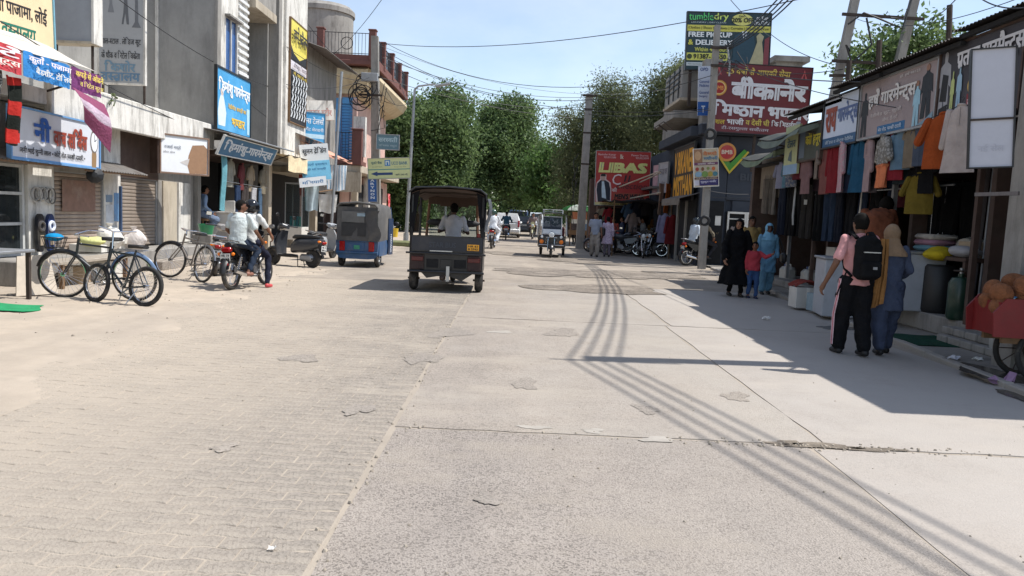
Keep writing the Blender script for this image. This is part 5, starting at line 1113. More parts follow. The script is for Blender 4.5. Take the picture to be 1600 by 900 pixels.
# lower racks: dark trousers
GD = "dark trousers on the lower rails"
for k, (px, py, rgb, lb2, X) in enumerate(((1225, 292, (26, 34, 52), "ink blue trousers at the far end of the lower rail", 6.25), (1238, 291, (14, 14, 16), "black trousers next to the ink blue pair", 6.25), (1249, 290, (18, 18, 20), "black trousers, narrow pair beside the olive ones", 6.25), (1264, 289, (52, 48, 44), "dark olive trousers with white price tag", 6.1), (1283, 290, (12, 12, 14), "jet black trousers right of the olive pair", 6.15), (1300, 288, (46, 62, 86), "faded blue jeans behind the backpack man's head", 6.2), (1316, 287, (28, 34, 48), "dark indigo jeans on the lower rail", 6.2), (1334, 288, (24, 24, 28), "charcoal trousers above the brown shirted man", 6.25), (1352, 286, (40, 52, 74), "mid blue jeans above the brown shirted man", 6.3), (1372, 284, (16, 16, 18), "black trousers on the lower rail near the narrow doorway", 6.3))):
 hung("trousers", lb2, px, py, rgb, X, 1.12, group=GD)
o = MB().mm((-.03, -.005, -.1), (.03, .005, 0)).build("price_tag", M_paper); q = onx(1259, 312, 6.0); o.location = q; tag(o, "white price tag pinned on the olive trousers", "tag")
for k, (px, rgb, lb2) in enumerate(((1462, (14, 14, 16), "tall black tracksuit hanging by the mustard shirt"), (1484, (17, 17, 20), "black tracksuit with pale side stripe below the orange shirt"), (1504, (12, 12, 14), "black tracksuit hanging next to the leaning planks"))):
 q = hung("trousers", lb2, px, 285, rgb, 6.75, 1.5, rz=-60, group="black tracksuits")
 MB().mm((-.2, -.062, -1.2), (-.19, .0, -.05)).build("side_stripe", mat("stripe_white", (.5, .5, .5)), q)
hung("shirt", "mustard yellow shirt hanging before the black tracksuits", 1440, 270, (132, 112, 36), 6.0, .9, rz=-60, group=GU)
hung("shirt", "navy shirt hanging in the dark stall above the counters", 1400, 262, (30, 40, 66), 6.3, .9, group=GU)
hung("dress", "wine red dress hanging in the dark stall above the counters", 1420, 258, (90, 26, 36), 6.3, .8, group=GU)
# the framed white banner and leaning planks
q = at(1550, 169, 8.0)
fb = board("banner_stand", "white blank roll banner in dark frame hung before the concrete pole", "banner", q, .40, 1.2, R(-18), mat("banner_white", srgb(188, 190, 200), var=.07, scale=2, dirt=.2, dcol=srgb(150, 150, 160)), frame=M_black, fw=.012, roll=R(3.5),
 texts=[("नई सेल", (.2, .8, .13, .2), (176, 178, 190), .02)])
MB().bar((0, .05, .5), (.1, .34, .5), .03, .03).bar((0, .05, -.3), (.1, .34, -.3), .03, .03).build("bracket", M_iron, fb)
MB().mm((-.19, -.02, -.12), (.19, -.005, -.1)).build("cross_bar", M_iron, fb)
pk = mat("grey_plank", srgb(104, 98, 98), var=.2, stretch=(8, 8, 1), dirt=.3)
for k, (pxb, pyb, pxt, pyt, w_, lbl) in enumerate(((1513, 470, 1540, 262, .14, "tall pale plank leaning by the black tracksuits"), (1538, 470, 1562, 262, .2, "wide grey plank leaning beside the pale plank"), (1556, 430, 1574, 262, .1, "narrow dark plank leaning on the concrete pole"))):
 a, b2 = at(pxb, pyb, 10.6), at(pxt, pyt, 10.9); a.z = .32
 o = MB().bar(a, b2, w_, .03, .005, up=(0, -1, 0)).build("plank", [pk, M_galv, M_black][k]); tag(o, lbl, "plank")
o = MB().bar(at(1524, 304, 8.6), at(1592, 302, 8.3), .06, .04).build("wooden_bar", pk); tag(o, "horizontal wooden bar fixed across the leaning planks", "bar")
# counters and goods
def counter(label, loc, s, rz=0):
 t_ = thing("shop_counter", label, "counter", loc, rz); x, y, z = s
 MB().mm((-x/2, -y/2, 0), (x/2, y/2, z-.04), .012).build("cabinet", mat("laminate_white", srgb(176, 180, 186), rough=.4, var=.06, dirt=.3, dcol=srgb(120, 116, 110)), t_); MB().mm((-x/2-.03, -y/2-.03, z-.04), (x/2+.03, y/2+.03, z), .01).build("counter_top", M_galv, t_)
 MB().mm((-x/2-.004, -y/2+.06, .08), (-x/2, y/2-.06, z-.12)).build("front_panel", mat("laminate_white", srgb(176, 180, 186)), t_); return t_
q = at(1311, 462, 12.6); counter("white counter standing behind the man with the backpack", (q.x+.1, 12.9, .06), (.62, .75, .98), R(-10))
q = at(1430, 470, 11.5); counter("white counter standing behind the woman with ochre scarf", (q.x+.1, 11.9, .32), (.7, .8, .9), R(-8))
def fold(name, label, loc, s, rgb, seed, cat="clothes"):
 rr = random.Random(seed); t_ = thing(name, label, cat, loc, rr.uniform(-.4, .4))
 z = 0
 for k in range(3):
  h = s[2]/3; c_ = [max(0, min(255, c+rr.randint(-40, 40))) for c in rgb]
  MB().box((rr.uniform(-.02, .02), rr.uniform(-.02, .02), z+h/2), (s[0]*rr.uniform(.85, 1), s[1]*rr.uniform(.85, 1), h*.95), (0, 0, rr.uniform(-.15, .15)), h*.4).build("folded_cloth", cloth("fold_%d_%d" % (seed, k), c_), t_, True); z += h
 return t_
q = onx(1305, 385, 6.3)
fold("cloth_pile", "pale folded clothes on the counter behind the backpack man", (5.75, 12.75, 1.05), (.4, .5, .1), (150, 156, 166), 41)
fold("cloth_pile", "white and blue folded bundles on the counter beside the tracksuits", (6.5, 11.9, 1.23), (.45, .5, .26), (150, 160, 176), 42)
bx_ = thing("goods_table", "dark goods table heaped with bags behind the woman with ochre scarf", "table", (6.5, 11.05, .32)); MB().mm((-.25, -.4, .8), (.35, .55, .86), .01).build("tabletop", M_brown, bx_)
for x in (-.2, .3):
 for y in (-.35, .5): MB().mm((x-.03, y-.03, 0), (x+.03, y+.03, .8)).build("leg", M_brown, bx_)
sack("white bundled bag on top of the counter by the mustard shirt", (6.75, 12.05, 1.23), (.45, .4, .3), (190, 188, 184), 43)
sack("pale sack at the back of the dark goods table", (6.75, 11.4, 1.18), (.42, .4, .3), (168, 162, 150), 44)
sack("yellow folded bag hanging over the edge of the dark goods table", (6.27, 11.35, 1.1), (.4, .42, .2), (196, 172, 40), 45)
sack("white and grey bundle lying beside the yellow bag", (6.36, 10.85, 1.18), (.5, .4, .16), (170, 168, 170), 46)
crate("carton", "brown carton stacked behind the white and grey bundle", "box", (6.62, 10.95, 1.18), (.4, .35, .22), M_card, .2)
o = MB().lathe([(0, 0), (.26, 0), (.28, .05), (.27, .68), (.24, .72), (0, .72)], n=20).build("drum", M_black, smooth=True); o.location = (6.42, 11.55, .32); tag(o, "black plastic drum under the yellow bag", "drum")
gc = thing("gas_cylinder", "dark green gas cylinder beside the black drum", "cylinder", (6.22, 10.65, .32)); MB().lathe([(0, 0), (.13, 0), (.15, .04), (.15, .5), (.11, .58), (.04, .6), (.04, .64), (0, .64)], n=18).build("body", paint("bottle_green", (30, 58, 44)), gc, True); MB().torus((0, 0, .68), (0, 0, 1), .09, .012, 18, 6).build("collar", M_iron, gc, True); MB().cyl((0, 0, .62), (0, 0, .72), .025).build("valve", M_steel, gc)
bk = thing("bucket", "white paint bucket beside the cart and leaning planks", "bucket", (5.95, 9.2, .05)); MB().lathe([(0, 0), (.13, 0), (.155, .34), (.165, .35), (.165, .37), (.15, .37), (.125, .02)], n=20).build("body", mat("bucket_white", srgb(170, 168, 162), dirt=.4), bk, True); MB().tube([(.155*math.cos(a), .155*math.sin(a)*.2-.16, .36+.0*a-.12*abs(math.sin(a))) for a in [math.pi*k/10 for k in range(11)]], .006, 5).build("handle", M_steel, bk, True)
# brick step in front of the plinth
bs = thing("brick_step", "rough grey brick step before the plinth near the cart", "step", (5.9, 9.7, .05))
for j in range(2):
 for k in range(5): MB().box((.0+.12*j, -.55+.27*k+.1*j, .05+.1*j), (.22, .25, .095), (0, 0, rnd.uniform(-.08, .08)), .012).build("brick", M_grey2, bs)
o = MB().sheet(lambda u, v: (-.38+.8*u+.03*math.sin(v*5), -.55+1.0*v, .01+.006*math.sin(u*8+v*5)), 10, 8, .008).build("green_mat", cloth("dark_green_mat", (26, 66, 50))); o.location = (5.62, 10.35, .052); tag(o, "dark green mat before the plinth beside the woman", "mat")
o = MB().sheet(lambda u, v: (-.3+.6*u, -.5+1.0*v, .01), 4, 4, .008).build("green_mat", cloth("dark_green_mat", (26, 66, 50))); o.location = (5.75, 14.6, .052); tag(o, "dark green mat by the water cans", "mat")
# cans and cartons by the far counter
def jerry(label, loc, s=1.0, rz=0):
 t_ = thing("jerry_can", label, "can", loc, rz); m = mat("can_white", srgb(196, 194, 186), rough=.5, var=.08, dirt=.4, dcol=srgb(140, 130, 118))
 MB().box((0, 0, .2*s), (.26*s, .36*s, .4*s), None, .06*s).build("body", m, t_, True); MB().cyl((.0, .1*s, .39*s), (0, .1*s, .45*s), .035*s).build("cap", paint("cap_blue", (50, 80, 130)), t_, True); MB().tube([(0, -.12*s, .39*s), (0, -.1*s, .45*s), (0, .02*s, .45*s), (0, .04*s, .39*s)], .016*s, 6).build("handle", m, t_, True); return t_
q = gnd(1229, 448); jerry("white jerry can on the pavement farthest from the cart", (q.x, q.y, .05), 1.15, .2)
q = gnd(1262, 456); jerry("white jerry can standing between stacked trays and far counter", (q.x, q.y, .05), 1.2, -.1)
q = gnd(1284, 488, .05); c1 = crate("carton", "pale blue printed carton on the pavement by the backpack man", "box", (q.x+.1, q.y+.2, .05), (.46, .36, .3), mat("carton_blue", srgb(140, 158, 166), var=.15, scale=9), .1)
crate("carton", "white tub-like box behind the pale blue carton", "box", (q.x-.05, q.y+.75, .05), (.42, .35, .36), M_cardw, .05)
o = MB().sheet(lambda u, v: (-.25+.5*u, -.2+.4*v, .4+.1*math.sin(u*3.1)+.03*math.sin(v*7)), 8, 6, .01).build("red_cloth", cloth("red_cloth", (124, 56, 48))); o.location = (q.x+.0, q.y+.85, .03); tag(o, "red cloth lying over the white box", "cloth")
sk = thing("tray_stack", "stack of grey trays and cartons between the cans and counter", "stack", (6.45, 14.4, .22), R(8))
for k in range(9): MB().box((rnd.uniform(-.03, .03), rnd.uniform(-.03, .03), .05+.1*k), (.45, .55, .085), (0, 0, rnd.uniform(-.1, .1)), .012).build("tray", [M_galv, M_cardw, M_grey2][k % 3], sk)
for k, (x, y, z, lbl) in enumerate(((6.7, 15.8, .22, "white tall appliance carton by the red pillar"), (6.5, 15.2, .22, "blue-white carton in front of the barred gate"))):
 crate("carton", lbl, "box", (x, y, z), (.4, .45, .9 if k == 0 else .5), M_cardw, .1*k)
# ------------------------------------------------------------------ coconut cart
M_red = mat("cart_red", srgb(122, 28, 28), rough=.55, var=.12, dirt=.35, dcol=srgb(96, 44, 38), stretch=(1, 6, 1))
ca = thing("hand_cart", "red painted hand cart loaded with brown coconuts, right edge", "cart", (5.86, 7.86, .02), R(-5))
pnl = [(-.98, .47), (1.05, .44), (1.12, .7), (1.0, .84), (-.88, .86), (-1.0, .71)]
for y in (-.28, .26): MB().prism(pnl, lambda a, b: (a, y, b), lambda a, b: (a, y+.025, b)).build("side_panel", M_red, ca)
for x in (-.93, .98): MB().mm((x, -.255, .48), (x+.025, .258, .82)).build("end_panel", M_red, ca)
MB().mm((-.9, -.25, .62), (.97, .255, .66)).build("bed", M_wood, ca)
for y in (-.2, .16): MB().mm((-.85, y, .4), (.9, y+.05, .46)).build("underframe", M_wood, ca)
for x in (-.42, .62):
 for y in (-.21, .21):
  wh = MB().torus((x, y, .3), (0, 1, 0), .275, .026, 28, 8).build("wheel", M_tyre, ca, True); sp = MB()
  for k in range(10): a = 2*math.pi*k/10; sp.cyl((x, y, .3), (x+.26*math.cos(a), y, .3+.26*math.sin(a)), .006, n=5)
  sp.torus((x, y, .3), (0, 1, 0), .25, .012, 24, 6).cyl((x, y-.05, .3), (x, y+.05, .3), .035).build("spokes", M_iron, wh)
 MB().cyl((x, -.21, .3), (x, .21, .3), .018).build("axle", M_iron, ca)
M_coco = mat("coconut_husk", srgb(134, 84, 52), rough=.95, var=.35, scale=14, bump=1.0, bscale=50)
cm = []
for v_ in range(4):
 mb = MB().ell((0, 0, 0), (.105, .1, .12), None, 14, 9); mb.v = [(x*(1+.08*math.sin(9*z+v_+x*20)), y*(1+.07*math.sin(30*x+v_*2)), z*(1+(.12 if z > 0 else 0))) for x, y, z in mb.v]; cm.append(mb.mesh("coconut", M_coco, True))
Mc = ca.matrix_basis if False else (Matrix.Translation(ca.location) @ Matrix.Rotation(R(-5), 4, 'Z'))
for lay, (nx, ny, z) in enumerate(((8, 2, .78), (8, 2, .9), (6, 2, 1.0), (3, 1, 1.09))):
 for i in range(nx):
  for j in range(ny):
   o = link("coconut", rnd.choice(cm)); p_ = Mc @ Vector(((i-(nx-1)/2)*.22-.08+rnd.uniform(-.02, .02), (j-(ny-1)/2)*.22+rnd.uniform(-.02, .02), z+rnd.uniform(-.015, .015)))
   o.location = p_; o.rotation_euler = (rnd.uniform(0, 6), rnd.uniform(0, 6), rnd.uniform(0, 6)); tag(o, "brown husked coconut heaped on the red cart", "coconut", "coconuts heaped on the red cart")
o = MB().sheet(lambda u, v: (.17*(u-.5), .16*(v-.5), .03*math.sin(u*8+v*6)), 8, 6, .004).build("plastic_bag", cloth("bag_white_blue", (200, 206, 212), pattern=((60, 110, 150), 'voronoi'), scale=9)); o.location = Mc @ Vector((-.84, -.12, .87)); o.rotation_euler = (.7, -.4, 0); tag(o, "white and blue plastic bag on the cart's far corner", "bag")
# ------------------------------------------------------------------ near concrete pole with boxes
PA = (5.64, 8.46)
pa = thing("utility_pole", "thick concrete pole with posters and meter boxes, right edge of picture", "pole", (PA[0], PA[1], 0))
MB().loft([[(sx*wd+.0, sy*wd, z) for sx, sy in ((-1, -1), (1, -1), (1, 1), (-1, 1))] for z, wd in ((0, .17), (4, .15), (8.3, .12))]).build("pole", M_conc, pa)
for z in (8.15, 7.7): MB().mm((-.55, -.16, z-.04), (.55, -.12, z+.04)).build("cross_arm", M_iron, pa)
for x in (-.26, -.09, .09, .26): MB().lathe([(.03, 0), (.05, .04), (.03, .08), (.045, .12), (.0, .15)], (x, -.14, 8.19), n=10).build("insulator", M_white, pa, True)
for (z0, z1, rgb) in ((2.35, 2.5, (70, 100, 140)), (1.1, 1.75, (150, 146, 140)), (1.4, 1.55, (120, 130, 160))): MB().mm((-.12+.08*(rgb[0] % 3), -.166, z0), (.1+.03*(rgb[1] % 3), -.163, z1)).build("poster", mat("polep_%d" % rgb[0], srgb(*rgb), var=.2, scale=9, dirt=.5), pa)
MB().mm((-.02, -.34, 1.85), (.3, -.17, 2.15), .03).build("meter_box", M_galv, pa); MB().mm((.05, -.32, 1.5), (.26, -.17, 1.78), .02).build("meter_box", M_black, pa)
for k in range(6):
 z = 3.6-.42*k; MB().tube([(-.12, -.18, z+.6), (-.17+.03*k, -.2, z), (-.08, -.19, z-.5), (.2, -.2, z-.7)], .011, 5).build("loose_cable", M_wire, pa)
# leaning double pole with transformer frame behind the stalls
hp = thing("transformer_frame", "pair of leaning concrete poles joined by steel crossbars behind the stall roofs", "pole", (9.9, 23, 0))
for (a, b2) in ((at(1312, 110, 23), at(1340, -20, 23)), (at(1404, 100, 23), at(1434, -20, 23))):
 d = (b2-a)/(b2.z-a.z); base = a-d*a.z; top = a+d*(14-a.z)
 MB().loft([[(p.x+sx*wd, p.y+sy*wd, p.z) for sx, sy in ((-1, -1), (1, -1), (1, 1), (-1, 1))] for p, wd in ((base, .125), (top, .095))]).build("pole", M_conc, hp, world=True)
for (l, r_) in (((1300, 95), (1400, 100)), ((1316, 22), (1444, 30)), ((1296, 118), (1330, 118))):
 MB().bar(at(l[0], l[1], 22.7), at(r_[0], r_[1], 22.7), .06, .08).build("cross_arm", M_iron, hp, world=True)
for (px, y0_, y1_) in ((1372, 63, 118), (1482, 8, 80), (1325, 95, 125)):
 MB().cyl(at(px, y1_, 22.5), at(px+2, y0_, 22.5), .08, n=8).build("upright", M_iron, hp, world=True)
for (a, c_, e) in (((1325, 38), (1350, 20), (1376, 30)), ((1376, 30), (1410, 45), (1424, 0)), ((1354, 28), (1362, 70), (1334, 96)), ((1330, 96), (1322, 70), (1328, 80)), ((1424, 0), (1412, 30), (1392, 28))):
 MB().tube([at(*a, 22.6), at(*c_, 22.5), at(*e, 22.6)], .028, 6).build("jumper_cable", M_wire, hp, True, world=True)
# ------------------------------------------------------------------ sweet shop building
M_slate = plaster("slate_cladding", (68, 73, 82), grime=.2, gcol=(64, 68, 76), bump=.1)
sw = thing("sweet_shop_building", "slate grey clad corner building with upper grey storeys behind the tarpaulin stalls", "building", (8, 28, 0))
HB(sw, (6.5, 27.25, 0), (14, 38, 4.6), M_slate, "wall");
for (x0, x1, z0, z1) in ((6.45, 7.35, 0, 4.55), (7.37, 9.0, 2.35, 4.55), (9.02, 10.6, 2.35, 4.55), (7.6, 9.2, 1.95, 2.33), (9.22, 10.6, 1.95, 2.33), (10.62, 12.5, 0, 4.55)): HB(sw, (x0, 27.15, z0), (x1, 27.25, z1), M_slate, "cladding_panel", .012)
HB(sw, (6.3, 26.95, 4.58), (14, 27.5, 4.95), M_slate, "canopy_edge", .02)
HB(sw, (6.05, 27.5, 4.55), (6.6, 33.5, 4.9), M_slate, "canopy_edge", .02)
HB(sw, (6.44, 27.6, .2), (6.49, 33, 2.4), M_dark, "doorway")  # black sheet on the solid wall for the shade of the open front
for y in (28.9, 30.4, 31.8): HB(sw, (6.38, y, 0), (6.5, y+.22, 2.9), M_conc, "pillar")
HB(sw, (6.55, 27.1, .1), (7.3, 27.14, 2.3), M_dark, "doorway")  # black sheet in place of the unlit entrance
HB(sw, (7.42, 27.16, .1), (9.3, 27.2, 1.95), M_dark, "doorway")  # black sheet painting the dark behind the door frame
dr = MB()
for x in (7.45, 8.05, 8.12, 9.2): dr.mm((x, 27.08, .1), (x+.06, 27.14, 1.93))
dr.mm((7.45, 27.085, 1.88), (9.26, 27.135, 1.95)).mm((7.45, 27.085, 1.68), (9.26, 27.135, 1.72)); df = dr.build("door_frame", M_paper, sw, world=True)
HB(sw, (8.2, 27.1, 1.42), (9.2, 27.12, 1.66), mat("pale_panel", srgb(130, 150, 150)), "sign_panel"); HB(sw, (8.2, 27.1, .15), (8.68, 27.115, 1.38), mat("poster_redbrown", srgb(110, 50, 46), var=.3, scale=5), "door_panel"); HB(sw, (8.72, 27.1, .15), (9.18, 27.115, 1.38), mat("poster_redbrown", srgb(110, 50, 46)), "door_panel")
HB(sw, (7.02, 27.09, 1.45), (7.22, 27.1, 1.78), M_paper, "notice")
for k, ch_ in enumerate("BIKANER"): pass
h_ = bpy.data.objects.new("raised_lettering", None); C.objects.link(h_); h_.parent = sw; h_.location = (8.0-8, 27.13-28, 3.05)
lettering(h_, "BIKANER", (-.2, 1.5, 0, .24), (66, 72, 82), -.02, .04)
c0 = at(1142, 246, 27.0); em = thing("emblem", "green and yellow chevron emblem with red round badge on slate wall", "emblem", (c0.x, 27.08, c0.z))
MB().profy([(-.38, .15), (-.38, -.02), (0, -.48), (.58, .22), (.46, .3), (.0, -.2), (-.2, .15)], -.03, 0).build("chevron", paint("chev_green", (70, 150, 40)), em); MB().profy([(-.42, -.0), (0, -.56), (.64, .2), (.59, .24), (0, -.47), (-.42, .1)], -.036, -.004).build("chevron_edge", paint("chev_yellow", (216, 190, 50)), em)
MB().profy(disc(-.14, .18, .32), -.06, -.03).build("badge_rim", paint("badge_orange", (220, 150, 60)), em); MB().profy(disc(-.14, .18, .24), -.07, -.06).build("badge", paint("badge_red", (190, 44, 40)), em); lettering(em, "BMB", (-.33, .05, .11, .25), (230, 210, 190), -.073, .04)
bs_ = board("shop_sign", "dark sign with big golden capitals on the corner building's street face", "sign", (6.28, 29.4, 3.35), 3.5, 2.05, R(-90), mat("sign_dark_brown", srgb(48, 38, 32), var=.2), [("V BIKANER", (.04, .98, .50, .92), (226, 160, 30), .05), ("MISTHAN", (.04, .98, .06, .46), (226, 160, 30), .05)], frame=M_black)
mb = MB(); an = thing("tin_hood", "grey corrugated tin hood over the corner shop doorway", "awning", (6.2, 28.5, 2.5)); corrugated(mb, (5.75, 27.3, 2.35), (0, 3.2, 0), (.75, 0, .22), 200); mb.build("tin_sheet", M_tin, an, world=True); mb = MB(); corrugated(mb, (5.75, 27.25, 2.12), (0, 3.2, 0), (.0, 0, .24), 200); mb.build("valance", M_tin, an, world=True)
# upper storey
HB(sw, (7.0, 28.2, 4.95), (10.4, 38, 6.95), M_grey2, "upper_wall"); HB(sw, (6.45, 27.6, 4.96), (7.02, 28.15, 7.25), M_white if False else M_conc, "pillar")
HB(sw, (5.95, 29.0, 6.1), (7.0, 32.2, 7.3), M_grey, "balcony_wall"); HB(sw, (5.7, 28.9, 5.35), (7.0, 33, 5.62), M_grey2, "slab"); HB(sw, (5.9, 28.95, 6.0), (7.0, 32.3, 6.1), M_cream, "balcony_slab")
HB(sw, (9.7, 30, 6.95), (10.7, 33, 7.75), M_grey2, "stair_room"); HB(sw, (9.55, 29.8, 7.75), (10.9, 33.2, 7.95), M_grey2, "slab")
rl = MB()
for k in range(4): rl.mm((5.9, 29.3, 6.5+.2*k), (5.94, 32, 6.54+.2*k))
for y in (29.4, 30.3, 31.2): rl.mm((5.89, y, 6.15), (5.93, y+.05, 7.3))
rl.build("railing", M_black, sw, world=True)
MB().mm((6.9, 30.5, 5.0), (7.0, 31.6, 6.0)).build("window", M_dark, sw, world=True)
for (k, y) in ((0, 28.6), (1, 29.5)): MB().tube([(5.6, y, 4.9), (5.3, y+.1, 5.15), (5.25, y+.8, 5.1), (5.6, y+.9, 4.9)], .02, 5).build("bracket", M_iron, sw, world=True)
ps = board("poster_strip", "tall white and blue medical poster on the grey corner pillar", "poster", at(1100, 142, 27.5), .42, 1.7, 0, mat("poster_white2", srgb(196, 202, 212), var=.08), [("General", (.1, .9, .66, .72), (50, 80, 140), .02), ("Medicine", (.1, .9, .58, .64), (50, 80, 140), .02), ("General", (.1, .9, .44, .5), (50, 80, 140), .02), ("Surgery", (.1, .8, .36, .42), (50, 80, 140), .02), ("OPD", (.15, .8, .9, .97), (40, 60, 120), .03), ("T", (.3, .62, .06, .2), (220, 230, 240), .05)], rects=[((0, 1, 0, .28), (44, 96, 170))], roll=R(2.5))
# maroon sweets board
q = at(1187, 156, 26.4); M_mar = mat("sign_maroon", srgb(108, 36, 44), rough=.5, var=.12, scale=.9, dirt=.2, dcol=srgb(130, 70, 72))
pray = lambda cx: [([(cx-.022, .84), (cx, .97), (cx+.022, .84), (cx+.012, .84), (cx, .92), (cx-.012, .84)], (196, 90, 90)), ([(cx-.032, .82), (cx-.01, .84), (cx-.02, .88)], (196, 90, 90)), ([(cx+.032, .82), (cx+.01, .84), (cx+.02, .88)], (196, 90, 90))]
ml = board("sweets_board", "large maroon sweets shop board with white Devanagari lettering above the roofs", "sign", q, 3.3, 2.3, R(-3), M_mar,
 [("35 वर्षों से आपकी सेवा", (.14, .78, .845, .955), (214, 186, 90), .03, .1), ("बीकानेर", (.2, .97, .50, .82), (222, 222, 226), .07), ("मिष्ठान भण्डार", (.03, 1.02, .24, .47), (220, 220, 226), .06), ("स्पेशल", (.0, .17, .115, .2), (206, 178, 70), .03), ("भाजी", (.19, .36, .12, .22), (222, 222, 224), .04), ("व देसी घी", (.38, .62, .12, .22), (206, 186, 90), .03), ("कि मिठाईयां", (.64, .9, .12, .22), (222, 222, 224), .03), ("टी-रसगुल्ला सर्वोत्तम", (.14, .62, .03, .1), (196, 190, 196), .02), ("BMB", (.035, .125, .605, .665), (226, 150, 80), .04)],
 polys=pray(.06)+pray(.92)+[(disc(.08, .635, .078, .112), (206, 150, 60)), (disc(.08, .635, .066, .095), (226, 196, 130)), (disc(.08, .635, .056, .08), (160, 40, 40))], frame=M_black, fw=.025, roll=R(2.5-4.2), t=.1)
for x in (-1.4, 0, 1.4): MB().mm((x-.04, .11, -2.4), (x+.04, .2, 1.0)).build("post", M_iron, ml)
# laundry billboard
q = at(1138, 65, 28.6); M_bb = mat("billboard_green", srgb(24, 52, 58), rough=.45, var=.1)
bill = board("billboard", "dark green laundry billboard with yellow band, suit and gown pictures on roof", "billboard", q, 3.06, 2.05, R(1), M_bb,
 [("tumble", (.02, .31, .855, .985), (90, 196, 110), .02), ("dry", (.315, .49, .835, .985), (200, 220, 110), .02), ("LAUNDRY | DRYCLEAN", (.05, .46, .8, .83), (200, 210, 210), .01), ("Get", (.61, .68, .92, .96), (40, 50, 30), .02), ("20% OFF", (.53, .79, .83, .91), (34, 40, 30), .04), ("on Your", (.82, .96, .88, .95), (226, 230, 230), .03), ("First Order", (.8, .98, .80, .87), (226, 230, 230), .03),
     ("Clothes | Shoes | Blankets | Curtains | Wedding Wear", (.02, .98, .695, .75), (40, 44, 30), .02), ("FREE PICKUP", (.02, .54, .565, .655), (228, 232, 232), .05), ("&", (.02, .08, .43, .52), (206, 200, 80), .04), ("DELIEVERY", (.11, .55, .43, .52), (228, 232, 232), .05), ("Within 48 Hours", (.1, .5, .32, .39), (206, 206, 96), .03), ("91387-15550", (.09, .48, .19, .275), (36, 40, 30), .04), ("MLD Automotive Charkhi Dadri, Rohtak Road", (.03, .46, .085, .115), (40, 46, 50), .01)],
 rects=[((0, 1, .67, .775), (206, 200, 90)), ((.01, .56, .07, .13), (206, 212, 212)), ((.01, .5, .165, .295), (206, 204, 96))],
 polys=[(disc(.655, .88, .125, .1), (214, 210, 120)), (disc(.045, .23, .03, .045), (60, 70, 40)), ([(.55, .1), (.78, .1), (.82, .45), (.8, .6), (.7, .68), (.66, .68), (.57, .6)], (40, 70, 84)), ([(.655, .68), (.72, .68), (.69, .48)], (222, 226, 230)), ([(.683, .66), (.697, .66), (.7, .52), (.69, .48), (.68, .52)], (50, 80, 90)), ([(.73, .02), (.93, .02), (.92, .3), (.9, .5), (.92, .6), (.87, .66), (.83, .6), (.84, .5), (.8, .3)], (176, 168, 132)), ([(.92, .02), (.985, .02), (.985, .6), (.93, .55)], (130, 60, 66))],
 frame=M_black, fw=.025, roll=R(2.5-1.2), t=.12)
for x in (-1.3, 0, 1.3): MB().mm((x-.05, .13, -2.3), (x+.05, .23, 1.0)).build("post", M_iron, bill)
# ------------------------------------------------------------------ poster pole
b_ = gnd(1096, 420); t0 = at(1121, 40, b_.y); pq = thing("utility_pole", "grey concrete pole carrying festival poster before the slate corner building", "pole", (b_.x, b_.y, 0)); PB = (b_.x, b_.y)
d = Vector((t0.x-b_.x, 0, t0.z)); MB().loft([[(d.x*k+sx*.115*(1-.3*k), sy*.115, d.z*k) for sx, sy in ((-1, -1), (1, -1), (1, 1), (-1, 1))] for k in (0, .5, 1)]).build("pole", M_conc, pq)
def pq_(px, py, dy=-.2): q = at(px, py, b_.y); return Vector((q.x-b_.x, dy, q.z))
for (py, l) in ((76, .5), (104, .7)): c_ = pq_(1116, py); MB().mm((c_.x-.15, -.2, c_.z-.04), (c_.x+l, -.13, c_.z+.04)).build("cross_arm", M_iron, pq)
for k in range(7):
 c_ = pq_(rnd.uniform(1120, 1150), rnd.uniform(70, 110)); e = pq_(rnd.uniform(1112, 1165), rnd.uniform(90, 130)); MB().tube([c_, (c_+e)/2+Vector((rnd.uniform(-.3, .3), -.2, -.3)), e], .014, 5).build("loose_cable", M_wire, pq)
for (px, py, rr_) in ((1109, 210, .16), (1100, 345, .14)): c_ = pq_(px, py, -.1); MB().torus(c_, (0, 1, .1), rr_, .045, 18, 7).torus(c_, (.2, 1, 0), rr_*.8, .03, 18, 7).build("cable_coil", M_wire, pq, True)
c_ = pq_(1134, 76); MB().tube([c_, c_+Vector((.1, 0, -.5)), c_+Vector((.12, .0, -.9))], .03, 6).build("second_post", M_galv, pq)
q = at(1103, 262, b_.y-.22)
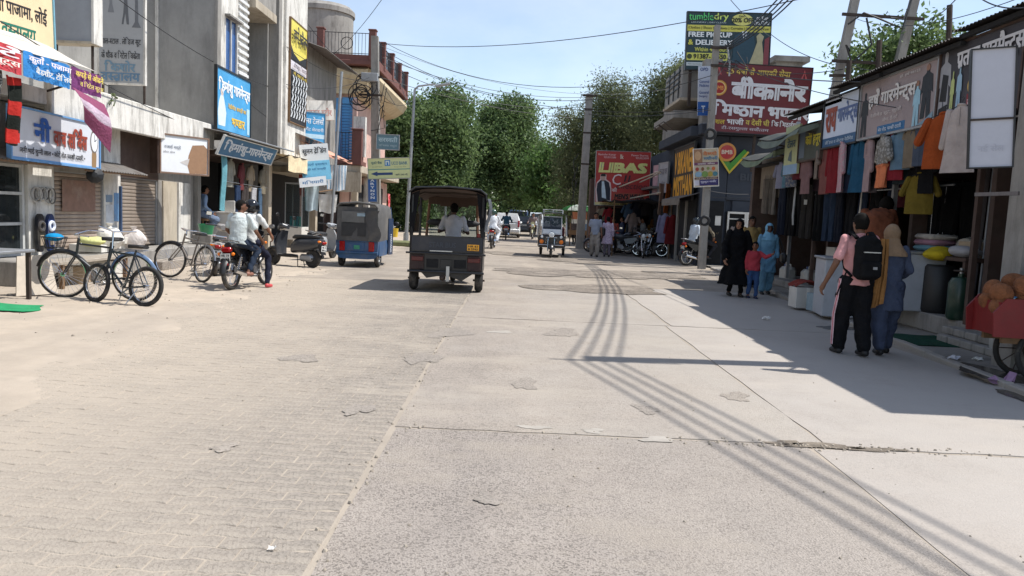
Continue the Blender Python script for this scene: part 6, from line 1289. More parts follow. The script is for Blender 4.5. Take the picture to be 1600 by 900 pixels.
board("festival_poster", "colourful festival offer poster tied to the grey concrete pole", "poster", q, .82, 1.22, R(6), mat("poster_buff", srgb(190, 176, 150), var=.15, scale=4),
 [("वैष्णो", (.38, .95, .82, .93), (190, 110, 60), .04), ("मशीनरी", (.4, .97, .70, .8), (60, 110, 140), .03), ("धमाका ऑफर", (.15, .85, .585, .63), (226, 220, 210), .02), ("गुरुकुल मार्केट", (.25, .9, .09, .17), (210, 206, 224), .02), ("सभी प्रकार के उपकरण", (.08, .92, .205, .235), (220, 210, 190), .01)],
 rects=[((0, 1, .2, .245), (90, 50, 50)), ((.22, 1, .03, .19), (56, 48, 100)), ((0, 1, .57, .64), (110, 60, 90)), ((.01, .2, .04, .18), (200, 196, 206)), ((0, .36, .64, 1), (150, 110, 80))],
 polys=[(disc(.18, .82, .13, .12), (190, 150, 110)), (disc(.14, .47, .07, .05), (150, 60, 50)), (disc(.36, .47, .06, .05), (120, 80, 50)), (disc(.58, .48, .06, .04), (120, 130, 70)), (disc(.8, .47, .07, .05), (190, 100, 50)), (disc(.18, .33, .14, .07), (130, 160, 180)), (disc(.44, .33, .13, .08), (110, 140, 70)), (disc(.66, .33, .1, .07), (160, 140, 60)), (disc(.86, .33, .1, .06), (70, 120, 130))], roll=R(2.5+3), t=.02, frame=M_paper, fw=.015)
# ------------------------------------------------------------------ menswear shop and cloth stalls beyond
q = at(973, 279, 36.0); M_lib = mat("sign_coral", srgb(176, 56, 52), rough=.5, var=.14, scale=.8)
lib = board("menswear_board", "big red square menswear board with pale yellow capitals and a printed man", "sign", q, 2.56, 2.5, R(3), M_lib,
 [("LIBAS", (.05, .93, .60, .79), (222, 220, 140), .08, .12), ("C", (.3, .46, .38, .58), (230, 214, 214), -.005, .1), ("ll", (.52, .62, .44, .56), (60, 44, 50), .01, .2), ("ollection", (.38, .94, .31, .42), (70, 44, 48), .01, .2), ("की", (.31, .4, .25, .33), (226, 214, 210), .03), ("MEN'S WEAR", (.36, .9, .12, .22), (36, 34, 36), .05, .08), ("Ravinder Kumar", (.04, .36, .915, .95), (226, 190, 190), .02), ("9253513500", (.14, .36, .865, .9), (226, 190, 190), .02), ("Pawan Sharma", (.64, .95, .915, .95), (226, 190, 190), .02), ("9253523599", (.72, .96, .865, .9), (226, 190, 190), .02), ("lk", (.44, .5, .86, .94), (226, 214, 190), .03), ("Near Ghanta Ghar Main Road", (.1, .9, .012, .045), (90, 80, 50), .01)],
 rects=[((0, 1, 0, .055), (206, 196, 140)), ((.33, .92, .11, .235), (170, 80, 62)), ],
 polys=[([(.02, .06), (.3, .06), (.3, .3), (.28, .42), (.2, .48), (.2, .56), (.15, .58), (.09, .56), (.09, .48), (.03, .42), (.01, .3)], (214, 190, 188)), ([(.06, .06), (.28, .06), (.28, .3), (.25, .42), (.18, .46), (.1, .46), (.04, .4), (.03, .28)], (36, 40, 52)), ([(.13, .14), (.21, .12), (.19, .28), (.16, .44), (.12, .44), (.12, .3)], (190, 206, 216)), (disc(.14, .5, .04, .05), (190, 160, 148)), ([(.09, .53), (.19, .53), (.18, .58), (.11, .58)], (44, 36, 36)), (disc(.12, .73, .03, .05), (60, 84, 150)), (disc(.28, .7, .02, .06), (44, 70, 80)), (disc(.82, .7, .03, .05), (44, 84, 84))], frame=M_galv, fw=.02, roll=R(2.5-1.5))
ms = thing("menswear_stall", "dark open clothing stall with sloping poles below the red menswear board", "building", (5.5, 37, 0))
HB(ms, (3.9, 37.6, 0), (9, 37.8, 4.4), M_dark, "back_wall"); HB(ms, (4.0, 36.2, 2.05), (6.9, 37.6, 2.12), M_brown, "ceiling"); HB(ms, (3.85, 36.3, 0), (4.0, 37.6, 2.1), M_brown, "side_wall"); HB(ms, (3.55, 37, 0), (3.85, 37.8, 3.4), M_brown, "pillar"); HB(ms, (4, 36.2, 0), (9, 37.6, .15), M_grey2, "plinth")
for (a, e) in (((1000, 285, 34.5), (1032, 270, 31.5)), ((985, 310, 34.5), (1032, 301, 31.5)), ((968, 292, 35.5), (1030, 268, 31.5))): MB().cyl(at(*a), at(*e), .03, n=8).build("pole", M_cream, ms, world=True)
cs = thing("cloth_stall", "dark cloth stall with draped fabrics between menswear stall and corner building", "building", (7, 33.6, 0))
HB(cs, (6.6, 33.3, 0), (9, 36, 4.2), M_dark, "wall"); HB(cs, (5.8, 33.2, 2.9), (6.6, 36, 3.0), M_tin, "roof")
board("shop_sign", "pale grey sign above the hanging orange cloth, beyond the golden capitals", "sign", (6.2, 32.9, 3.35), 1.1, 1.25, R(-80), mat("sign_grey_white", srgb(160, 158, 162), var=.12), [("कपड़ा घर", (.1, .9, .55, .8), (110, 104, 110), .03), ("थोक", (.25, .75, .2, .4), (110, 104, 110), .03)], frame=M_galv)
an2 = thing("cloth_awning", "low dark cloth awning in front of the menswear stall", "awning", (5.4, 34, 2.3)); MB().sheet(lambda u, v: (4.0+2.5*u, 31.6+4.4*v, 2.32-.05*math.sin(u*9)-.06*math.sin(v*6)), 12, 12, .02).build("canopy", cloth("dark_awning", (40, 40, 44)), an2, True, world=True)  # awning added low, placed so that it shades the ground here
for x in (4.05, 6.4): MB().cyl((x, 31.7, 0), (x, 31.7, 2.3), .025).build("post", M_wood, an2, world=True)
board("shop_sign", "pinkish printed sign next to the pale grey sign", "sign", (6.1, 34.0, 3.3), .8, 1.3, R(-80), mat("sign_pinkish", srgb(176, 140, 146), var=.25, scale=4), [("सूट", (.2, .8, .6, .8), (214, 190, 194), .03)])
drape("hanging_cloth", "rust orange cloth hanging from the stall by the golden capitals", "cloth", at(1044, 287, 31.8), .8, 1.2, cloth("rust_cloth", (176, 92, 34)), seed=51, dirv=(.5, 1, 0))
drape("hanging_cloth", "beige cloth hanging left of the rust orange one", "cloth", at(1033, 287, 31.8), .5, 1.25, cloth("beige_cloth", (150, 130, 116)), seed=52, dirv=(.5, 1, 0))
for (kind, lbl, px, py, Y, rgb) in (("shirt", "beige printed shirt hanging below the red menswear board", 943, 325, 35.8, (150, 136, 110)), ("shirt", "crimson shirt hanging next to the beige printed one", 953, 325, 35.8, (160, 36, 48)), ("shirt", "black jacket hanging deep in the menswear stall", 967, 326, 35.8, (28, 28, 32)), ("shirt", "blue denim jacket on the sloping pole", 984, 318, 35.2, (60, 90, 124)), ("shirt", "dark navy shirt hanging right of the denim jacket", 998, 312, 35.0, (26, 32, 52)), ("shirt", "charcoal shirt hanging at the stall corner", 1012, 310, 34.6, (38, 38, 44)), ("set", "white and red child outfit hanging below the denim jacket", 990, 333, 35.0, (190, 170, 170)), ("kurta", "long red gown hanging beside the slate building doorway", 1052, 336, 31.0, (130, 34, 40)), ("kurta", "pale violet notice cloth hanging before the cloth stall", 1040, 334, 31.2, (140, 140, 176))):
 hung(kind, lbl, px, py, rgb, rz=0, s=1.15, Y=Y, group="clothes hanging at the far menswear stalls")
b_ = gnd(907, 395); b_.y += 3; t0 = at(921, 147, 38.0); fp = thing("utility_pole", "tall concrete pole left of the red menswear board", "pole", (at(908, 340, 38).x, 38, 0)); d = Vector((t0.x-fp.location.x, 0, t0.z))
MB().loft([[(d.x*k+sx*.2*(1-.25*k), sy*.2, d.z*k) for sx, sy in ((-1, -1), (1, -1), (1, 1), (-1, 1))] for k in (0, .5, 1)]).build("pole", M_conc, fp)
for k in (.55, .75, .9): MB().mm((d.x*k-.22, -.21, d.z*k-.04), (d.x*k+.22, -.19, d.z*k+.04)).build("band", M_iron, fp)
MB().mm((d.x-.35, -.3, d.z-.15), (d.x+.35, -.2, d.z-.07)).build("cross_arm", M_iron, fp)
for k in range(3): MB().tube([(-.35, -.25, 1+k), (-.55, -.25, 2.2+k), (-.3, -.25, 3.4+.6*k)], .016, 5).build("loose_cable", M_wire, fp)
# ------------------------------------------------------------------ two- and three-wheelers
def wheel(par, c, r, wd, kind="spoke", rimm=None, name="wheel", rim_r=None):
 """axle along x; tyre is the part, rim and spokes its sub-parts"""
 c = Vector(c); tr = wd/2; w_ = MB().torus(c, (1, 0, 0), r-tr, tr, 36, 10).build(name, M_tyre, par, True)
 rr_ = rim_r or r-wd*1.02; rm = rimm or M_chrome
 MB().torus(c, (1, 0, 0), rr_, wd*.2, 32, 6, 1.6).build("rim", rm, w_, True)
 s_ = MB().cyl(c-Vector((wd*.7, 0, 0)), c+Vector((wd*.7, 0, 0)), max(.018, r*.09), n=10)
 if kind == "spoke":
  for k in range(28):
   a = 2*math.pi*k/28; b_ = a+.35*(1 if k % 2 else -1); x = wd*.45*(1 if (k//2) % 2 else -1)
   s_.cyl(c+Vector((x, r*.08*math.cos(b_), r*.08*math.sin(b_))), c+Vector((0, rr_*math.cos(a), rr_*math.sin(a))), .0022 if r > .27 and wd < .06 else .003, n=4, caps=False)
 elif kind == "alloy":
  for k in range(5):
   a = 2*math.pi*k/5; s_.bar(c+Vector((0, r*.08*math.cos(a), r*.08*math.sin(a))), c+Vector((0, rr_*math.cos(a+.12), rr_*math.sin(a+.12))), wd*.4, .05, .005, up=(1, 0, 0))
 else: s_.lathe([(0, .01), (rr_*.5, .03), (rr_, .0), (rr_, -.02), (0, -.02)], c, (1, 0, 0), 20).lathe([(0, -.01), (rr_*.5, -.03), (rr_, .0)], c, (1, 0, 0), 20)
 s_.build("spokes" if kind != "disc" else "wheel_disc", rm, w_, True)
 if kind == "alloy": MB().lathe([(0, wd*.6), (r*.38, wd*.6), (r*.38, wd*.66), (0, wd*.66)], c, (1, 0, 0), 18).build("brake_disc", M_steel, w_)
 return w_
def fender(par, c, r, wd, a0, a1, m, name="mudguard"):
 c = Vector(c); n = 14; vs = []
 mb = MB().sheet(lambda u, v: c+Vector((wd*(v-.5), (r-.018*(2*v-1)**2*2)*math.cos(R(a0+(a1-a0)*u)), (r-.018*(2*v-1)**2*2)*math.sin(R(a0+(a1-a0)*u)))), n, 6, .004)
 return mb.build(name, m, par, True)
M_plate = mat("plate_white", srgb(214, 214, 210), rough=.4, var=.05); M_redl = mat("red_lens", srgb(150, 16, 20), rough=.15, var=.1); M_ambl = mat("amber_lens", srgb(226, 120, 24), rough=.15, var=.1); M_lens = mat("clear_lens", srgb(220, 224, 226), rough=.08, var=.05); M_seat = mat("black_seat", (.02, .02, .021), rough=.6, var=.25, bump=.3, bscale=120)
def plate(par, c, wd, ht, txt, face=-1, m=None):
 p_ = MB().box(c, (wd, .006, ht), None, .002).build("number_plate", m or M_plate, par)
 h = bpy.data.objects.new("plate_print", None); C.objects.link(h); h.parent = par; h.location = (c[0], c[1]+face*.004, c[2]); h.rotation_euler = (0, 0, 0 if face < 0 else math.pi)
 l1, l2 = txt
 lettering(h, l1, (-wd*.4, wd*.4, ht*.06, ht*.4), (24, 24, 26), -.001, .03)
 lettering(h, l2, (-wd*.4, wd*.4, -ht*.4, -ht*.06), (24, 24, 26), -.001, .03)
def motorcycle(label, loc, rz, rgb=(24, 24, 28), group=None, lean=0, alloy=False, plate_=("HR 19", "4527"), front=False, m_fend=None):
 t_ = thing("motorcycle", label, "motorcycle", loc, rz, group); t_.rotation_euler = (0, lean, rz)
 m = paint("bike_%d_%d_%d" % rgb, rgb, .25, .25); k_ = "alloy" if alloy else "spoke"; fm = m_fend or m
 wheel(t_, (0, -.62, .30), .30, .085, k_); wheel(t_, (0, .66, .30), .30, .07, k_)
 fender(t_, (0, .66, .30), .335, .1, 20, 150, fm); fender(t_, (0, -.62, .30), .34, .13, 60, 178, M_black)
 fr = MB()
 for x in (-.05, .05):
  fr.tube([(x, .66, .30), (x*1.3, .52, .62), (x*1.3, .42, .86)], .022, 8)
 fr.build("fork", M_chrome, t_, True)
 fb_ = MB().tube([(0, .4, .84), (0, .18, .4), (0, -.1, .3)], .022, 8).tube([(0, .38, .8), (0, -.1, .68), (0, -.45, .72)], .022, 8)
 for x in (-.09, .09):
  fb_.tube([(x, -.05, .32), (x, -.62, .30)], .018, 8).tube([(x*.6, -.45, .7), (x, -.05, .32)], .014, 6)
 fb_.build("frame", M_black, t_, True)
 for x in (-.115, .115):
  sh_ = MB()
  sh_.cyl((x, -.58, .34), (x, -.42, .66), .016, n=8)
  for q in range(7): p_ = Vector((x, -.55+.018*q, .4+.033*q)); sh_.torus(p_, (0, .45, .9), .03, .007, 12, 5)
  sh_.build("shock_absorber", M_chrome, t_, True)
 MB().box((0, .12, .38), (.2, .28, .22), None, .04).box((0, .19, .53), (.13, .15, .16), (R(-12), 0, 0), .02).cyl((-.14, .04, .34), (.14, .04, .34), .075, n=16).build("engine", mat("engine_alloy", (.20, .20, .21), rough=.45, metal=.7, var=.2), t_, True)
 fn = MB()
 for q in range(5): fn.box((0, .19+.005*q, .48+.03*q), (.16, .18, .008))
 fn.build("cooling_fin", M_black, t_)
 MB().loft([[((.02+.115*wv)*math.cos(a), y, .80+(.02+.095*wv)*math.sin(a)+.02*y) for a in [2*math.pi*k/16 for k in range(16)]] for y, wv in ((-.06, .35), (.0, .75), (.12, 1.0), (.25, 1.0), (.34, .8), (.39, .35))]).build("fuel_tank", m, t_, True)
 MB().loft([[(hw*(abs(math.cos(a))**.6)*(1 if math.cos(a) > 0 else -1), y, z+.055*math.sin(a)) for a in [2*math.pi*k/16 for k in range(16)]] for y, z, hw in ((-.02, .79, .07), (-.15, .78, .115), (-.4, .80, .13), (-.62, .83, .12), (-.68, .84, .06))]).build("seat", M_seat, t_, True)
 for x in (-1, 1): MB().profx([(-.02, .7), (-.1, .5), (-.36, .52), (-.66, .74), (-.7, .8), (-.3, .75)], x*.1, x*.125).build("side_panel", m, t_)
 MB().tube([(.13, .2, .36), (.15, .05, .22), (.15, -.2, .24), (.15, -.45, .32)], .022, 10).tube([(.155, -.3, .27), (.16, -.75, .38)], [.045, .05], 12).build("exhaust", M_chrome, t_, True)
 MB().tube([(-.36, .22, 1.02), (-.24, .34, 1.03), (-.06, .4, .95), (.06, .4, .95), (.24, .34, 1.03), (.36, .22, 1.02)], .012, 8).build("handlebar", M_chrome, t_, True)
 for x in (-1, 1):
  MB().cyl((x*.28, .3, 1.03), (x*.38, .2, 1.02), .018).build("grip", M_black, t_, True)
  mr = MB().tube([(x*.26, .33, 1.03), (x*.32, .36, 1.16)], .006, 6).build("mirror", M_black, t_); MB().ell((x*.35, .36, 1.18), (.07, .016, .045), None, 14, 8).build("mirror_shell", M_black, mr, True); MB().box((x*.35, .344, 1.18), (.11, .004, .066), None, .002).build("mirror_glass", M_chrome, mr)
  MB().ell((x*.15, .46, .86), (.025, .04, .03), None, 10, 6).build("front_indicator", M_ambl, t_, True); MB().ell((x*.14, -.76, .68), (.035, .035, .032), None, 10, 6).build("rear_indicator", M_ambl, t_, True)
  MB().cyl((x*.1, -.05, .28), (x*.3, -.05, .28), .014).build("footpeg", M_black, t_)
 hl_ = MB().loft([[((.1*s)*math.cos(a), y, .89+(.1*s)*math.sin(a)) for a in [2*math.pi*k/16 for k in range(16)]] for y, s in ((.34, .5), (.42, .95), (.5, 1.05), (.52, .95))]).build("headlight", m, t_, True); MB().ell((0, .515, .89), (.088, .025, .088), None, 16, 8).build("lens", M_lens, hl_, True)
 MB().profy([(-.1, .93), (.1, .93), (.13, 1.08), (0, 1.14), (-.13, 1.08)], .44, .46).build("visor", m, t_)
 MB().box((0, -.74, .76), (.2, .1, .1), None, .03).build("tail_light", M_redl, t_, True); MB().profx([(-.68, .8), (-.8, .6), (-.86, .4), (-.84, .4), (-.76, .6), (-.64, .78)], -.09, .09).build("rear_flap", M_black, t_)
 plate(t_, (0, -.80, .62), .2, .14, plate_)
 if front: plate(t_, (0, .56, .76), .2, .08, plate_, 1)
 MB().box((0, -.835, .49), (.16, .02, .05), None, .01).build("reflector", M_redl, t_)
 MB().tube([(-.13, -.42, .84), (-.15, -.6, .91), (-.1, -.8, .94), (.1, -.8, .94), (.15, -.6, .91), (.13, -.42, .84)], .013, 8).tube([(-.06, -.5, .88), (-.05, -.79, .935)], .008, 6).tube([(.06, -.5, .88), (.05, -.79, .935)], .008, 6).build("grab_rail", M_chrome, t_, True)
 MB().tube([(-.1, -.05, .26), (-.2, -.12, .02)], .01, 6).build("side_stand", M_black, t_)
 MB().box((-.11, -.3, .31), (.02, .58, .1), None, .02).build("chain_cover", M_black, t_)
 return t_
def scooter(label, loc, rz, rgb, group=None, lean=0.0, m_light=None):
 t_ = thing("scooter", label, "scooter", loc, rz, group); t_.rotation_euler = (0, lean, rz); m = paint("scoot_%d_%d_%d" % rgb, rgb, .25, .3)
 wheel(t_, (0, -.58, .22), .22, .09, "disc", M_black); wheel(t_, (0, .62, .22), .22, .085, "disc", M_black)
 el = lambda hw, hh, y, z, p=.7: [(hw*(abs(math.cos(a))**p)*(1 if math.cos(a) > 0 else -1), y, z+hh*(abs(math.sin(a))**p)*(1 if math.sin(a) > 0 else -1)) for a in [2*math.pi*k/18 for k in range(18)]]
 MB().loft([el(.05, .06, -.86, .64), el(.12, .11, -.76, .62), el(.17, .15, -.55, .58), el(.185, .18, -.3, .54), el(.17, .17, -.08, .52), el(.13, .12, .02, .46)]).build("body_panel", m, t_, True)
 MB().loft([el(.08, .035, -.78, .74), el(.14, .05, -.6, .76), el(.15, .055, -.3, .75), el(.14, .055, -.06, .74), el(.08, .03, .03, .72)]).build("seat", M_seat, t_, True)
 MB().box((0, .18, .27), (.3, .46, .08), None, .03).build("footboard", M_black, t_)
 MB().loft([[(x*wd, y+.04*(1-abs(x))*2, z) for x in (-1, -.6, -.2, .2, .6, 1)]+[(x*wd, y-.05, z) for x in (1, .6, .2, -.2, -.6, -1)] for y, z, wd in ((.4, .26, .17), (.45, .5, .2), (.42, .72, .17), (.36, .88, .1))]).build("leg_shield", m, t_, True)
 fender(t_, (0, .62, .22), .27, .14, 10, 165, m); MB().loft([el(.07, .05, .5, .4), el(.09, .1, .58, .62), el(.05, .06, .52, .8)]).build("front_apron", m, t_, True)
 MB().loft([el(.05, .05, .24, .97), el(.15, .06, .32, .99), el(.16, .07, .42, .97), el(.1, .05, .49, .93)]).build("handlebar_cover", m, t_, True); MB().ell((0, .47, .95), (.09, .04, .055), None, 14, 8).build("headlight", M_lens, t_, True)
 MB().tube([(-.36, .24, 1.0), (-.14, .32, 1.0)], .016, 8).tube([(.36, .24, 1.0), (.14, .32, 1.0)], .016, 8).build("handlebar", M_black, t_, True)
 for x in (-1, 1):
  mr = MB().tube([(x*.24, .3, 1.02), (x*.3, .34, 1.2)], .006, 6).build("mirror", M_black, t_); MB().ell((x*.32, .34, 1.23), (.07, .018, .05), None, 14, 8).build("mirror_shell", M_black, mr, True); MB().box((x*.32, .322, 1.23), (.1, .004, .07)).build("mirror_glass", M_chrome, mr)
  MB().ell((x*.11, -.8, .64), (.05, .05, .03), None, 10, 6).build("rear_indicator", M_ambl, t_, True)
 MB().box((0, -.86, .62), (.13, .06, .07), None, .02).build("tail_light", M_redl, t_, True); MB().profx([(-.8, .58), (-.88, .34), (-.86, .34), (-.74, .56)], -.1, .1).build("rear_flap", M_black, t_); plate(t_, (0, -.87, .48), .2, .14, ("HR 19", "8816"))
 MB().tube([(-.12, -.6, .78), (-.13, -.8, .83), (.13, -.8, .83), (.12, -.6, .78)], .013, 8).build("grab_rail", M_chrome if m_light is None else m_light, t_, True)
 MB().box((.02, -.4, .24), (.2, .4, .18), None, .05).build("engine", M_galv, t_, True); MB().tube([(.17, -.25, .24), (.2, -.72, .3)], [.045, .055], 12).build("exhaust", M_black, t_, True)
 MB().tube([(-.1, -.2, .25), (-.14, -.25, .02), (.14, -.25, .02), (.1, -.2, .25)], .012, 6).build("centre_stand", M_black, t_); return t_
def bicycle(label, loc, rz, rgb=(34, 36, 40), r=.34, lean=0.0, steer=0.0, guards=True, group=None, fend=None, carrier=True, small=False):
 t_ = thing("bicycle", label, "bicycle", loc, rz, group); t_.rotation_euler = (0, lean, rz); m = paint("cycle_%d_%d_%d" % rgb, rgb, .35, .3); wb = .54 if not small else .44
 b_ = (0, -.08, r*.85); st = (0, -.2, r+.42); hd0 = (0, wb-.2, r+.28); hd1 = (0, wb-.24, r+.46); rw = (0, -wb, r); fw = Vector((0, wb, r))
 f = MB().tube([b_, hd0], .017, 8).tube([st, hd1], .015, 8).tube([b_, (0, -.22, r+.5)], .015, 8).tube([hd0, hd1, (0, wb-.26, r+.54)], .019, 8)
 for x in (-.05, .05): f.tube([(x*.4, b_[1], b_[2]), (x, rw[1], rw[2])], .01, 6).tube([(x*.4, st[1], st[2]), (x, rw[1], rw[2])], .008, 6)
 f.build("frame", m, t_, True)
 global XF
 piv = Vector((0, wb-.2, 0)); fk = t_; XF = Matrix.Translation(piv) @ Matrix.Rotation(steer, 4, 'Z') @ Matrix.Translation(-piv)
 def lo(p): return Vector(p)
 kk = MB()
 for x in (-.05, .05): kk.tube([lo((x, wb, r)), lo((x, wb-.16, r+.24)), lo((x*.4, wb-.2, r+.3))], .011, 8)
 kk.build("fork", m, fk, True)
 MB().tube([lo((-.28, wb-.5, r+.6)), lo((-.26, wb-.3, r+.62)), lo((-.06, wb-.22, r+.6)), lo((.06, wb-.22, r+.6)), lo((.26, wb-.3, r+.62)), lo((.28, wb-.5, r+.6))] if not small else [lo((-.3, wb-.34, r+.78)), lo((0, wb-.26, r+.74)), lo((.3, wb-.34, r+.78))], .011, 8).tube([lo((0, wb-.26, r+.5)), lo((0, wb-.25, r+(.75 if small else .6)))], .014, 8).build("handlebar", M_chrome, fk, True)
 wheel(fk, lo(fw), r, .056 if small else .042, "spoke")
 if guards: fender(fk, lo(fw), r+.03, .055, 20, 170, M_black if fend else m)
 XF = None
 wheel(t_, rw, r, .056 if small else .042, "spoke")
 if guards: fender(t_, rw, r+.03, .055, 5, 165, fend or m)
 MB().loft([[(hw*math.cos(a), y, r+.55+.028*math.sin(a)) for a in [2*math.pi*k/12 for k in range(12)]] for y, hw in ((-.38, .06), (-.34, .1), (-.24, .08), (-.12, .03), (-.08, .015))]).build("saddle", M_seat, t_, True)
 MB().torus((.06, b_[1], b_[2]), (1, 0, 0), .085, .008, 24, 6).build("chainring", M_steel, t_, True)
 for s in (1, -1): MB().box((.09*s, b_[1]+.08*s, b_[2]-.06*s), (.012, .17, .02), (R(-38), 0, 0)).build("crank", M_steel, t_)
 for x, y, z in ((.14, b_[1]+.15, b_[2]-.11), (-.14, b_[1]-.15, b_[2]+.11)): MB().box((x, y, z), (.1, .06, .02), None, .004).build("pedal", M_black, t_)
 MB().tube([(.065, b_[1], b_[2]+.085), (.065, rw[1], r+.04)], .005, 5).tube([(.065, b_[1], b_[2]-.085), (.065, rw[1], r-.04)], .005, 5).build("chain", M_iron, t_)
 if carrier:
  c_ = MB();
  for x in (-.07, 0, .07): c_.tube([(x, -.26, r+.4), (x, -.74, r+.4)], .006, 6)
  for x in (-.07, .07): c_.tube([(x, -.62, r+.4), (x, rw[1], r)], .006, 6)
  c_.tube([(-.07, -.74, r+.4), (.07, -.74, r+.4)], .006, 6).build("carrier", M_steel, t_, True)
 MB().tube([(-.05, rw[1]+.1, r-.05), (-.17, rw[1]+.16, .02)], .008, 6).build("side_stand", M_steel, t_); return t_
# --- bicycles on the left
q = gnd(160, 470); bicycle("small dark teal bicycle in front, nearest of the three on the left", (-5.55, 10.75, 0), R(75), (34, 44, 50), .285, lean=R(8), steer=R(-12), guards=False, carrier=False, small=True)
bicycle("large black bicycle with pale blue mudguard leaning behind the small one", (-6.05, 11.25, 0), R(84), (36, 42, 50), .355, lean=R(-6), steer=R(14), fend=paint("blue_guard", (104, 128, 160), .3, .2))
o = thing("basket", "blue cloth bundle in black wire basket on the large bicycle", "basket", (-6.8, 11.36, .88)); MB().torus((0, 0, .0), (0, 0, 1), .17, .008, 20, 5).torus((0, 0, -.16), (0, 0, 1), .12, .008, 20, 5).cyl((0, 0, -.16), (0, 0, -.15), .12).build("wire_basket", M_black, o, True)
bar_ = MB()
for k in range(16): a = 2*math.pi*k/16; bar_.cyl((.12*math.cos(a), .12*math.sin(a), -.16), (.17*math.cos(a), .17*math.sin(a), 0), .004, n=5)
bar_.build("wire", M_black, o); sb_ = MB().ell((0, 0, .0), (.13, .11, .06), None, 14, 8).build("bundle", cloth("blue_bundle", (20, 130, 180)), o, True)
bicycle("old chrome bicycle with rusty wheels parked beside the rider's motorcycle", (*gnd(291, 438)[:2], 0), R(52), (120, 112, 104), .345, lean=R(9), steer=R(28), fend=M_steel)
o = MB().lathe([(0, 0), (.15, 0), (.2, .24), (.21, .26), (.185, .26), (.14, .02)], n=16).build("bucket", paint("green_bucket", (24, 130, 84)), smooth=True); o.location = (-7.85, 19.6, .42+.25); tag(o, "green plastic tub on the step before the clerk's shop", "bucket")
MB_ = MB().mm((-8.1, 19.3, .42), (-7.6, 19.9, .67), .02).build("step_block", M_grey2, row, world=True)
# --- motorcycles, scooters on the left
q = gnd(386, 455); MC1 = (-4.74, 13.75, 0.0)
mc1 = motorcycle("black motorcycle carrying two men, white plate and chrome grab rail", MC1, R(-10), (20, 20, 24), lean=R(-3)); mc1.scale = (.92, .92, .92)
scooter("grey white scooter with pinkish side panel behind the chrome bicycle", (*gnd(338, 428)[:2], 0), R(18), (150, 146, 142), lean=R(7))
q = gnd(455, 418); scooter("dark grey scooter parked sideways past the helmeted man", (q.x-.05, q.y+.3, 0), R(68), (58, 60, 64), lean=R(7))
q = gnd(495, 407); scooter("silver scooter with maroon panel parked before the shoe display", (q.x, q.y+.5, 0), R(-16), (170, 172, 174), lean=R(6))
hm = None
# ------------------------------------------------------------------ shared three-wheeler, black, seen from behind
bt = thing("three_wheeler", "black open backed shared three wheeler with canopy and yellow plate, driving away", "three wheeler", (*gnd(693, 459)[:2], 0), R(1))
bt.location.y += .25
MBk = paint("tempo_black", (20, 21, 24), .4, .12); M_navy = paint("tempo_navy", (26, 32, 44), .5, .16); M_dred = mat('dull_red_lens', srgb(84, 20, 20), rough=.3, var=.2); M_lin = mat("canopy_lining", srgb(88, 70, 60), rough=.9, var=.2, scale=4)
for x in (-.62, .62): wheel(bt, (x, .3, .225), .225, .16, "disc", M_iron)
wheel(bt, (0, 2.35, .225), .225, .12, "disc", M_iron); fender(bt, (0, 2.35, .225), .3, .24, 20, 160, MBk)
MB().mm((-.68, -.02, .36), (.68, .03, .74), .01).build("rear_panel", MBk, bt)
for x0, x1 in ((-.66, -.40), (.40, .66)): MB().mm((x0, -.045, .42), (x1, -.022, .70), .012).build("lamp_panel", mat("dull_red_panel", srgb(52, 34, 32), var=.3, dirt=.2), bt)
for x in (-.53, .52): MB().mm((x-.11, -.06, .58), (x+.11, -.045, .66), .01).build("tail_light", M_dred, bt)
for x0, x1 in ((-.36, -.14), (.15, .38)): MB().mm((x0, -.035, .46), (x1, -.022, .62), .006).build("vent_panel", M_dark, bt)
MB().mm((-.1, -.035, .44), (.12, -.022, .62), .008).build("engine_door", MBk, bt)
tg = MB().mm((-.65, -.06, .76), (.67, .0, 1.05), .012).build("tailgate", M_navy, bt)
h_ = bpy.data.objects.new("tailgate_print", None); C.objects.link(h_); h_.parent = bt; h_.location = (0, -.062, .9); lettering(h_, "STAR BUS", (-.32, .18, -.06, .04), (54, 60, 70), -.001, .03)
MB().mm((-.65, -.067, .755), (.67, -.058, .78)).mm((-.65, -.067, 1.03), (.67, -.058, 1.055)).build("tailgate_trim", MBk, bt)
MB().mm((-.3, -.09, .765), (.12, -.066, .785)).build("tailgate_handle", M_steel, bt)
plate(bt, (.50, -.075, .86), .22, .115, ("HR 61", "B 2743"), m=paint("plate_yellow", (226, 160, 30), .4, .1))
MB().tube([(-.74, -.1, .73), (.74, -.1, .73)], .018, 8).tube([(-.70, -.12, .39), (.72, -.12, .39)], .022, 8).build("bumper_bar", MBk, bt, True)
for x in (-.45, .5): MB().bar((x, -.12, .39), (x, .02, .42), .04, .04).build("bumper_bracket", MBk, bt)
MB().mm((.02, -.15, .22), (.08, -.13, .5)).build("tow_plate", M_steel, bt); MB().ell((-.05, -.05, .28), (.06, .1, .06)).build("silencer", M_iron, bt, True)
MB().profy([(-.45, .36), (-.35, .26), (-.15, .3), (.1, .3), (.3, .22), (.5, .36)], -.02, .2).build("rear_skirt", MBk, bt)
MB().mm((-.66, .03, .36), (.66, 1.7, .44)).build("floor", MBk, bt)
for x in (-.68, .65): MB().mm((x, .03, .34), (x+.035, 1.55, 1.02), .008).build("side_panel", MBk, bt)
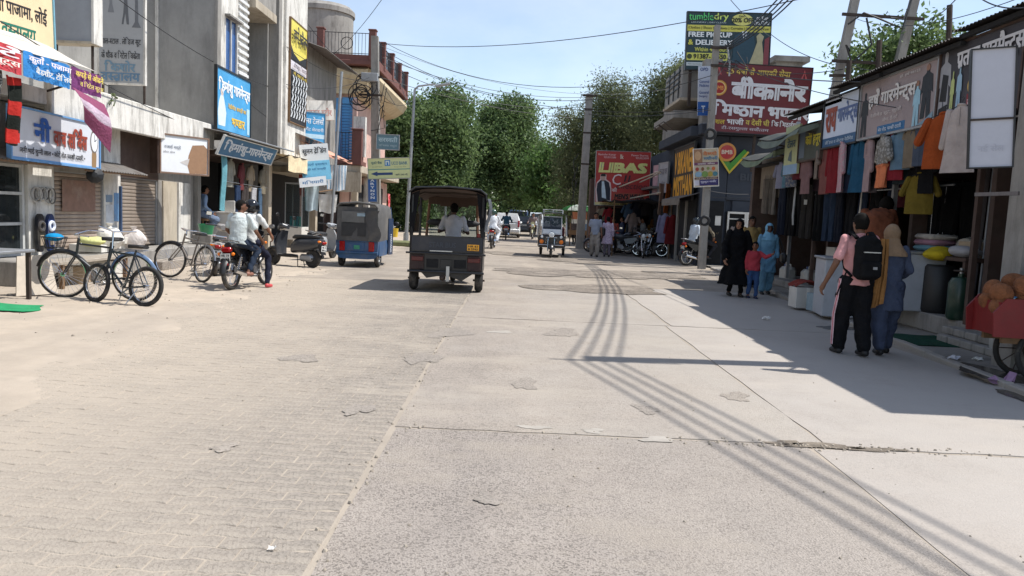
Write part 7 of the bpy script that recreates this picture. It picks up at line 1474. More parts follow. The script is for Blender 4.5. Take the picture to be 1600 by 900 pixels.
for x in (-.66, .66):
 MB().tube([(x, .02, .74), (x*1.0, .05, 1.8)], .03, 8).tube([(x, 1.5, .74), (x, 1.55, 1.78)], .025, 8).build("canopy_post", MBk, bt, True)
 MB().sheet(lambda u, v: (x*(1.03)+.03*math.sin(v*6+u*3)*(1 if x > 0 else -1), .0+.55*u, 1.86-.85*v*(1-.55*u)), 8, 10, .008).build("canopy_flap", cloth("tempo_canvas", (22, 22, 25)), bt, True)
for s in (-1, 1): MB().sheet(lambda u, v: (s*(.70-.17*u*(1-.6*v)), .03+.03*math.sin(v*7), 1.88-.84*v), 5, 8, .008).build("side_curtain", cloth("tempo_canvas", (22, 22, 25)), bt, True)
MB().sheet(lambda u, v: (.73+.05*u+.04*math.sin(v*5), .02+.2*u, 1.78-.62*v), 4, 8, .008).build("loose_flap", cloth("tempo_canvas2", (84, 88, 94)), bt, True)
can = lambda u: (-.72+1.44*u, 1.86+.1*(1-(2*u-1)**4))
MB().sheet(lambda u, v: (can(u)[0]*(1-.04*v), -.08+2.35*v, can(u)[1]-.10*v*v+.015*math.sin(v*12)), 18, 10, .02).build("canopy", cloth("tempo_canvas", (22, 22, 25)), bt, True)
MB().sheet(lambda u, v: (can(u)[0]*.93*(1-.04*v), -.02+2.2*v, can(u)[1]-.035-.10*v*v), 14, 8, .006).build("canopy_lining", M_lin, bt, True)
MB().tube([(-.72, -.08, 1.84), (-.6, -.09, 1.93), (0, -.1, 1.965), (.6, -.09, 1.93), (.72, -.08, 1.84)], .018, 8).build("canopy_hoop", MBk, bt, True)
for y in (.6, 1.2, 1.8): MB().tube([(-.66, y, 1.8), (-.5, y, 1.86), (0, y, 1.88), (.5, y, 1.86), (.66, y, 1.8)], .014, 6).build("canopy_rib", M_iron, bt, True)
# cab front seen through the open back
for x in (-.55, .5): MB().tube([(x*1.05, 1.95, .8), (x*.95, 2.05, 1.8)], .03, 8).build("cab_post", mat("brown_post", srgb(120, 84, 60), var=.2), bt, True)
MB().mm((-.55, 2.0, 1.66), (.55, 2.06, 1.82), .01).mm((-.3, 1.98, 1.62), (.3, 2.0, 1.75)).build("header", M_lin, bt); MB().mm((-.58, 1.95, .42), (.58, 2.1, 1.0), .02).build("dashboard", MBk, bt); MB().mm((-.52, 2.06, 1.0), (.5, 2.066, 1.66)).build("windscreen", M_clear, bt)
MB().profz([(-.6, 2.1), (.6, 2.1), (.42, 2.65), (.2, 2.8), (-.2, 2.8), (-.42, 2.65)], .36, .95).build("nose", MBk, bt, True)
MB().mm((-.62, .1, .44), (-.3, 1.3, .78), .03).mm((.3, .1, .44), (.62, 1.3, .78), .03).build("bench_seat", M_seat, bt); MB().mm((-.3, 1.42, .44), (.3, 1.85, .8), .03).build("driver_seat", M_seat, bt)
for x in (-.32, .34): MB().ell((x, 1.7, 1.28), (.22, .06, .075), None, 16, 8).build("seat_back", M_seat, bt, True)
MB().torus((0, 1.9, 1.12), (0, -.8, .6), .17, .014, 20, 6).cyl((0, 1.9, 1.12), (0, 2.15, .9), .018).build("steering", M_black, bt, True)
for x in (-.72, .74): MB().ell((x, 2.0, 1.52), (.05, .03, .09), None, 12, 8).build("mirror", M_black, bt, True)
MB().box((.60, .12, 1.06), (.08, .04, .12), None, .01).build("red_lamp", M_redl, bt)
# ------------------------------------------------------------------ blue auto rickshaw
ar = thing("auto_rickshaw", "blue auto rickshaw with dusty grey canvas hood parked on the left", "auto rickshaw", (*gnd(560, 419)[:2], 0), R(-3)); ar.location.y += .3; ar.location.x -= .1; ar.scale = (.94, 1, .97)
M_ab = paint("auto_blue", (34, 78, 120), .45, .5); M_hood = mat("hood_canvas", srgb(84, 83, 82), rough=.9, var=.2, scale=3, dirt=.5, dcol=srgb(128, 122, 112)); M_vin = mat("hood_window", srgb(100, 100, 98), rough=.35, var=.25, scale=4)
for x in (-.5, .5): wheel(ar, (x, .28, .22), .22, .13, "disc", M_galv)
wheel(ar, (0, 2.2, .22), .22, .11, "disc", M_galv); fender(ar, (0, 2.2, .22), .28, .2, 20, 170, M_ab)
MB().profy([(-.56, .34), (-.48, .24), (-.3, .22), (.3, .22), (.48, .24), (.56, .34), (.58, .7), (-.58, .7)], -.05, .1).build("rear_panel", M_ab, ar); MB().mm((-.575, -.09, .36), (.575, -.055, .42), .012).build("bumper", M_ab, ar)
for x in (-.40, .40): MB().mm((x-.075, -.085, .43), (x+.075, -.05, .68), .012).build("tail_light", M_redl, ar)
MB().mm((-.2, -.06, .44), (.2, -.052, .66)).build("green_mark_panel", M_ab, ar); MB().mm((-.08, -.068, .48), (.08, -.061, .58)).build("number_mark", mat("mark_green", srgb(60, 140, 110), var=.3), ar)
for x in (-.58, .555): MB().profx([(.1, .3), (1.0, .3), (1.05, .55), (.95, .72), (.1, .72)], x, x+.025).build("side_panel", M_ab, ar)
prof_h = [(-.58, .68), (-.585, 1.3), (-.56, 1.55), (-.5, 1.64), (0, 1.69), (.5, 1.64), (.56, 1.55), (.585, 1.3), (.58, .68)]
MB().loft([[(a*sc, y, b_+dz+.006*math.sin(b_*9+a*5)) for a, b_ in prof_h] for y, sc, dz in ((-.06, .97, -.02), (.0, 1, 0), (.4, 1.01, .02), (.95, 1.0, .03), (1.5, .98, .0))], False).build("canvas_hood", M_hood, ar, True)
MB().sheet(lambda u, v: (-.55+1.1*u+.0*v, -.06-.015*math.sin(u*12+v*3)-.02*v, 1.58-.88*v), 12, 10, .008).build("rear_curtain", M_hood, ar, True); MB().mm((-.42, -.10, 1.18), (.2, -.092, 1.46)).build("rear_window", M_vin, ar); MB().mm((-.42, -.095, .82), (.24, -.09, 1.16)).build("dark_panel", mat("hood_dark", srgb(52, 52, 52), var=.2), ar)
MB().sheet(lambda u, v: (.3+.3*u-.06*math.sin(v*6), -.1-.03*math.sin(v*9+u*4), 1.5-.8*v), 5, 10, .008).build("curtain_fold", M_hood, ar, True); MB().mm((.0, -.106, 1.34), (.22, -.1, 1.42)).build("sticker", mat("sticker_pale", srgb(150, 170, 180), var=.3, scale=30), ar)
MB().tube([(-.56, -.07, 1.56), (-.48, -.08, 1.65), (0, -.085, 1.7), (.48, -.08, 1.65), (.56, -.07, 1.56)], .03, 8).build("hood_roll", M_hood, ar, True)
for x in (-.56, .56): MB().tube([(x, 1.5, .5), (x, 1.6, 1.2), (x*.95, 1.5, 1.6)], .022, 8).build("cab_post", M_ab, ar, True)
MB().profz([(-.56, 1.4), (.56, 1.4), (.5, 1.9), (.22, 2.35), (-.22, 2.35), (-.5, 1.9)], .3, .85).build("nose", M_ab, ar, True); MB().sheet(lambda u, v: (-.5+1.0*u, 1.88-.3*v, .86+.72*v), 2, 2, .006).build("windscreen", M_clear, ar); MB().mm((-.52, .1, .3), (.52, 1.5, .36)).build("floor", M_black, ar); MB().mm((-.5, .2, .36), (.5, .6, .7), .04).mm((-.5, .12, .7), (.5, .24, 1.15), .03).build("passenger_seat", M_seat, ar)
MB().sheet(lambda u, v: (.585+.05*u, 1.05+.35*u, 1.3-1.0*v), 2, 3, .02).build("side_door", paint("auto_door", (28, 52, 84), .45, .4), ar); MB().ell((.68, 1.7, 1.15), (.08, .03, .06), None, 12, 8).build("mirror", M_black, ar, True)
h_ = bpy.data.objects.new("door_print", None); C.objects.link(h_); h_.parent = ar; h_.location = (.64, 1.1, .62); h_.rotation_euler = (0, R(90), R(84)); lettering(h_, "HARYANA", (-.25, .25, -.05, .05), (206, 212, 220), -.03, .03)
# ------------------------------------------------------------------ e-rickshaw coming towards the camera
er = thing("electric_rickshaw", "black electric rickshaw with white trimmed windscreen and roof rack, oncoming", "rickshaw", (*gnd(864, 403)[:2], 0), R(180-4)); er.location.y += 1.3
M_eb = paint("erick_black", (26, 27, 32), .35, .35); M_ew = paint("erick_white", (206, 210, 214), .4, .2)
wheel(er, (0, 1.25, .23), .23, .1, "spoke", M_steel)
for x in (-.44, .44): wheel(er, (x, -.75, .23), .23, .11, "spoke", M_steel)
fender(er, (0, 1.25, .23), .29, .18, 20, 165, M_eb)
fc = MB().mm((-.48, .98, .42), (.48, 1.08, .82), .03).build("front_panel", M_eb, er)
for x in (-.36, .36): MB().lathe([(0, .05), (.075, .02), (.08, 0), (0, 0)], (x, 1.085, .58), (0, 1, 0), 14).build("indicator", M_ambl, er, True); MB().lathe([(0, .04), (.05, .02), (.05, 0)], (x*.98, 1.085, .76), (0, 1, 0), 12).build("small_lamp", M_lens, er, True)
hl_ = MB().lathe([(0, .06), (.1, .05), (.12, .0), (.1, -.08), (0, -.1)], (0, 1.16, .84), (0, 1, 0), 20).build("headlight", M_chrome, er, True); MB().ell((0, 1.215, .84), (.095, .015, .095), None, 16, 8).build("lens", M_lens, hl_, True)
for x in (-.12, .12): MB().tube([(x, 1.28, .25), (x, 1.2, .7)], .022, 8).build("fork", M_chrome, er, True)
MB().tube([(-.2, 1.14, .52), (-.2, 1.16, .74), (.2, 1.16, .74), (.2, 1.14, .52)], .014, 8).tube([(-.46, 1.12, .46), (.46, 1.12, .46)], .016, 8).build("crash_bar", M_chrome, er, True)
wsf = MB()
for x in (-.36, .36): wsf.tube([(x, 1.05, .82), (x*.95, .92, 1.52)], .018, 8)
wsf.tube([(-.36, 1.05, .86), (.36, 1.05, .86)], .016, 8).tube([(-.34, .92, 1.5), (.34, .92, 1.5)], .016, 8).build("windscreen_frame", M_ew, er, True); MB().sheet(lambda u, v: (-.34+.68*u, 1.045-.12*v, .88+.62*v), 1, 1, .005).build("windscreen", glass("screen_blue", tint=(.55, .62, .72), clear=.45), er); MB().sheet(lambda u, v: (-.33+.66*u, 1.062-.04*v, .88+.16*v), 1, 1, .006).build("white_band", M_ew, er)
for x in (-.5, .5):
 for y in (-.95, .1, .95): MB().tube([(x, y, .4), (x, y*.97, 1.56)], .018, 8).build("post", M_chrome, er, True)
 MB().mm((x-.012, -.95, .4), (x+.012, .1, .78), .005).build("side_panel", M_eb, er); MB().tube([(x*1.1, .9, .8), (x*1.02, .9, 1.5)], .02, 8).build("white_pillar", M_ew, er, True)
MB().sheet(lambda u, v: (-.56+1.12*u, -1.05+2.1*v, 1.58+.07*(1-(2*u-1)**2)), 10, 6, .03).build("roof", M_eb, er, True); rk = MB()
for z in (1.68, 1.76): rk.tube([(-.36, .75, z), (.36, .75, z), (.36, -.7, z), (-.36, -.7, z)], .014, 6, True)
for x, y in ((-.36, .75), (.36, .75), (.36, -.7), (-.36, -.7), (0, .75)): rk.cyl((x, y, 1.62), (x, y, 1.76), .012)
rk.build("roof_rack", M_ew, er, True)
MB().mm((-.48, -.95, .36), (.48, 1.0, .42)).build("floor", M_eb, er); MB().mm((-.46, -.9, .42), (.46, -.5, .72), .03).mm((-.46, -.95, .72), (.46, -.85, 1.1), .03).mm((-.4, .3, .42), (.4, .6, .78), .03).build("seat", mat("maroon_seat", srgb(80, 30, 34)), er); MB().tube([(-.3, .9, 1.02), (-.1, 1.0, 1.0), (.1, 1.0, 1.0), (.3, .9, 1.02)], .013, 8).build("handlebar", M_chrome, er, True)
# ------------------------------------------------------------------ cars and far traffic
def car(label, loc, rz, rgb, L=4.2, W=1.72, H=1.62, group=None, tall=True, cat="car"):
 t_ = thing("parked_car" if False else "car", label, cat, loc, rz, group); m = paint("car_%d_%d_%d" % rgb, rgb, .2, .15); h2_ = H*.56
 el = lambda y, z0, z1, hw, tw: [(-hw, y, z0), (hw, y, z0), (hw*1.02, y, (z0+z1)/2), (tw, y, z1), (-tw, y, z1), (-hw*1.02, y, (z0+z1)/2)]
 MB().loft([el(-L/2, .38, .92, W*.44, W*.42), el(-L/2+.12, .28, h2_, W*.49, W*.47), el(-.6, .22, h2_+.03, W*.5, W*.475), el(.9, .22, h2_, W*.5, W*.47), el(L/2-.25, .26, h2_-.12, W*.48, W*.42), el(L/2, .34, .66, W*.42, W*.38)]).build("body", m, t_, True)
 MB().loft([el(-L/2+.1, h2_, h2_+.02, W*.46, W*.45), el(-L/2+.3, h2_, H-.06, W*.46, W*.38), el(-.4, h2_, H, W*.47, W*.39), el(.5, h2_, H-.07, W*.46, W*.37), el(1.15, h2_-.02, h2_+.02, W*.45, W*.43)]).build("cabin", m, t_, True)
 MB().sheet(lambda u, v: ((-.37+.74*u)*W*(1-.1*v), -L/2+.115+.17*v, h2_+.07+(H-h2_-.2)*v), 1, 1, .008).build("rear_window", M_glass, t_); MB().sheet(lambda u, v: ((-.37+.74*u)*W*(1-.1*v), 1.14-.55*v, h2_+.06+(H-h2_-.2)*v), 1, 1, .008).build("windscreen", M_glass, t_)
 for x in (-1, 1):
  for (a, b_) in ((-1.3, -.35), (-.3, .55)): MB().add([(x*W*.474, a, h2_+.06), (x*W*.474, b_, h2_+.06), (x*W*.405, b_-.12, H-.14), (x*W*.405, a+.1, H-.14)], [(0, 1, 2, 3)]).build("side_window", M_glass, t_)
  MB().box((x*W*.43, -L/2+.06, h2_+.02 if tall else .8), (.13, .14, .42 if tall else .16), (R(-8), 0, 0), .02).build("tail_light", M_redl, t_, True); MB().box((x*W*.36, L/2-.08, .72), (.3, .12, .14), None, .03).build("headlight", M_lens, t_, True); MB().ell((x*W*.55, .75, h2_+.1), (.09, .05, .07), None, 10, 6).build("mirror", m, t_, True)
  for y in (-L*.3, L*.31): wheel(t_, (x*W*.45, y, .32), .32, .2, "disc", M_galv)
 MB().box((0, -L/2-.01, .48), (W*.94, .12, .22), None, .04).build("bumper", m, t_, True); MB().box((0, L/2+.0, .44), (W*.9, .12, .22), None, .04).build("bumper", m, t_, True); plate(t_, (0, -L/2-.03, .78), .5, .12, ("HR 19 T", "7040")); return t_
q = gnd(791, 371.5); car("white tall car with red tail lamps driving away down the street", (q.x, q.y+2.0, 0), R(1), (226, 228, 228))
q = at(808, 360, 58); car("dark grey car beyond the white one", (q.x+.4, 60, 0), R(1), (70, 76, 84), H=1.5, tall=False)
q = at(838, 352, 88); car("pale van coming from far down the street", (q.x, 90, 0), R(180), (190, 192, 194), H=1.9, W=1.8); q = at(822, 350, 100); car("red car far down the street", (q.x, 104, 0), R(180), (150, 40, 40), H=1.5, tall=False)
q = at(800, 350, 115); car("silver car farthest down the street", (q.x+1, 122, 0), R(0), (180, 184, 188), H=1.6)
tk = thing("cargo_truck", "dark canopied truck beyond the white car", "truck", (at(810, 350, 72).x, 72, 0), 0); MB().mm((-1.0, -1.6, .7), (1.0, 1.6, .8), .02).build("bed", M_iron, tk)
MB().sheet(lambda u, v: (-1.05+2.1*u, -1.7+3.3*v, 2.1+.12*(1-(2*u-1)**2)), 8, 4, .05).build("canopy", cloth("truck_canvas", (44, 46, 50)), tk, True)
for x in (-1.0, .97): MB().mm((x, -1.6, .8), (x+.04, 1.6, 1.35)).build("side_panel", paint("truck_red", (120, 44, 40)), tk); MB().mm((x, -1.62, 1.35), (x+.05, -1.56, 2.12)).mm((x, 1.5, 1.35), (x+.05, 1.56, 2.12)).build("post", M_black, tk)
MB().mm((-.9, 1.7, .6), (.9, 2.9, 2.0), .12).build("cab", paint("truck_blue", (60, 80, 110)), tk, True); MB().mm((-.96, -1.62, .8), (.96, -1.58, 1.3)).build("tailgate", paint("truck_red", (120, 44, 40)), tk)
for x in (-.8, .8):
 for y in (-1.0, 2.2): wheel(tk, (x, y, .38), .38, .24, "disc", M_iron)
for x in (-.8, .8): MB().mm((x-.12, -1.65, .6), (x+.12, -1.6, .72)).build("tail_light", M_redl, tk)
# ridden motorcycles ahead (riders follow with the people)
q = gnd(769, 389); MC2 = (q.x, q.y+.8, 0); motorcycle("silver and black motorcycle ridden by the white shirted man ahead", MC2, R(-4), (120, 122, 126))
q = gnd(790, 375); MC3 = (q.x, q.y+.6, 0); motorcycle("red tailed motorcycle ridden by the man in dark teal", MC3, R(0), (150, 30, 34))
q = gnd(832, 374); MC4 = (q.x, q.y+.4, 0); motorcycle("oncoming motorcycle with yellowish headlight cowl", MC4, R(176), (200, 196, 150))
q = gnd(1094, 416); MC5 = (q.x+.05, q.y+.15, 0); motorcycle("black motorcycle with two riders beside the poster pole", MC5, R(-68), (26, 26, 30))
q = gnd(1003, 403); motorcycle("black motorcycle facing camera with lit chrome headlamp before the menswear stall", (q.x, q.y+.3, 0), R(178), (26, 30, 36), front=True, alloy=True)
GM = "motorcycles parked before the far stalls"
for (px, py, rz_, rgb, al, lb2) in ((944, 395, 100, (50, 52, 60), True, "dark motorcycle standing behind the lilac dressed woman"), (1060, 404, 75, (44, 44, 50), False, "black motorcycle just left of the two riders"), (1016, 399, 160, (34, 38, 44), False, "black motorcycle half hidden behind the facing one"), (962, 396, 60, (60, 64, 70), False, "slate motorcycle behind the sideways alloy wheeled one"), (974, 400, 78, (70, 74, 80), True, "grey motorcycle parked sideways with pale alloy wheels"), (1030, 402, 128, (24, 26, 32), False, "black motorcycle parked askew right of the facing one"), (952, 398, -10, (140, 36, 44), False, "red motorcycle parked behind the lilac dressed woman"), (1048, 402, 95, (40, 42, 48), True, "charcoal motorcycle parked beside the cloth stall"), (1124, 412, 150, (30, 32, 36), False, "black motorcycle parked behind the poster pole")):
 q = gnd(px, py); motorcycle(lb2, (q.x, q.y+.25, 0), R(rz_), rgb, alloy=al, group=GM, lean=R(5))
q = gnd(935, 392); scooter("white scooter parked at the foot of the menswear stall", (q.x+.8, q.y+1.2, 0), R(20), (190, 190, 192), lean=R(6))
# umbrella stall
us = thing("umbrella_stall", "green and white striped umbrella stall with painted board, by the far pole", "stall", (at(904, 350, 41).x, 41, 0))
MB().cyl((0, 0, 0), (0, 0, 2.15), .03).build("pole", M_wood, us)
for k in range(8):
 a0, a1 = 2*math.pi*k/8, 2*math.pi*(k+1)/8; mb = MB().sheet(lambda u, v: (.95*math.sin(v*1.35)/math.sin(1.35)*math.cos(a0+(a1-a0)*u), .95*math.sin(v*1.35)/math.sin(1.35)*math.sin(a0+(a1-a0)*u), 2.2-.42*(1-math.cos(v*1.35))), 3, 5, .01); mb.build("umbrella_panel", cloth("umb_%d" % (k % 2), [(60, 120, 66), (200, 206, 196)][k % 2]), us, True)
MB().mm((-.5, -.35, .6), (.5, .35, .85), .01).build("counter", M_wood, us); MB().mm((-.4, -.36, 1.2), (.4, -.33, 1.8)).build("board", mat("stall_board", srgb(190, 120, 90), var=.3, scale=4), us); MB().mm((-.4, -.37, 1.2), (.4, -.361, 1.42)).build("board_strip", M_paper, us)
for x in (-.45, .45): MB().mm((x-.03, -.3, 0), (x+.03, -.24, 1.2)).build("leg", M_wood, us)
# ------------------------------------------------------------------ people
def remesh(mb, vox, name, m, folds=0.0, smooth=3):
 me = mb.mesh("t", m, recalc=False); o = bpy.data.objects.new("t", me); C.objects.link(o)
 r_ = o.modifiers.new("r", 'REMESH'); r_.mode = 'VOXEL'; r_.voxel_size = vox; r_.use_smooth_shade = True
 s_ = o.modifiers.new("s", 'SMOOTH'); s_.factor = .5; s_.iterations = smooth
 out = bpy.data.meshes.new_from_object(o.evaluated_get(bpy.context.evaluated_depsgraph_get())); out.name = name
 bpy.data.objects.remove(o); bpy.data.meshes.remove(me)
 n = len(out.vertices)
 if folds and n:
  co = np.empty(n*3, np.float32); no = np.empty(n*3, np.float32); out.vertices.foreach_get("co", co); out.vertex_normals.foreach_get("vector", no)
  co = co.reshape(-1, 3); no = no.reshape(-1, 3); x, y, z = co.T
  f = np.sin(z*34+7*x+3*np.sin(9*y+x*11))+np.sin(x*31+z*13+4*np.sin(z*8))+.8*np.sin(y*37-z*21)
  co += no*(f*folds)[:, None]; out.vertices.foreach_set("co", co.ravel())
 if not out.materials: out.materials.append(m)
 return out
def skin(rgb=(128, 86, 62)): return mat("skin_%d" % rgb[0], srgb(*rgb), rough=.55, var=.08, scale=12)
M_hair = mat("black_hair", (.008, .007, .006), rough=.85, spec=.12, var=.4, stretch=(30, 30, 4)); M_eye = mat("eye_dark", (.01, .008, .008), rough=.2); M_lip = mat("lip", srgb(112, 62, 54), rough=.6)
def lerp(a, b, t): return Vector(a)+(Vector(b)-Vector(a))*t
def stand(h=1.68, stride=0.0, armL=0.0, armR=0.0, wide=1.0):
 k = h/1.7; J = dict(pel=(0, 0, .93), che=(0, 0, 1.25), nek=(0, 0, 1.43), hd=(0, .025, 1.575),
  shL=(-.175*wide, 0, 1.39), shR=(.175*wide, 0, 1.39), elL=(-.225*wide, -.03+armL*.5, 1.12), elR=(.225*wide, -.03+armR*.5, 1.12), wrL=(-.235*wide, .04+armL, .88), wrR=(.235*wide, .04+armR, .88),
  hipL=(-.09, 0, .9), hipR=(.09, 0, .9), knL=(-.095, .03+stride*.55, .49), knR=(.095, .04-stride*.35, .49), anL=(-.095, stride, .085+max(0, -stride)*.12), anR=(.095, -stride, .085+max(0, stride)*.12))
 return {n: Vector(p)*k for n, p in J.items()}
def ride(py=-.15, lean=.1, arms=True, foot=None, h=1.0):
 J = dict(pel=(0, py, .93), che=(0, py+lean*.6, 1.24), nek=(0, py+lean, 1.42), hd=(0, py+lean+.04, 1.565), shL=(-.185, py+lean*.9, 1.38), shR=(.185, py+lean*.9, 1.38),
  elL=(-.3, py+.2, 1.14), elR=(.3, py+.2, 1.14), wrL=(-.33, .22, 1.05), wrR=(.33, .22, 1.05), hipL=(-.1, py+.02, .9), hipR=(.1, py+.02, .9), knL=(-.2, py+.4, .74), knR=(.2, py+.4, .74), anL=(-.17, py+.12, .34), anR=(.17, py+.12, .34))
 if not arms: J.update(elL=(-.25, py+.06, 1.12), elR=(.25, py+.06, 1.12), wrL=(-.2, py+.3, .92), wrR=(.2, py+.3, .92))
 if foot: J.update(foot)
 return {n: Vector(p) for n, p in J.items()}
def person(label, loc, rz, J, top, bottom, shoes=(30, 28, 28), hair=True, skn=(128, 86, 62), vox=.016, sk=1.0, scarf=None, helmet=None, look=0.0, group=None, skirt=None, fingers=True, scarf_long=True, pat=None):
 t_ = thing("person", label, "person", loc, rz, group); hl = (J["nek"]-J["pel"]).length/.5; k = hl*sk
 S_ = skin(skn); H = J["hd"]; Lk = Matrix.Rotation(look, 3, 'Z'); B = MB()
 def hp(x, y, z): return H+Lk @ (Vector((x, y, z))*k)
 B.ell(H, (.073*k, .09*k, .108*k), Lk, 18, 12).ell(hp(0, .025, -.055), (.052*k, .062*k, .06*k), Lk, 14, 9)
 B.cap(hp(0, .085, .005), hp(0, .105, -.028), .011*k, .016*k, 8)
 for s in (-1, 1): B.ell(hp(.074*s, -.008, -.008), (.014*k, .022*k, .032*k), Lk, 8, 6)
 B.cap(J["nek"]-Vector((0, 0, .03)), lerp(J["nek"], H, .6), .056*k, .05*k, 12)
 up = (J["nek"]-J["pel"]).normalized(); sx = (J["shR"]-J["shL"]).normalized(); fw = up.cross(sx)
 def torso(mb, grow, z0, prof=None):
  rings = []
  for t, wx, wy in (prof or ((-.12, .150, .105), (.0, .160, .115), (.22, .148, .108), (.45, .155, .112), (.68, .172, .118), (.86, .165, .105), (.97, .10, .07), (1.03, .06, .055))):
   if t < z0: continue
   c = J["pel"]+(J["nek"]-J["pel"])*t if t < 0 else (lerp(J["pel"], J["che"], t/.64) if t < .64 else lerp(J["che"], J["nek"], (t-.64)/.36))
   rings.append([c+sx*((wx*k+grow)*math.cos(a))+fw*((wy*k+grow)*math.sin(a)) for a in [2*math.pi*q/22 for q in range(22)]])
  mb.loft(rings)
 torso(B, 0, -1)
 for s in "LR":
  B.cap(J["sh"+s], J["el"+s], .05*k, .04*k).cap(J["el"+s], J["wr"+s], .04*k, .027*k)
  B.cap(J["hip"+s], J["kn"+s], .085*k, .058*k).cap(J["kn"+s], J["an"+s], .055*k, .036*k); a = J["an"+s]
  B.cap(a+Vector((0, -.02, -.035))*k, a+Vector((0, .13, -.055))*k, .036*k, .026*k)
  d = (J["wr"+s]-J["el"+s]).normalized(); B.cap(J["wr"+s], J["wr"+s]+d*.075*k, .026*k, .034*k)
 me = remesh(B, vox, "person_body", S_, 0, 2)
 if fingers:                                             # five unequal, slightly curled fingers on each palm
  Fm = MB()
  for s, sg in (("L", -1), ("R", 1)):
   d = (J["wr"+s]-J["el"+s]).normalized(); side = Vector((0, 1, 0))-d*d.y; side = side.normalized() if side.length > .1 else Vector((1, 0, 0)); inn = d.cross(side)*sg; p0 = J["wr"+s]+d*.085*k
   if inn.x*sg > 0: inn = -inn
   for q, (off, L) in enumerate(((-.03, .06), (-.010, .074), (.011, .08), (.03, .072))):
    b0 = p0+side*off*k; b1 = b0+(d*.5+inn*.12)*L*k; b2_ = b1+(d*.35+inn*.35)*L*k; b3 = b2_+(d*.1+inn*.35)*L*k
    Fm.tube([b0-d*.03*k, b0, b1, b2_, b3], [.0095*k, .0095*k, .009*k, .008*k, .006*k], 7)
   b0 = p0+side*.035*k-d*.055*k; Fm.tube([b0, b0+(side*.03+d*.015+inn*.01)*k, b0+(side*.035+d*.05+inn*.025)*k], [.012*k, .0105*k, .008*k], 7)
  fm = Fm.mesh("f", S_, True); b = bmesh.new(); b.from_mesh(me); b.from_mesh(fm); b.to_mesh(me); b.free(); bpy.data.meshes.remove(fm)
  me.polygons.foreach_set("use_smooth", [True]*len(me.polygons))
 link("body", me, t_)
 if not helmet:
  E_ = MB()
  for s in (-1, 1): E_.ell(hp(.03*s, .083, .012), (.013*k, .008*k, .008*k), Lk, 8, 6)
  E_.build("eye", M_eye, t_, True); E_ = MB()
  for s in (-1, 1): E_.ell(hp(.032*s, .083, .034), (.021*k, .008*k, .005*k), Lk, 8, 5)
  E_.build("eyebrow", M_hair, t_, True); MB().ell(hp(0, .085, -.055), (.024*k, .01*k, .008*k), Lk, 10, 6).build("mouth", M_lip, t_, True)
 if hair and not helmet:
  hb = MB(); rr_ = random.Random(len(label)); n, m_ = 26, 16
  hb.ell((0, 0, 0), (.087*k, .105*k, .116*k), None, n, m_)
  hb.v = [(x*(1+.05*math.sin(z*70+x*60+y*50)), y*(1+.04*math.sin(x*90+z*40)), z*(1+.04*math.sin(x*80+y*70))) for x, y, z in hb.v]
  keep = []
  for q in hb.f:
   c = sum((Vector(hb.v[i]) for i in q), Vector())/len(q)
   if c.y > .035*k and c.z < .055*k: continue
   if c.z < -.082*k: continue
   if c.z < -.0*k and c.y > .0*k: continue
   keep.append(q)
  hb.f = keep; hb.v = [tuple(H+Lk @ (Vector(p)+Vector((0, -.012, .016))*k)) for p in hb.v]; hb.build("hair", M_hair, t_, True, recalc=False)
 if helmet:
  mh = paint("helmet_%d_%d_%d" % helmet, helmet, .15, .1); hb = MB().ell(hp(0, -.005, .012), (.125*k, .145*k, .142*k), Lk, 24, 14)
  hb.build("helmet", mh, t_, True); vz = MB().sheet(lambda u, v: hp(.128*math.sin(-1.05+2.1*u), .004+.145*math.cos(-1.05+2.1*u)*.99+.004, -.05+.085*v), 12, 3, .004); vz.build("visor", mat("dark_visor", (.01, .011, .013), rough=.08), t_, True)
  MB().tube([hp(.12*math.sin(a), .145*math.cos(a), -.06) for a in [-1.2+2.4*q/10 for q in range(11)]], .014*k, 8).build("helmet_rim", M_black, t_, True)
 if top:
  rgb, slv, hem, flare = top; m = cloth("top_%d_%d_%d" % rgb + ("p" if pat else ""), rgb, pattern=pat, scale=26); T = MB(); torso(T, .018*k, 0)
  if hem > 0:
   hz = J["pel"]-up*hem*k if skirt is None else J["pel"]; rings = []
   for t in (0, .33, .66, 1.0):
    c = J["pel"]-Vector((0, 0, 1))*hem*k*t+up*.02*k; wx, wy = (.172+flare*t)*k, (.13+flare*t)*k
    rings.append([c+sx*(wx*math.cos(a))+fw*(wy*math.sin(a)) for a in [2*math.pi*q/22 for q in range(22)]])
   T.loft(rings)
  for s in "LR":
   e = J["el"+s]
   if slv == "short": T.cap(J["sh"+s], lerp(J["sh"+s], e, .72), .057*k, .063*k)
   else: T.cap(J["sh"+s], e, .058*k, .056*k).cap(e, lerp(e, J["wr"+s], .92), .055*k, .043*k)
  link("shirt" if hem < .3 else "long_tunic", remesh(T, vox*.95, "clothing", m, .0035*k, 2), t_)
  MB().torus(lerp(J["nek"], H, .02), (0, .35, 1), .062*k, .013*k, 18, 6).build("collar", m, t_, True)
 if bottom:
  rgb, cut = bottom; m = cloth("bot_%d_%d_%d" % rgb, rgb); T = MB()
  r0, r1, r2 = {"slim": (.096, .07, .052), "wide": (.115, .105, .085), "baggy": (.13, .12, .075)}[cut]
  T.ell(J["pel"]-Vector((0, 0, .02*k)), (.165*k, .125*k, .12*k), None, 18, 10)
  for s in "LR":
   a = J["an"+s]; T.cap(J["hip"+s], J["kn"+s], r0*k, r1*k).cap(J["kn"+s], lerp(J["kn"+s], a, .93), r1*k, r2*k)
  link("trousers", remesh(T, vox, "clothing", m, .005*k, 2), t_)
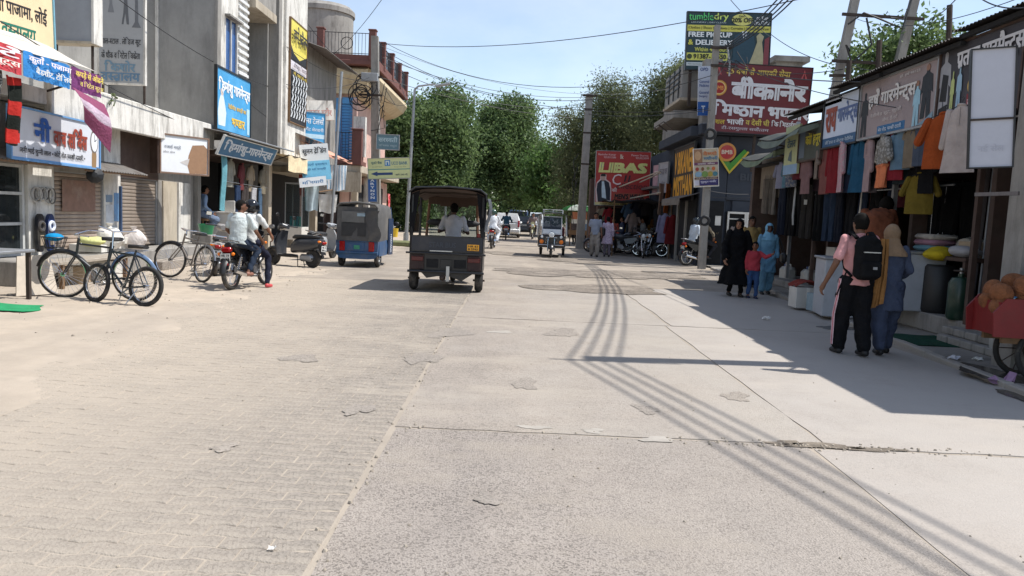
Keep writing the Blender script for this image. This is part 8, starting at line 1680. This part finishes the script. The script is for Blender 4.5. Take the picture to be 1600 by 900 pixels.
 if skirt:
  rgb, hz, fl = skirt; m = cloth("skirt_%d_%d_%d" % rgb, rgb); rings = []
  prof = ((J["nek"].z-.02, .1, .08), (J["che"].z+.1, .2, .145), (J["che"].z-.05, .2, .15), (J["pel"].z+.1, .195, .15), (J["pel"].z-.1, .225, .18), (hz+.25, .25+fl*.6, .2+fl*.5), (hz, .27+fl, .22+fl))
  for j, (z, wx, wy) in enumerate(prof):
   rings.append([(wx*k*math.cos(a)*(1+(.07*math.sin(a*7+1) if j > 3 else .0)), wy*k*math.sin(a)*(1+(.07*math.sin(a*7+1) if j > 3 else .0)), z) for a in [2*math.pi*q/48 for q in range(48)]])
  T = MB().loft(rings)
  for s in "LR": T.cap(J["sh"+s], J["el"+s], .08*k, .08*k).cap(J["el"+s], lerp(J["el"+s], J["wr"+s], .9), .08*k, .085*k)
  link("robe", remesh(T, vox, "clothing", m, .005*k, 2), t_)
 if scarf:
  rgb, open_face = scarf; m = cloth("scarf_%d_%d_%d" % rgb, rgb); n, m_ = 30, 18; hb = MB().ell((0, 0, 0), (.098*k, .118*k, .132*k), None, n, m_); keep = []
  for q in hb.f:
   c = sum((Vector(hb.v[i]) for i in q), Vector())/len(q)
   if open_face and c.y > .05*k and abs(c.x) < .066*k and -.1*k < c.z < .062*k: continue
   keep.append(q)
  hb.f = keep; hb.v = [tuple(H+Lk @ (Vector((p[0]*(1+.03*math.sin(p[2]*60/k)), p[1]*(1+.03*math.sin(p[2]*50/k+p[0]*30)), p[2]))+Vector((0, -.012, .008))*k)) for p in hb.v]
  hb.build("headscarf", m, t_, True, recalc=False)
  c = J["nek"]; T = MB().loft([[(c.x+w1*k*math.cos(a)*(1+.05*math.sin(a*6)), c.y-.01+w2*k*math.sin(a)*(1+.05*math.sin(a*5)), c.z+z*k) for a in [2*math.pi*q/30 for q in range(30)]] for z, w1, w2 in ((.10, .085, .09), (.04, .1, .105), (-.03, .15, .125), (-.09, .2, .15), (-.13, .205, .16))], False)
  T.build("scarf_wrap", m, t_, True)
 if shoes:
  m = mat("shoe_%d_%d_%d" % shoes, srgb(*shoes), rough=.6);
  for s in "LR":
   a = J["an"+s]; T = MB().cap(a+Vector((0, -.03, -.045))*k, a+Vector((0, .13, -.06))*k, .045*k, .036*k); T.v = [(p[0], p[1], max(p[2], a.z-.086*k)) for p in T.v]; T.build("shoe", m, t_, True)
 return t_
# --- nearest pair, seen from behind
J = stand(1.70, .13, -.02, .0); J.update(elL=Vector((-.30, -.06, 1.10)), wrL=Vector((-.36, .05, .86)), elR=Vector((.25, .0, 1.12)), wrR=Vector((.2, .2, .98)))
q = gnd(1331, 556); p1 = person("man in pink shirt with black backpack and striped track pants, seen from behind", (q.x, q.y+.05, .0), R(4), J, ((206, 150, 148), "short", .1, .01), ((20, 20, 23), "wide"), vox=.012, skn=(112, 76, 56), look=R(8))
for s, x in (("L", -.11),):
 for k_, rgb in ((0, (222, 190, 196)), (1, (206, 120, 130)), (2, (222, 190, 196))):
  a, b_, c_ = J["hipL"], J["knL"], J["anL"]; off = Vector((-.098, -.035+.02*k_, 0)); MB().tube([a+off+Vector((-.02, 0, .02)), lerp(a, b_, .5)+off*1.12, b_+off*1.13, lerp(b_, c_, .5)+off*1.02, lerp(b_, c_, .93)+off*.93], .0065, 6).build("side_stripe", cloth("stripe_%d" % k_, rgb), p1, True)
bp = thing("backpack", "black backpack with straps worn by the man in pink shirt", "backpack", (q.x, q.y+.05, 0), R(4))
mbk = mat("backpack_nylon", (.009, .009, .010), spec=.12, rough=.85, var=.3, bump=.3, bscale=150)
bk_ = MB().box((0, -.21, 1.15), (.32, .17, .46), None, .06).ell((0, -.2, 1.36), (.15, .09, .08)); link("bag", remesh(bk_, .014, "bag", mbk, .003, 3), bp); bk_ = MB().box((.0, -.305, 1.05), (.25, .06, .2), None, .028); link("front_pocket", remesh(bk_, .012, "pocket", mbk, .002, 2), bp)
MB().box((0, -.3, 1.25), (.2, .02, .012)).build("zip", M_steel, bp); MB().box((.03, -.338, 1.07), (.05, .004, .03)).build("logo_patch", mat("patch_grey", (.3, .3, .3)), bp); MB().torus((0, -.17, 1.44), (1, 0, .1), .035, .008, 14, 6).build("top_handle", mbk, bp, True)
for s in (-1, 1): MB().tube([(s*.11, -.13, 1.40), (s*.125, -.02, 1.475), (s*.135, .1, 1.40), (s*.145, .125, 1.22), (s*.16, .0, 1.04), (s*.14, -.14, .96)], .016, 8).build("strap", mbk, bp, True); MB().bar((s*.11, -.14, 1.41), (s*.125, -.0, 1.48), .06, .02, .006).build("strap_pad", mbk, bp)
MB().tube([(-.16, -.05, 1.0), (-.2, -.03, .86), (-.24, -.02, .72)], .008, 6).build("loose_strap", mbk, bp, True)
J = stand(1.58, -.14, .0, .0); J.update(elL=Vector((-.23, .02, 1.03)), wrL=Vector((-.15, .2, .95)), elR=Vector((.235, .0, 1.03)), wrR=Vector((.2, .18, .93)))
q = gnd(1384, 556); w1 = person("woman in navy tunic and ochre headscarf walking away beside the backpack man", (q.x, q.y+.1, 0), R(-3), J, ((70, 78, 98), "long", .36, .05), ((64, 72, 92), "baggy"), vox=.012, scarf=((140, 116, 92), True), hair=False)
du = MB().sheet(lambda u, v: (-.21+(.10+.05*v)*u-.05*v+.016*math.sin(u*22+v*3), -.16-.05*math.sin(v*2.6)+.02*math.sin(u*15), 1.41-.84*v+.09*u*v), 18, 20, .012).build("scarf_end", cloth("ochre_scarf", (156, 112, 66)), w1, True)
# --- family group facing the camera
J = stand(1.62, .10, .02, .0, 1.08); J.update(wrL=Vector((-.26, .12, .78)), elL=Vector((-.26, .02, 1.03)), wrR=Vector((.3, .14, .80)), elR=Vector((.27, .0, 1.05)))
q = gnd(1147, 463); person("woman in black robe and black headscarf walking towards the camera", (q.x, q.y, 0), R(183), J, None, ((14, 14, 16), "slim"), skirt=((13, 13, 16), .26, .12), scarf=((12, 12, 15), True), hair=False, vox=.015, look=R(-38), shoes=(20, 18, 18), skn=(150, 108, 84))
J = stand(1.16, .07, 0, 0, .95); J.update(elL=Vector((-.2, .12, .86)), wrL=Vector((-.27, .22, .92)))
q = gnd(1174, 466); person("girl in rose red long sleeved top and blue jeans walking with the women", (q.x, q.y, 0), R(178), J, ((170, 62, 72), "long", .1, .02), ((58, 84, 126), "slim"), vox=.013, sk=1.12, look=R(-28), shoes=(40, 44, 70))
J = stand(1.56, -.09, 0, .05, 1.0); J.update(wrR=Vector((.22, .1, .8)))
q = gnd(1199, 461); wb_ = person("woman in pale blue tunic, trousers and headscarf with black shoulder bag", (q.x, q.y+.2, 0), R(176), J, ((112, 158, 186), "long", .42, .06), ((116, 160, 186), "baggy"), scarf=((128, 178, 206), True), hair=False, vox=.014, shoes=(34, 30, 30), skn=(92, 62, 48))
hb_ = thing("handbag", "black shoulder bag carried by the woman in pale blue", "bag", (q.x+.34, q.y+.2, 0), R(176)); MB().box((0, .06, .82), (.1, .28, .22), None, .04).build("bag", M_black, hb_, True); MB().tube([(0, -.05, .92), (.12, -.03, 1.3), (.2, 0, 1.36), (.12, .1, 1.25), (0, .16, .92)], .012, 6).build("strap", M_black, hb_, True)
q = gnd(1180, 452); person("moustached man in mustard shirt behind the girl and the women", (q.x-.0, q.y+.6, 0), R(182), stand(1.72, .08), ((158, 132, 84), "short", .1, .01), ((70, 66, 62), "slim"), vox=.016, skn=(104, 70, 52))
# --- stall keepers
J = stand(1.62, 0, 0, 0, 1.1); J.update(che=Vector((0, .12, 1.28)), nek=Vector((.02, .25, 1.46)), hd=Vector((.08, .37, 1.54)), shL=Vector((-.2, .22, 1.43)), shR=Vector((.2, .22, 1.43)), elL=Vector((-.24, .5, 1.0)), elR=Vector((.24, .5, 1.0)), wrL=Vector((-.12, .66, .95)), wrR=Vector((.12, .66, .95)))
q = at(1368, 350, 12.3); person("stall keeper in rust brown shirt bending over the counter, seen from behind", (q.x-.05, 12.2, .36), R(-35), J, ((112, 66, 46), "long", .12, .02), ((40, 38, 40), "slim"), vox=.016)
J = ride(-.15, .12, False); J = {n: p+Vector((0, 0, -.1)) for n, p in J.items()}
q = at(320, 335, 21.6); person("clerk in pale blue shirt seated behind his counter in the open shop", (q.x, 21.6, .36), R(-50), J, ((136, 158, 186), "long", .1, .02), ((110, 124, 146), "wide"), vox=.018, look=R(-8))
so_ = thing("stool", "dark stool under the clerk in pale blue", "stool", (q.x+.02, 21.55, .35)); MB().cyl((0, 0, .62), (0, 0, .68), .19, n=16).build("seat", M_wood, so_)
for a in (0, 1.57, 3.14, 4.71): MB().cyl((.15*math.cos(a), .15*math.sin(a), 0), (.12*math.cos(a), .12*math.sin(a), .62), .02).build("leg", M_wood, so_)
# --- riders
J = ride(-.02, .06, True, dict(knR=(.24, .3, .60), anR=(.34, .12, .09), knL=(-.22, .3, .7)))
r1_ = person("helmeted rider in dark trousers with one slippered foot on the ground", MC1, R(-10), J, ((204, 204, 200), "short", .1, .01), ((34, 36, 52), "slim"), helmet=(30, 31, 34), vox=.014, look=R(-75), shoes=(190, 70, 72))
J = ride(-.43, .10, False, dict(wrR=(.28, -.02, .93), elR=(.31, -.3, 1.1)))
r2_ = person("bareheaded pillion passenger in pale grey-blue shirt and dark jeans", MC1, R(-10), J, ((196, 204, 202), "short", .1, .015), ((40, 50, 66), "slim"), vox=.013, look=R(-58), skn=(112, 74, 54), shoes=(140, 96, 80))
r1_.scale = r2_.scale = (.92, .92, .92)
person("rider in loose white clothes and green helmet ahead of the three wheeler", MC2, R(-4), ride(-.2, .1), ((226, 230, 236), "long", .12, .03), ((214, 218, 226), "baggy"), helmet=(60, 84, 76), vox=.02)
person("rider in dark teal shirt behind the white car", MC3, R(0), ride(-.15, .1), ((44, 74, 92), "long", .1, .02), ((40, 44, 54), "slim"), vox=.022, fingers=False)
person("oncoming rider in grey-pink shirt on the pale cowled motorcycle", MC4, R(176), ride(-.15, .1), ((140, 124, 124), "long", .1, .02), ((60, 60, 66), "slim"), vox=.022, fingers=False)
person("pillion in white shirt with dark helmet beside the poster pole", MC5, R(-68), ride(-.4, .08, False), ((190, 200, 210), "long", .1, .02), ((36, 38, 44), "slim"), helmet=(44, 50, 54), vox=.017)
person("rider in khaki striped shirt on the motorcycle behind the poster pole", MC5, R(-68), ride(.02, .06), ((140, 128, 108), "long", .1, .02), ((46, 46, 50), "slim"), vox=.017, look=R(-20), pat=((100, 92, 80), 'stripe'))
J = ride(1.62, .05, True); J.update(wrL=Vector((-.2, 1.9, 1.12)), wrR=Vector((.24, 1.88, 1.1)), elL=Vector((-.3, 1.68, 1.1)), elR=Vector((.3, 1.68, 1.08))); J = {n: p+Vector((.02, 0, .0)) for n, p in J.items()}
person("driver in white short sleeved shirt inside the black three wheeler", bt.location, R(1), J, ((206, 206, 210), "short", .1, .02), ((60, 60, 66), "slim"), vox=.014, skn=(84, 56, 44))
# --- pedestrians further off
q = gnd(928, 401); person("man in pale checked shirt and grey trousers walking towards the camera", (q.x, q.y, 0), R(180), stand(1.74, .12, .05, -.05), ((166, 174, 190), "short", .1, .01), ((156, 146, 136), "wide"), vox=.017, pat=((140, 146, 160), 'stripe'))
q = gnd(949, 402); wl = person("woman in lilac patterned dress with dark shoulder bag, seen from behind", (q.x, q.y+.3, 0), R(-8), stand(1.6, .08), ((166, 144, 168), "long", .4, .08), ((120, 110, 120), "slim"), vox=.017, pat=((196, 180, 196), 'voronoi'))
o = MB().box((-.22, -.12, 1.0), (.2, .12, .34), None, .05).build("shoulder_bag", M_black); o.location = (q.x, q.y+.3, 0); tag(o, "dark bag on the shoulder of the woman in lilac", "bag")
FP = "people among the far stalls"
for (px, py, dy, rz_, h_, tp_, bt_, lb2, sc_) in ((897, 382, 0, 150, 1.66, (96, 84, 80), (36, 36, 40), "man in dark shirt standing at the umbrella stall", None), (911, 383, 0, 10, 1.62, (120, 140, 160), (30, 30, 36), "man in blue-grey shirt with back turned at the umbrella stall", None), (961, 398, 1.0, 170, 1.58, (190, 90, 80), (60, 50, 50), "person in coral red top behind the woman in lilac", None), (968, 395, 2.5, 160, 1.55, (190, 160, 166), (90, 80, 90), "woman in pale pink top deep among the motorcycles", (150, 120, 130)), (984, 396, 2.2, 185, 1.5, (176, 150, 60), (50, 50, 60), "child in yellow shirt near the stall front", None), (992, 396, 1.8, 20, 1.6, (90, 104, 120), (40, 44, 50), "person in slate shirt with satchel near the yellow shirted child", None),
  (1004, 398, 2.0, 180, 1.66, (70, 60, 64), (30, 30, 34), "woman shading her eyes behind the facing motorcycle", (150, 120, 100)), (1018, 396, 2.6, 60, 1.6, (44, 70, 110), (30, 34, 40), "man in deep blue shirt inside the menswear stall", None), (1052, 402, 1.5, 190, 1.5, (120, 34, 40), (110, 30, 36), "woman in dark red clothes by the corner shop pillar", (120, 34, 40)), (764, 352, 30, 0, 1.66, (170, 90, 60), (50, 50, 56), "far pedestrian in brick red shirt beyond the white clad rider", None), (845, 352, 22, 180, 1.7, (90, 110, 140), (40, 40, 46), "far pedestrian in blue shirt behind the electric rickshaw", None), (873, 360, 18, 170, 1.6, (190, 186, 180), (60, 60, 66), "far pedestrian in white shirt left of the umbrella stall", None), (1036, 400, 1.4, 120, 1.62, (60, 56, 66), (34, 34, 40), "man in charcoal shirt leaning by the askew motorcycle", None), (976, 397, 1.2, 90, 1.64, (52, 60, 84), (30, 32, 40), "man in navy shirt between the parked motorcycles", None), (944, 398, 2.2, 20, 1.66, (60, 60, 70), (30, 30, 36), "man in grey shirt turned away beside the far pole", None), (1026, 398, 1.6, 200, 1.58, (150, 110, 50), (60, 50, 40), "woman in ochre dress by the hanging violet cloth", (120, 80, 40)), (1010, 399, 1.3, 100, 1.64, (130, 134, 140), (40, 40, 44), "man in ash grey shirt beside the facing motorcycle", None), (1080, 404, .8, 230, 1.66, (86, 96, 84), (44, 44, 44), "man in olive shirt behind the two riders", None), (1068, 402, 1.0, 150, 1.3, (150, 124, 116), (100, 84, 80), "girl in pale brown dress next to the woman in dark red", None)):
 q = gnd(px, py); J = stand(h_, .06)
 if "shading" in lb2: J.update(elR=Vector((.3, .15, 1.3)), wrR=Vector((.12, .16, 1.58)))
 person(lb2, (q.x, q.y+dy, 0), R(rz_), J, (tp_, "long", .3 if sc_ else .1, .03), (bt_, "slim"), vox=.022, fingers=False, scarf=(sc_, True) if sc_ else None, hair=not sc_, group=FP)
q = at(1152, 340, 26.9); person("woman standing inside the glass door of the slate corner building", (7.78, 27.02, .1), R(180), stand(1.58, 0), ((150, 136, 130), "long", .3, .03), ((90, 80, 84), "slim"), vox=.022, fingers=False, group=FP)
# ------------------------------------------------------------------ trees
def leafmat(name, lo, hi, tr=0.5):
 m, t, b = nmat(name); geo = t.nodes.new("ShaderNodeNewGeometry"); tc = t.nodes.new("ShaderNodeTexCoord")
 n = t.nodes.new("ShaderNodeTexNoise"); n.inputs["Scale"].default_value = .55; n.inputs["Detail"].default_value = 3; t.links.new(tc.outputs["Object"], n.inputs["Vector"])
 ad = t.nodes.new("ShaderNodeMath"); ad.operation = 'MULTIPLY_ADD'; ad.inputs[1].default_value = .45; t.links.new(geo.outputs["Random Per Island"], ad.inputs[0]); t.links.new(n.outputs[0], ad.inputs[2])
 rp = t.nodes.new("ShaderNodeValToRGB"); rp.color_ramp.elements[0].position = .4; rp.color_ramp.elements[1].position = .95; rp.color_ramp.elements[0].color = (*lo, 1); rp.color_ramp.elements[1].color = (*hi, 1)
 t.links.new(ad.outputs[0], rp.inputs[0]); t.links.new(rp.outputs[0], b.inputs["Base Color"]); b.inputs["Roughness"].default_value = .55; b.inputs["Specular IOR Level"].default_value = .3
 tl = t.nodes.new("ShaderNodeBsdfTranslucent"); t.links.new(rp.outputs[0], tl.inputs[0]); mx = t.nodes.new("ShaderNodeMixShader"); mx.inputs[0].default_value = tr
 t.links.new(b.outputs[0], mx.inputs[1]); t.links.new(tl.outputs[0], mx.inputs[2]); t.links.new(mx.outputs[0], t.nodes["Material Output"].inputs[0]); return m
L_dark = leafmat("broad_leaf", (.048, .09, .034), (.185, .26, .10)); L_feath = leafmat("feathery_leaf", (.05, .07, .03), (.19, .21, .10)); L_lite = leafmat("bright_leaf", (.05, .10, .022), (.13, .22, .065))
M_bark = mat("bark", srgb(74, 62, 52), rough=.95, var=.35, stretch=(6, 6, 1), bump=.8)
def leaves(blobs, n, size, asp, m, seed, name, parent, droop=0.0, clump=.62, per=22):
 g_ = np.random.default_rng(seed); vol = np.array([b[3]*b[4]*b[5] for b in blobs])**.7; idx = g_.choice(len(blobs), n//per, p=vol/vol.sum()); B = np.array(blobs, float)[idx]; K = len(idx)
 d = g_.normal(size=(K, 3)); d /= np.linalg.norm(d, axis=1)[:, None]; r = g_.random(K)**.32*(.66+.5*g_.random(K)**1.5); c = B[:, :3]+d*r[:, None]*B[:, 3:]
 P = np.repeat(c, per, 0)+g_.normal(size=(K*per, 3))*clump*np.array([1, 1, .75]); P[:, 2] -= droop*np.abs(g_.normal(size=K*per)); N = len(P)
 a = g_.normal(size=(N, 3)); a[:, 2] -= droop; a /= np.linalg.norm(a, axis=1)[:, None]; b = np.cross(a, g_.normal(size=(N, 3))); b /= np.linalg.norm(b, axis=1)[:, None]
 s = size*(.6+.8*g_.random(N))[:, None]; a *= s; b *= s*asp
 V = np.empty((N, 4, 3)); V[:, 0] = P-a; V[:, 1] = P+b-a*.1; V[:, 2] = P+a; V[:, 3] = P-b-a*.1
 if parent is not None: V -= np.array(parent.location)
 me = bpy.data.meshes.new(name); me.vertices.add(4*N); me.vertices.foreach_set("co", V.ravel().astype(np.float32)); me.loops.add(4*N); me.polygons.add(N)
 me.loops.foreach_set("vertex_index", np.arange(4*N, dtype=np.int32)); me.polygons.foreach_set("loop_start", np.arange(0, 4*N, 4, dtype=np.int32)); me.update(); me.validate(); me.materials.append(m); return link(name, me, parent)
def tree(label, base, blobs, n, size, m, seed, asp=.45, tr=.3, droop=0, clump=.55, group=None):
 rr = random.Random(seed); t_ = thing("tree", label, "tree", (base[0], base[1], 0), 0, group); mb = MB(); zc = min(b[2]-b[5]*.4 for b in blobs); cx = sum(b[0] for b in blobs)/len(blobs); cy = sum(b[1] for b in blobs)/len(blobs)
 fork_ = Vector((base[0]+(cx-base[0])*.35, base[1]+(cy-base[1])*.35, zc)); mb.tube([(base[0], base[1], -.1), ((base[0]+fork_.x)/2+rr.uniform(-.2, .2), (base[1]+fork_.y)/2, zc*.5), fork_], [tr*1.25, tr, tr*.85], 9)
 sub_ = []
 for b in blobs:
  for k in range(6):
   v_ = Vector((rr.gauss(0, 1), rr.gauss(0, 1), abs(rr.gauss(.3, .9)))).normalized(); f_ = rr.uniform(.22, .42); sub_.append((b[0]+v_.x*b[3]*1.02, b[1]+v_.y*b[4], b[2]+v_.z*b[5]*1.05, b[3]*f_, b[4]*f_, b[5]*f_*1.25))
 for b in blobs:
  e = Vector(b[:3]); mid = lerp(fork_, e, .5)+Vector((rr.uniform(-.4, .4), 0, rr.uniform(-.2, .5))); mb.tube([fork_-Vector((0, 0, .15)), mid, e], [tr*.6, tr*.35, tr*.16], 7)
  for k in range(6):
   q = e+Vector((rr.uniform(-1, 1)*b[3], rr.uniform(-1, 1)*b[4], rr.uniform(-.5, .9)*b[5]))*.75; mb.tube([lerp(mid, e, rr.uniform(.3, 1)), lerp(e, q, .5)+Vector((0, 0, .2)), q], [tr*.2, tr*.12, tr*.04], 5)
 mb.build("trunk", M_bark, t_, True, world=True); leaves([(b[0], b[1], b[2], b[3]*.88, b[4]*.88, b[5]*.88) for b in blobs]+sub_, n, size, asp, m, seed, "crown", t_, droop, clump); return t_
def bl(px, py, Y, rx, ry, rz): q = at(px, py, Y); return (q.x, q.y, q.z, rx, ry, rz)
tree("tall leafy tree nearest the street lamp on the left", (-7.5, 58), [bl(622, 235, 58, 1.9, 2, 2.2), bl(648, 205, 58, 1.9, 2, 1.9), bl(690, 185, 59, 1.5, 2, 1.7), bl(715, 178, 59, .9, 1.6, 1.4), bl(668, 250, 57, 2.6, 2, 2.3), bl(640, 290, 57, 2.6, 2, 1.8), bl(700, 265, 58, 1.9, 2, 2.6), bl(700, 215, 58, 1.5, 2, 2)], 62000, .14, L_dark, 11)
tree("dense leafy tree overhanging the street ahead of the three wheeler", (-6.5, 68), [bl(760, 225, 68, 1.7, 2.2, 2.2), bl(795, 195, 69, 1.6, 2.2, 1.6), bl(818, 185, 69, .9, 2, 1.2), bl(775, 195, 69, 1.2, 2, 1.2), bl(800, 240, 68, 2.3, 2.5, 2.3), bl(828, 250, 68, 1.2, 2, 2.0), bl(745, 270, 67, 2.2, 2.2, 2.3), bl(800, 285, 68, 2.4, 2.2, 1.5), bl(720, 300, 67, 2.2, 2.2, 1.4), bl(690, 305, 66, 2.0, 2.2, 1.3), bl(815, 308, 70, 1.6, 2.2, .9)], 76000, .15, L_dark, 12)
tree("bright green tree low beside the far concrete pole", (4.4, 58), [bl(850, 280, 60, 1.0, 1.6, 1.4), bl(875, 262, 59, 1.3, 1.6, 1.3), bl(862, 300, 60, 1.5, 1.8, 1.0), bl(895, 285, 58, 1.5, 1.6, 2.0), bl(890, 310, 56, 1.3, 1.6, 1.0)], 17000, .16, L_lite, 13)
tree("feathery acacia tree behind the red menswear board", (5.6, 46), [bl(955, 165, 46, 1.9, 2, 1.5), bl(900, 215, 46, 1.3, 1.6, 1.4), bl(935, 225, 46, 2.1, 2, 2.2), bl(985, 200, 46, 2.0, 2, 2.2), bl(890, 185, 46, .7, 1, .6), bl(905, 265, 45, 1.4, 1.8, 1.8), bl(950, 285, 45, 2.4, 2, 1.7), bl(1000, 255, 45, 1.8, 2, 1.9), bl(900, 310, 45, 1.3, 1.8, 1.0), bl(885, 250, 47, .6, 1, .9)], 72000, .085, L_feath, 14, asp=.3, droop=.35, clump=.42, tr=.26)
tree("taller feathery acacia tree beside the laundry billboard building", (9.2, 43), [bl(1040, 130, 43, 1.4, 2, 1.1), bl(1060, 165, 43, 1.6, 2, 1.6), bl(1025, 180, 43, 1.5, 2, 1.7), bl(1045, 215, 43, 2.0, 2, 1.6), bl(1060, 120, 43, .9, 1.5, .8)], 44000, .085, L_feath, 15, asp=.3, droop=.35, clump=.42, tr=.24)
tree("sparse leafy tree behind the stall roofs and leaning poles", (12.3, 24), [bl(1395, 85, 24, .9, 1, .6), bl(1360, 98, 24, .7, .9, .45), bl(1430, 70, 24, .9, 1, .6), bl(1465, 78, 24, .8, 1, .6), bl(1405, 120, 24, 1.4, 1, .6)], 5200, .085, L_dark, 16, clump=.3, tr=.13)
leaves([(x, y, z, 9, 5, h_) for x, y, z, h_ in ((-60, 150, 4, 5), (-42, 140, 4, 5), (-26, 135, 4, 5), (-13, 150, 4, 5), (2, 175, 4, 4.5), (14, 150, 3, 4), (16, 120, 4, 6), (26, 95, 4, 7), (40, 120, 5, 7), (58, 140, 5, 7), (14, 95, 3, 4), (-16, 105, 4, 6))], 60000, .5, .5, L_dark, 17, "distant_treeline", None, 0, 1.1)["kind"] = "stuff"
leaves([(9.5, 58, 2.2, 4, 3, 2.6), (8, 75, 3, 4, 4, 3.5), (-10, 60, 2.0, 3.5, 4, 2.4), (-9, 80, 3, 3, 6, 3.5)], 26000, .2, .5, L_dark, 18, "roadside_undergrowth", None, 0, .6)["kind"] = "stuff"
# ------------------------------------------------------------------ overhead cables
def cable(label, p0, p1, sag, r=.013, group=None, n=18):
 p0, p1 = Vector(p0), Vector(p1)
 o = MB().tube([lerp(p0, p1, k/n)-Vector((0, 0, sag*4*(k/n)*(1-k/n))) for k in range(n+1)], r, 5).build("overhead_cable", M_wire, None, True); o.location = (0, 0, 0); return tag(o, label, "cable", group)
GP = "four parallel conductors between the two right hand poles"
TB = at(1119, 76, PB[1]); lp = Vector((PX_, PY_, 0)); FPt = Vector(t0)
for k, x in enumerate((-.26, -.09, .09, .26)):
 sd_ = ['on the road side', 'second from the road', 'third from the road', 'on the stall side'][k]; cable("conductor "+sd_+" of the four between near pole and poster pole", (PA[0]+x, PA[1]-.14, 8.34), (TB.x+.55*x+.3, PB[1]-.16, TB.z+0), .75, .019, GP); cable("conductor "+sd_+" of the four leading back over the camera", (PA[0]+x, PA[1]-.14, 8.34), (8.9+x, -9, 7.6), .55, .019, "conductors leading back over the camera")
for (lbl, a, b_, sg, r) in (("long high cable from the balcony pole towards the top of picture", (600, 68, 33), (1262, -4, 18), .5, .014), ("upper cable from the balcony corner to the laundry billboard", (600, 66, 34), (1085, 112, 26), 1.1, .013), ("cable sagging from the balcony pole to the poster pole", (596, 76, 33.2), (1112, 118, 25.2), 1.4, .013), ("lower cable from the balcony pole past the feathery tree", (596, 84, 33.2), (1108, 170, 25.2), .9, .012), ("cable from balcony pole down to the far concrete pole top", (598, 90, 33.2), (918, 152, 38), .5, .014), ("second cable to the far concrete pole below its top", (598, 100, 33.2), (917, 166, 38), .7, .014), ("third cable to the far concrete pole, lowest", (598, 122, 33.2), (915, 186, 38), .3, .014),
 ("cable linking far concrete pole and poster pole", (918, 178, 38), (1110, 172, 25), .15, .014), ("cable from the top edge down to the balcony roof", (603, -10, 30), (505, 95, 39), .3, .014), ("cable along left facades from awning to blue sign", (-5, 30, 11.6), (318, 206, 19.9), .12, .011), ("upper cable crossing the tall grey vertical sign", (180, -5, 15.5), (420, 135, 25), .2, .011), ("cable from the blue sign to the grey column", (378, 150, 22.8), (470, 205, 28.5), .2, .011), ("cable between grey column and balcony pole", (432, 128, 25.2), (583, 118, 33), .35, .012), ("second cable between grey column and balcony pole", (432, 60, 25.2), (583, 126, 33), .4, .012), ("cable from white banner wall to the balcony pole", (468, 20, 28), (580, 132, 33), .3, .012),
 ("taut cable from poster pole to the stall roofs", (1124, 96, 25), (1345, 128, 12.6), .15, .012), ("second cable from poster pole sloping to the mauve sign", (1124, 84, 25), (1400, 168, 11.4), .2, .010), ("cable crossing the maroon board to the leaning poles", (1124, 102, 25), (1318, 108, 22.7), .2, .014), ("cable from billboard edge down to the stall roofs", (1205, 54, 28), (1300, 100, 22.7), .12, .014), ("high right cable from picture top down to the leaning pole", (1205, 58, 28.4), (1135, -8, 22), .1, .012), ("thin cable rising from the stall roof to the top right", (1442, 36, 22.7), (1500, -8, 16), .1, .014), ("cable from stall roof post to the top right corner", (1530, -4, 10), (1600, 12, 8.6), .05, .01),
 ("service cable falling from balcony corner to the bank sign", (624, 118, 50), (645, 165, 40), .5, .014), ("second service cable beside the balcony corner", (624, 122, 50), (652, 182, 40), .4, .014), ("thin cable looping low from balcony pole to street lamp", (592, 140, 33), (642, 158, 37), .4, .012), ("cable along slate building front above the tin hood", (1108, 298, 25), (1200, 300, 26.8), .1, .012), ("thin high cable crossing above the street beside the lamp", (596, 72, 33), (1040, 140, 40), .9, .009), ("faint cable from the balcony corner to the feathery trees", (622, 112, 50), (985, 215, 44), .5, .009), ("cable from the lamp arm towards the far concrete pole", (668, 138, 38), (916, 160, 38), .6, .009), ("thin cable over the leaning poles to the top right corner", (1340, 30, 22.7), (1600, -6, 12), .3, .009), ("second service cable from leaning pole down to the mauve sign", (1330, 100, 22.6), (1470, 84, 10.4), .2, .008), ("low cable from the poster pole to the stall posts", (1112, 308, 25), (1215, 305, 19.5), .05, .01)):
 cable(lbl, at(*a), at(*b_), sg, r*.85)
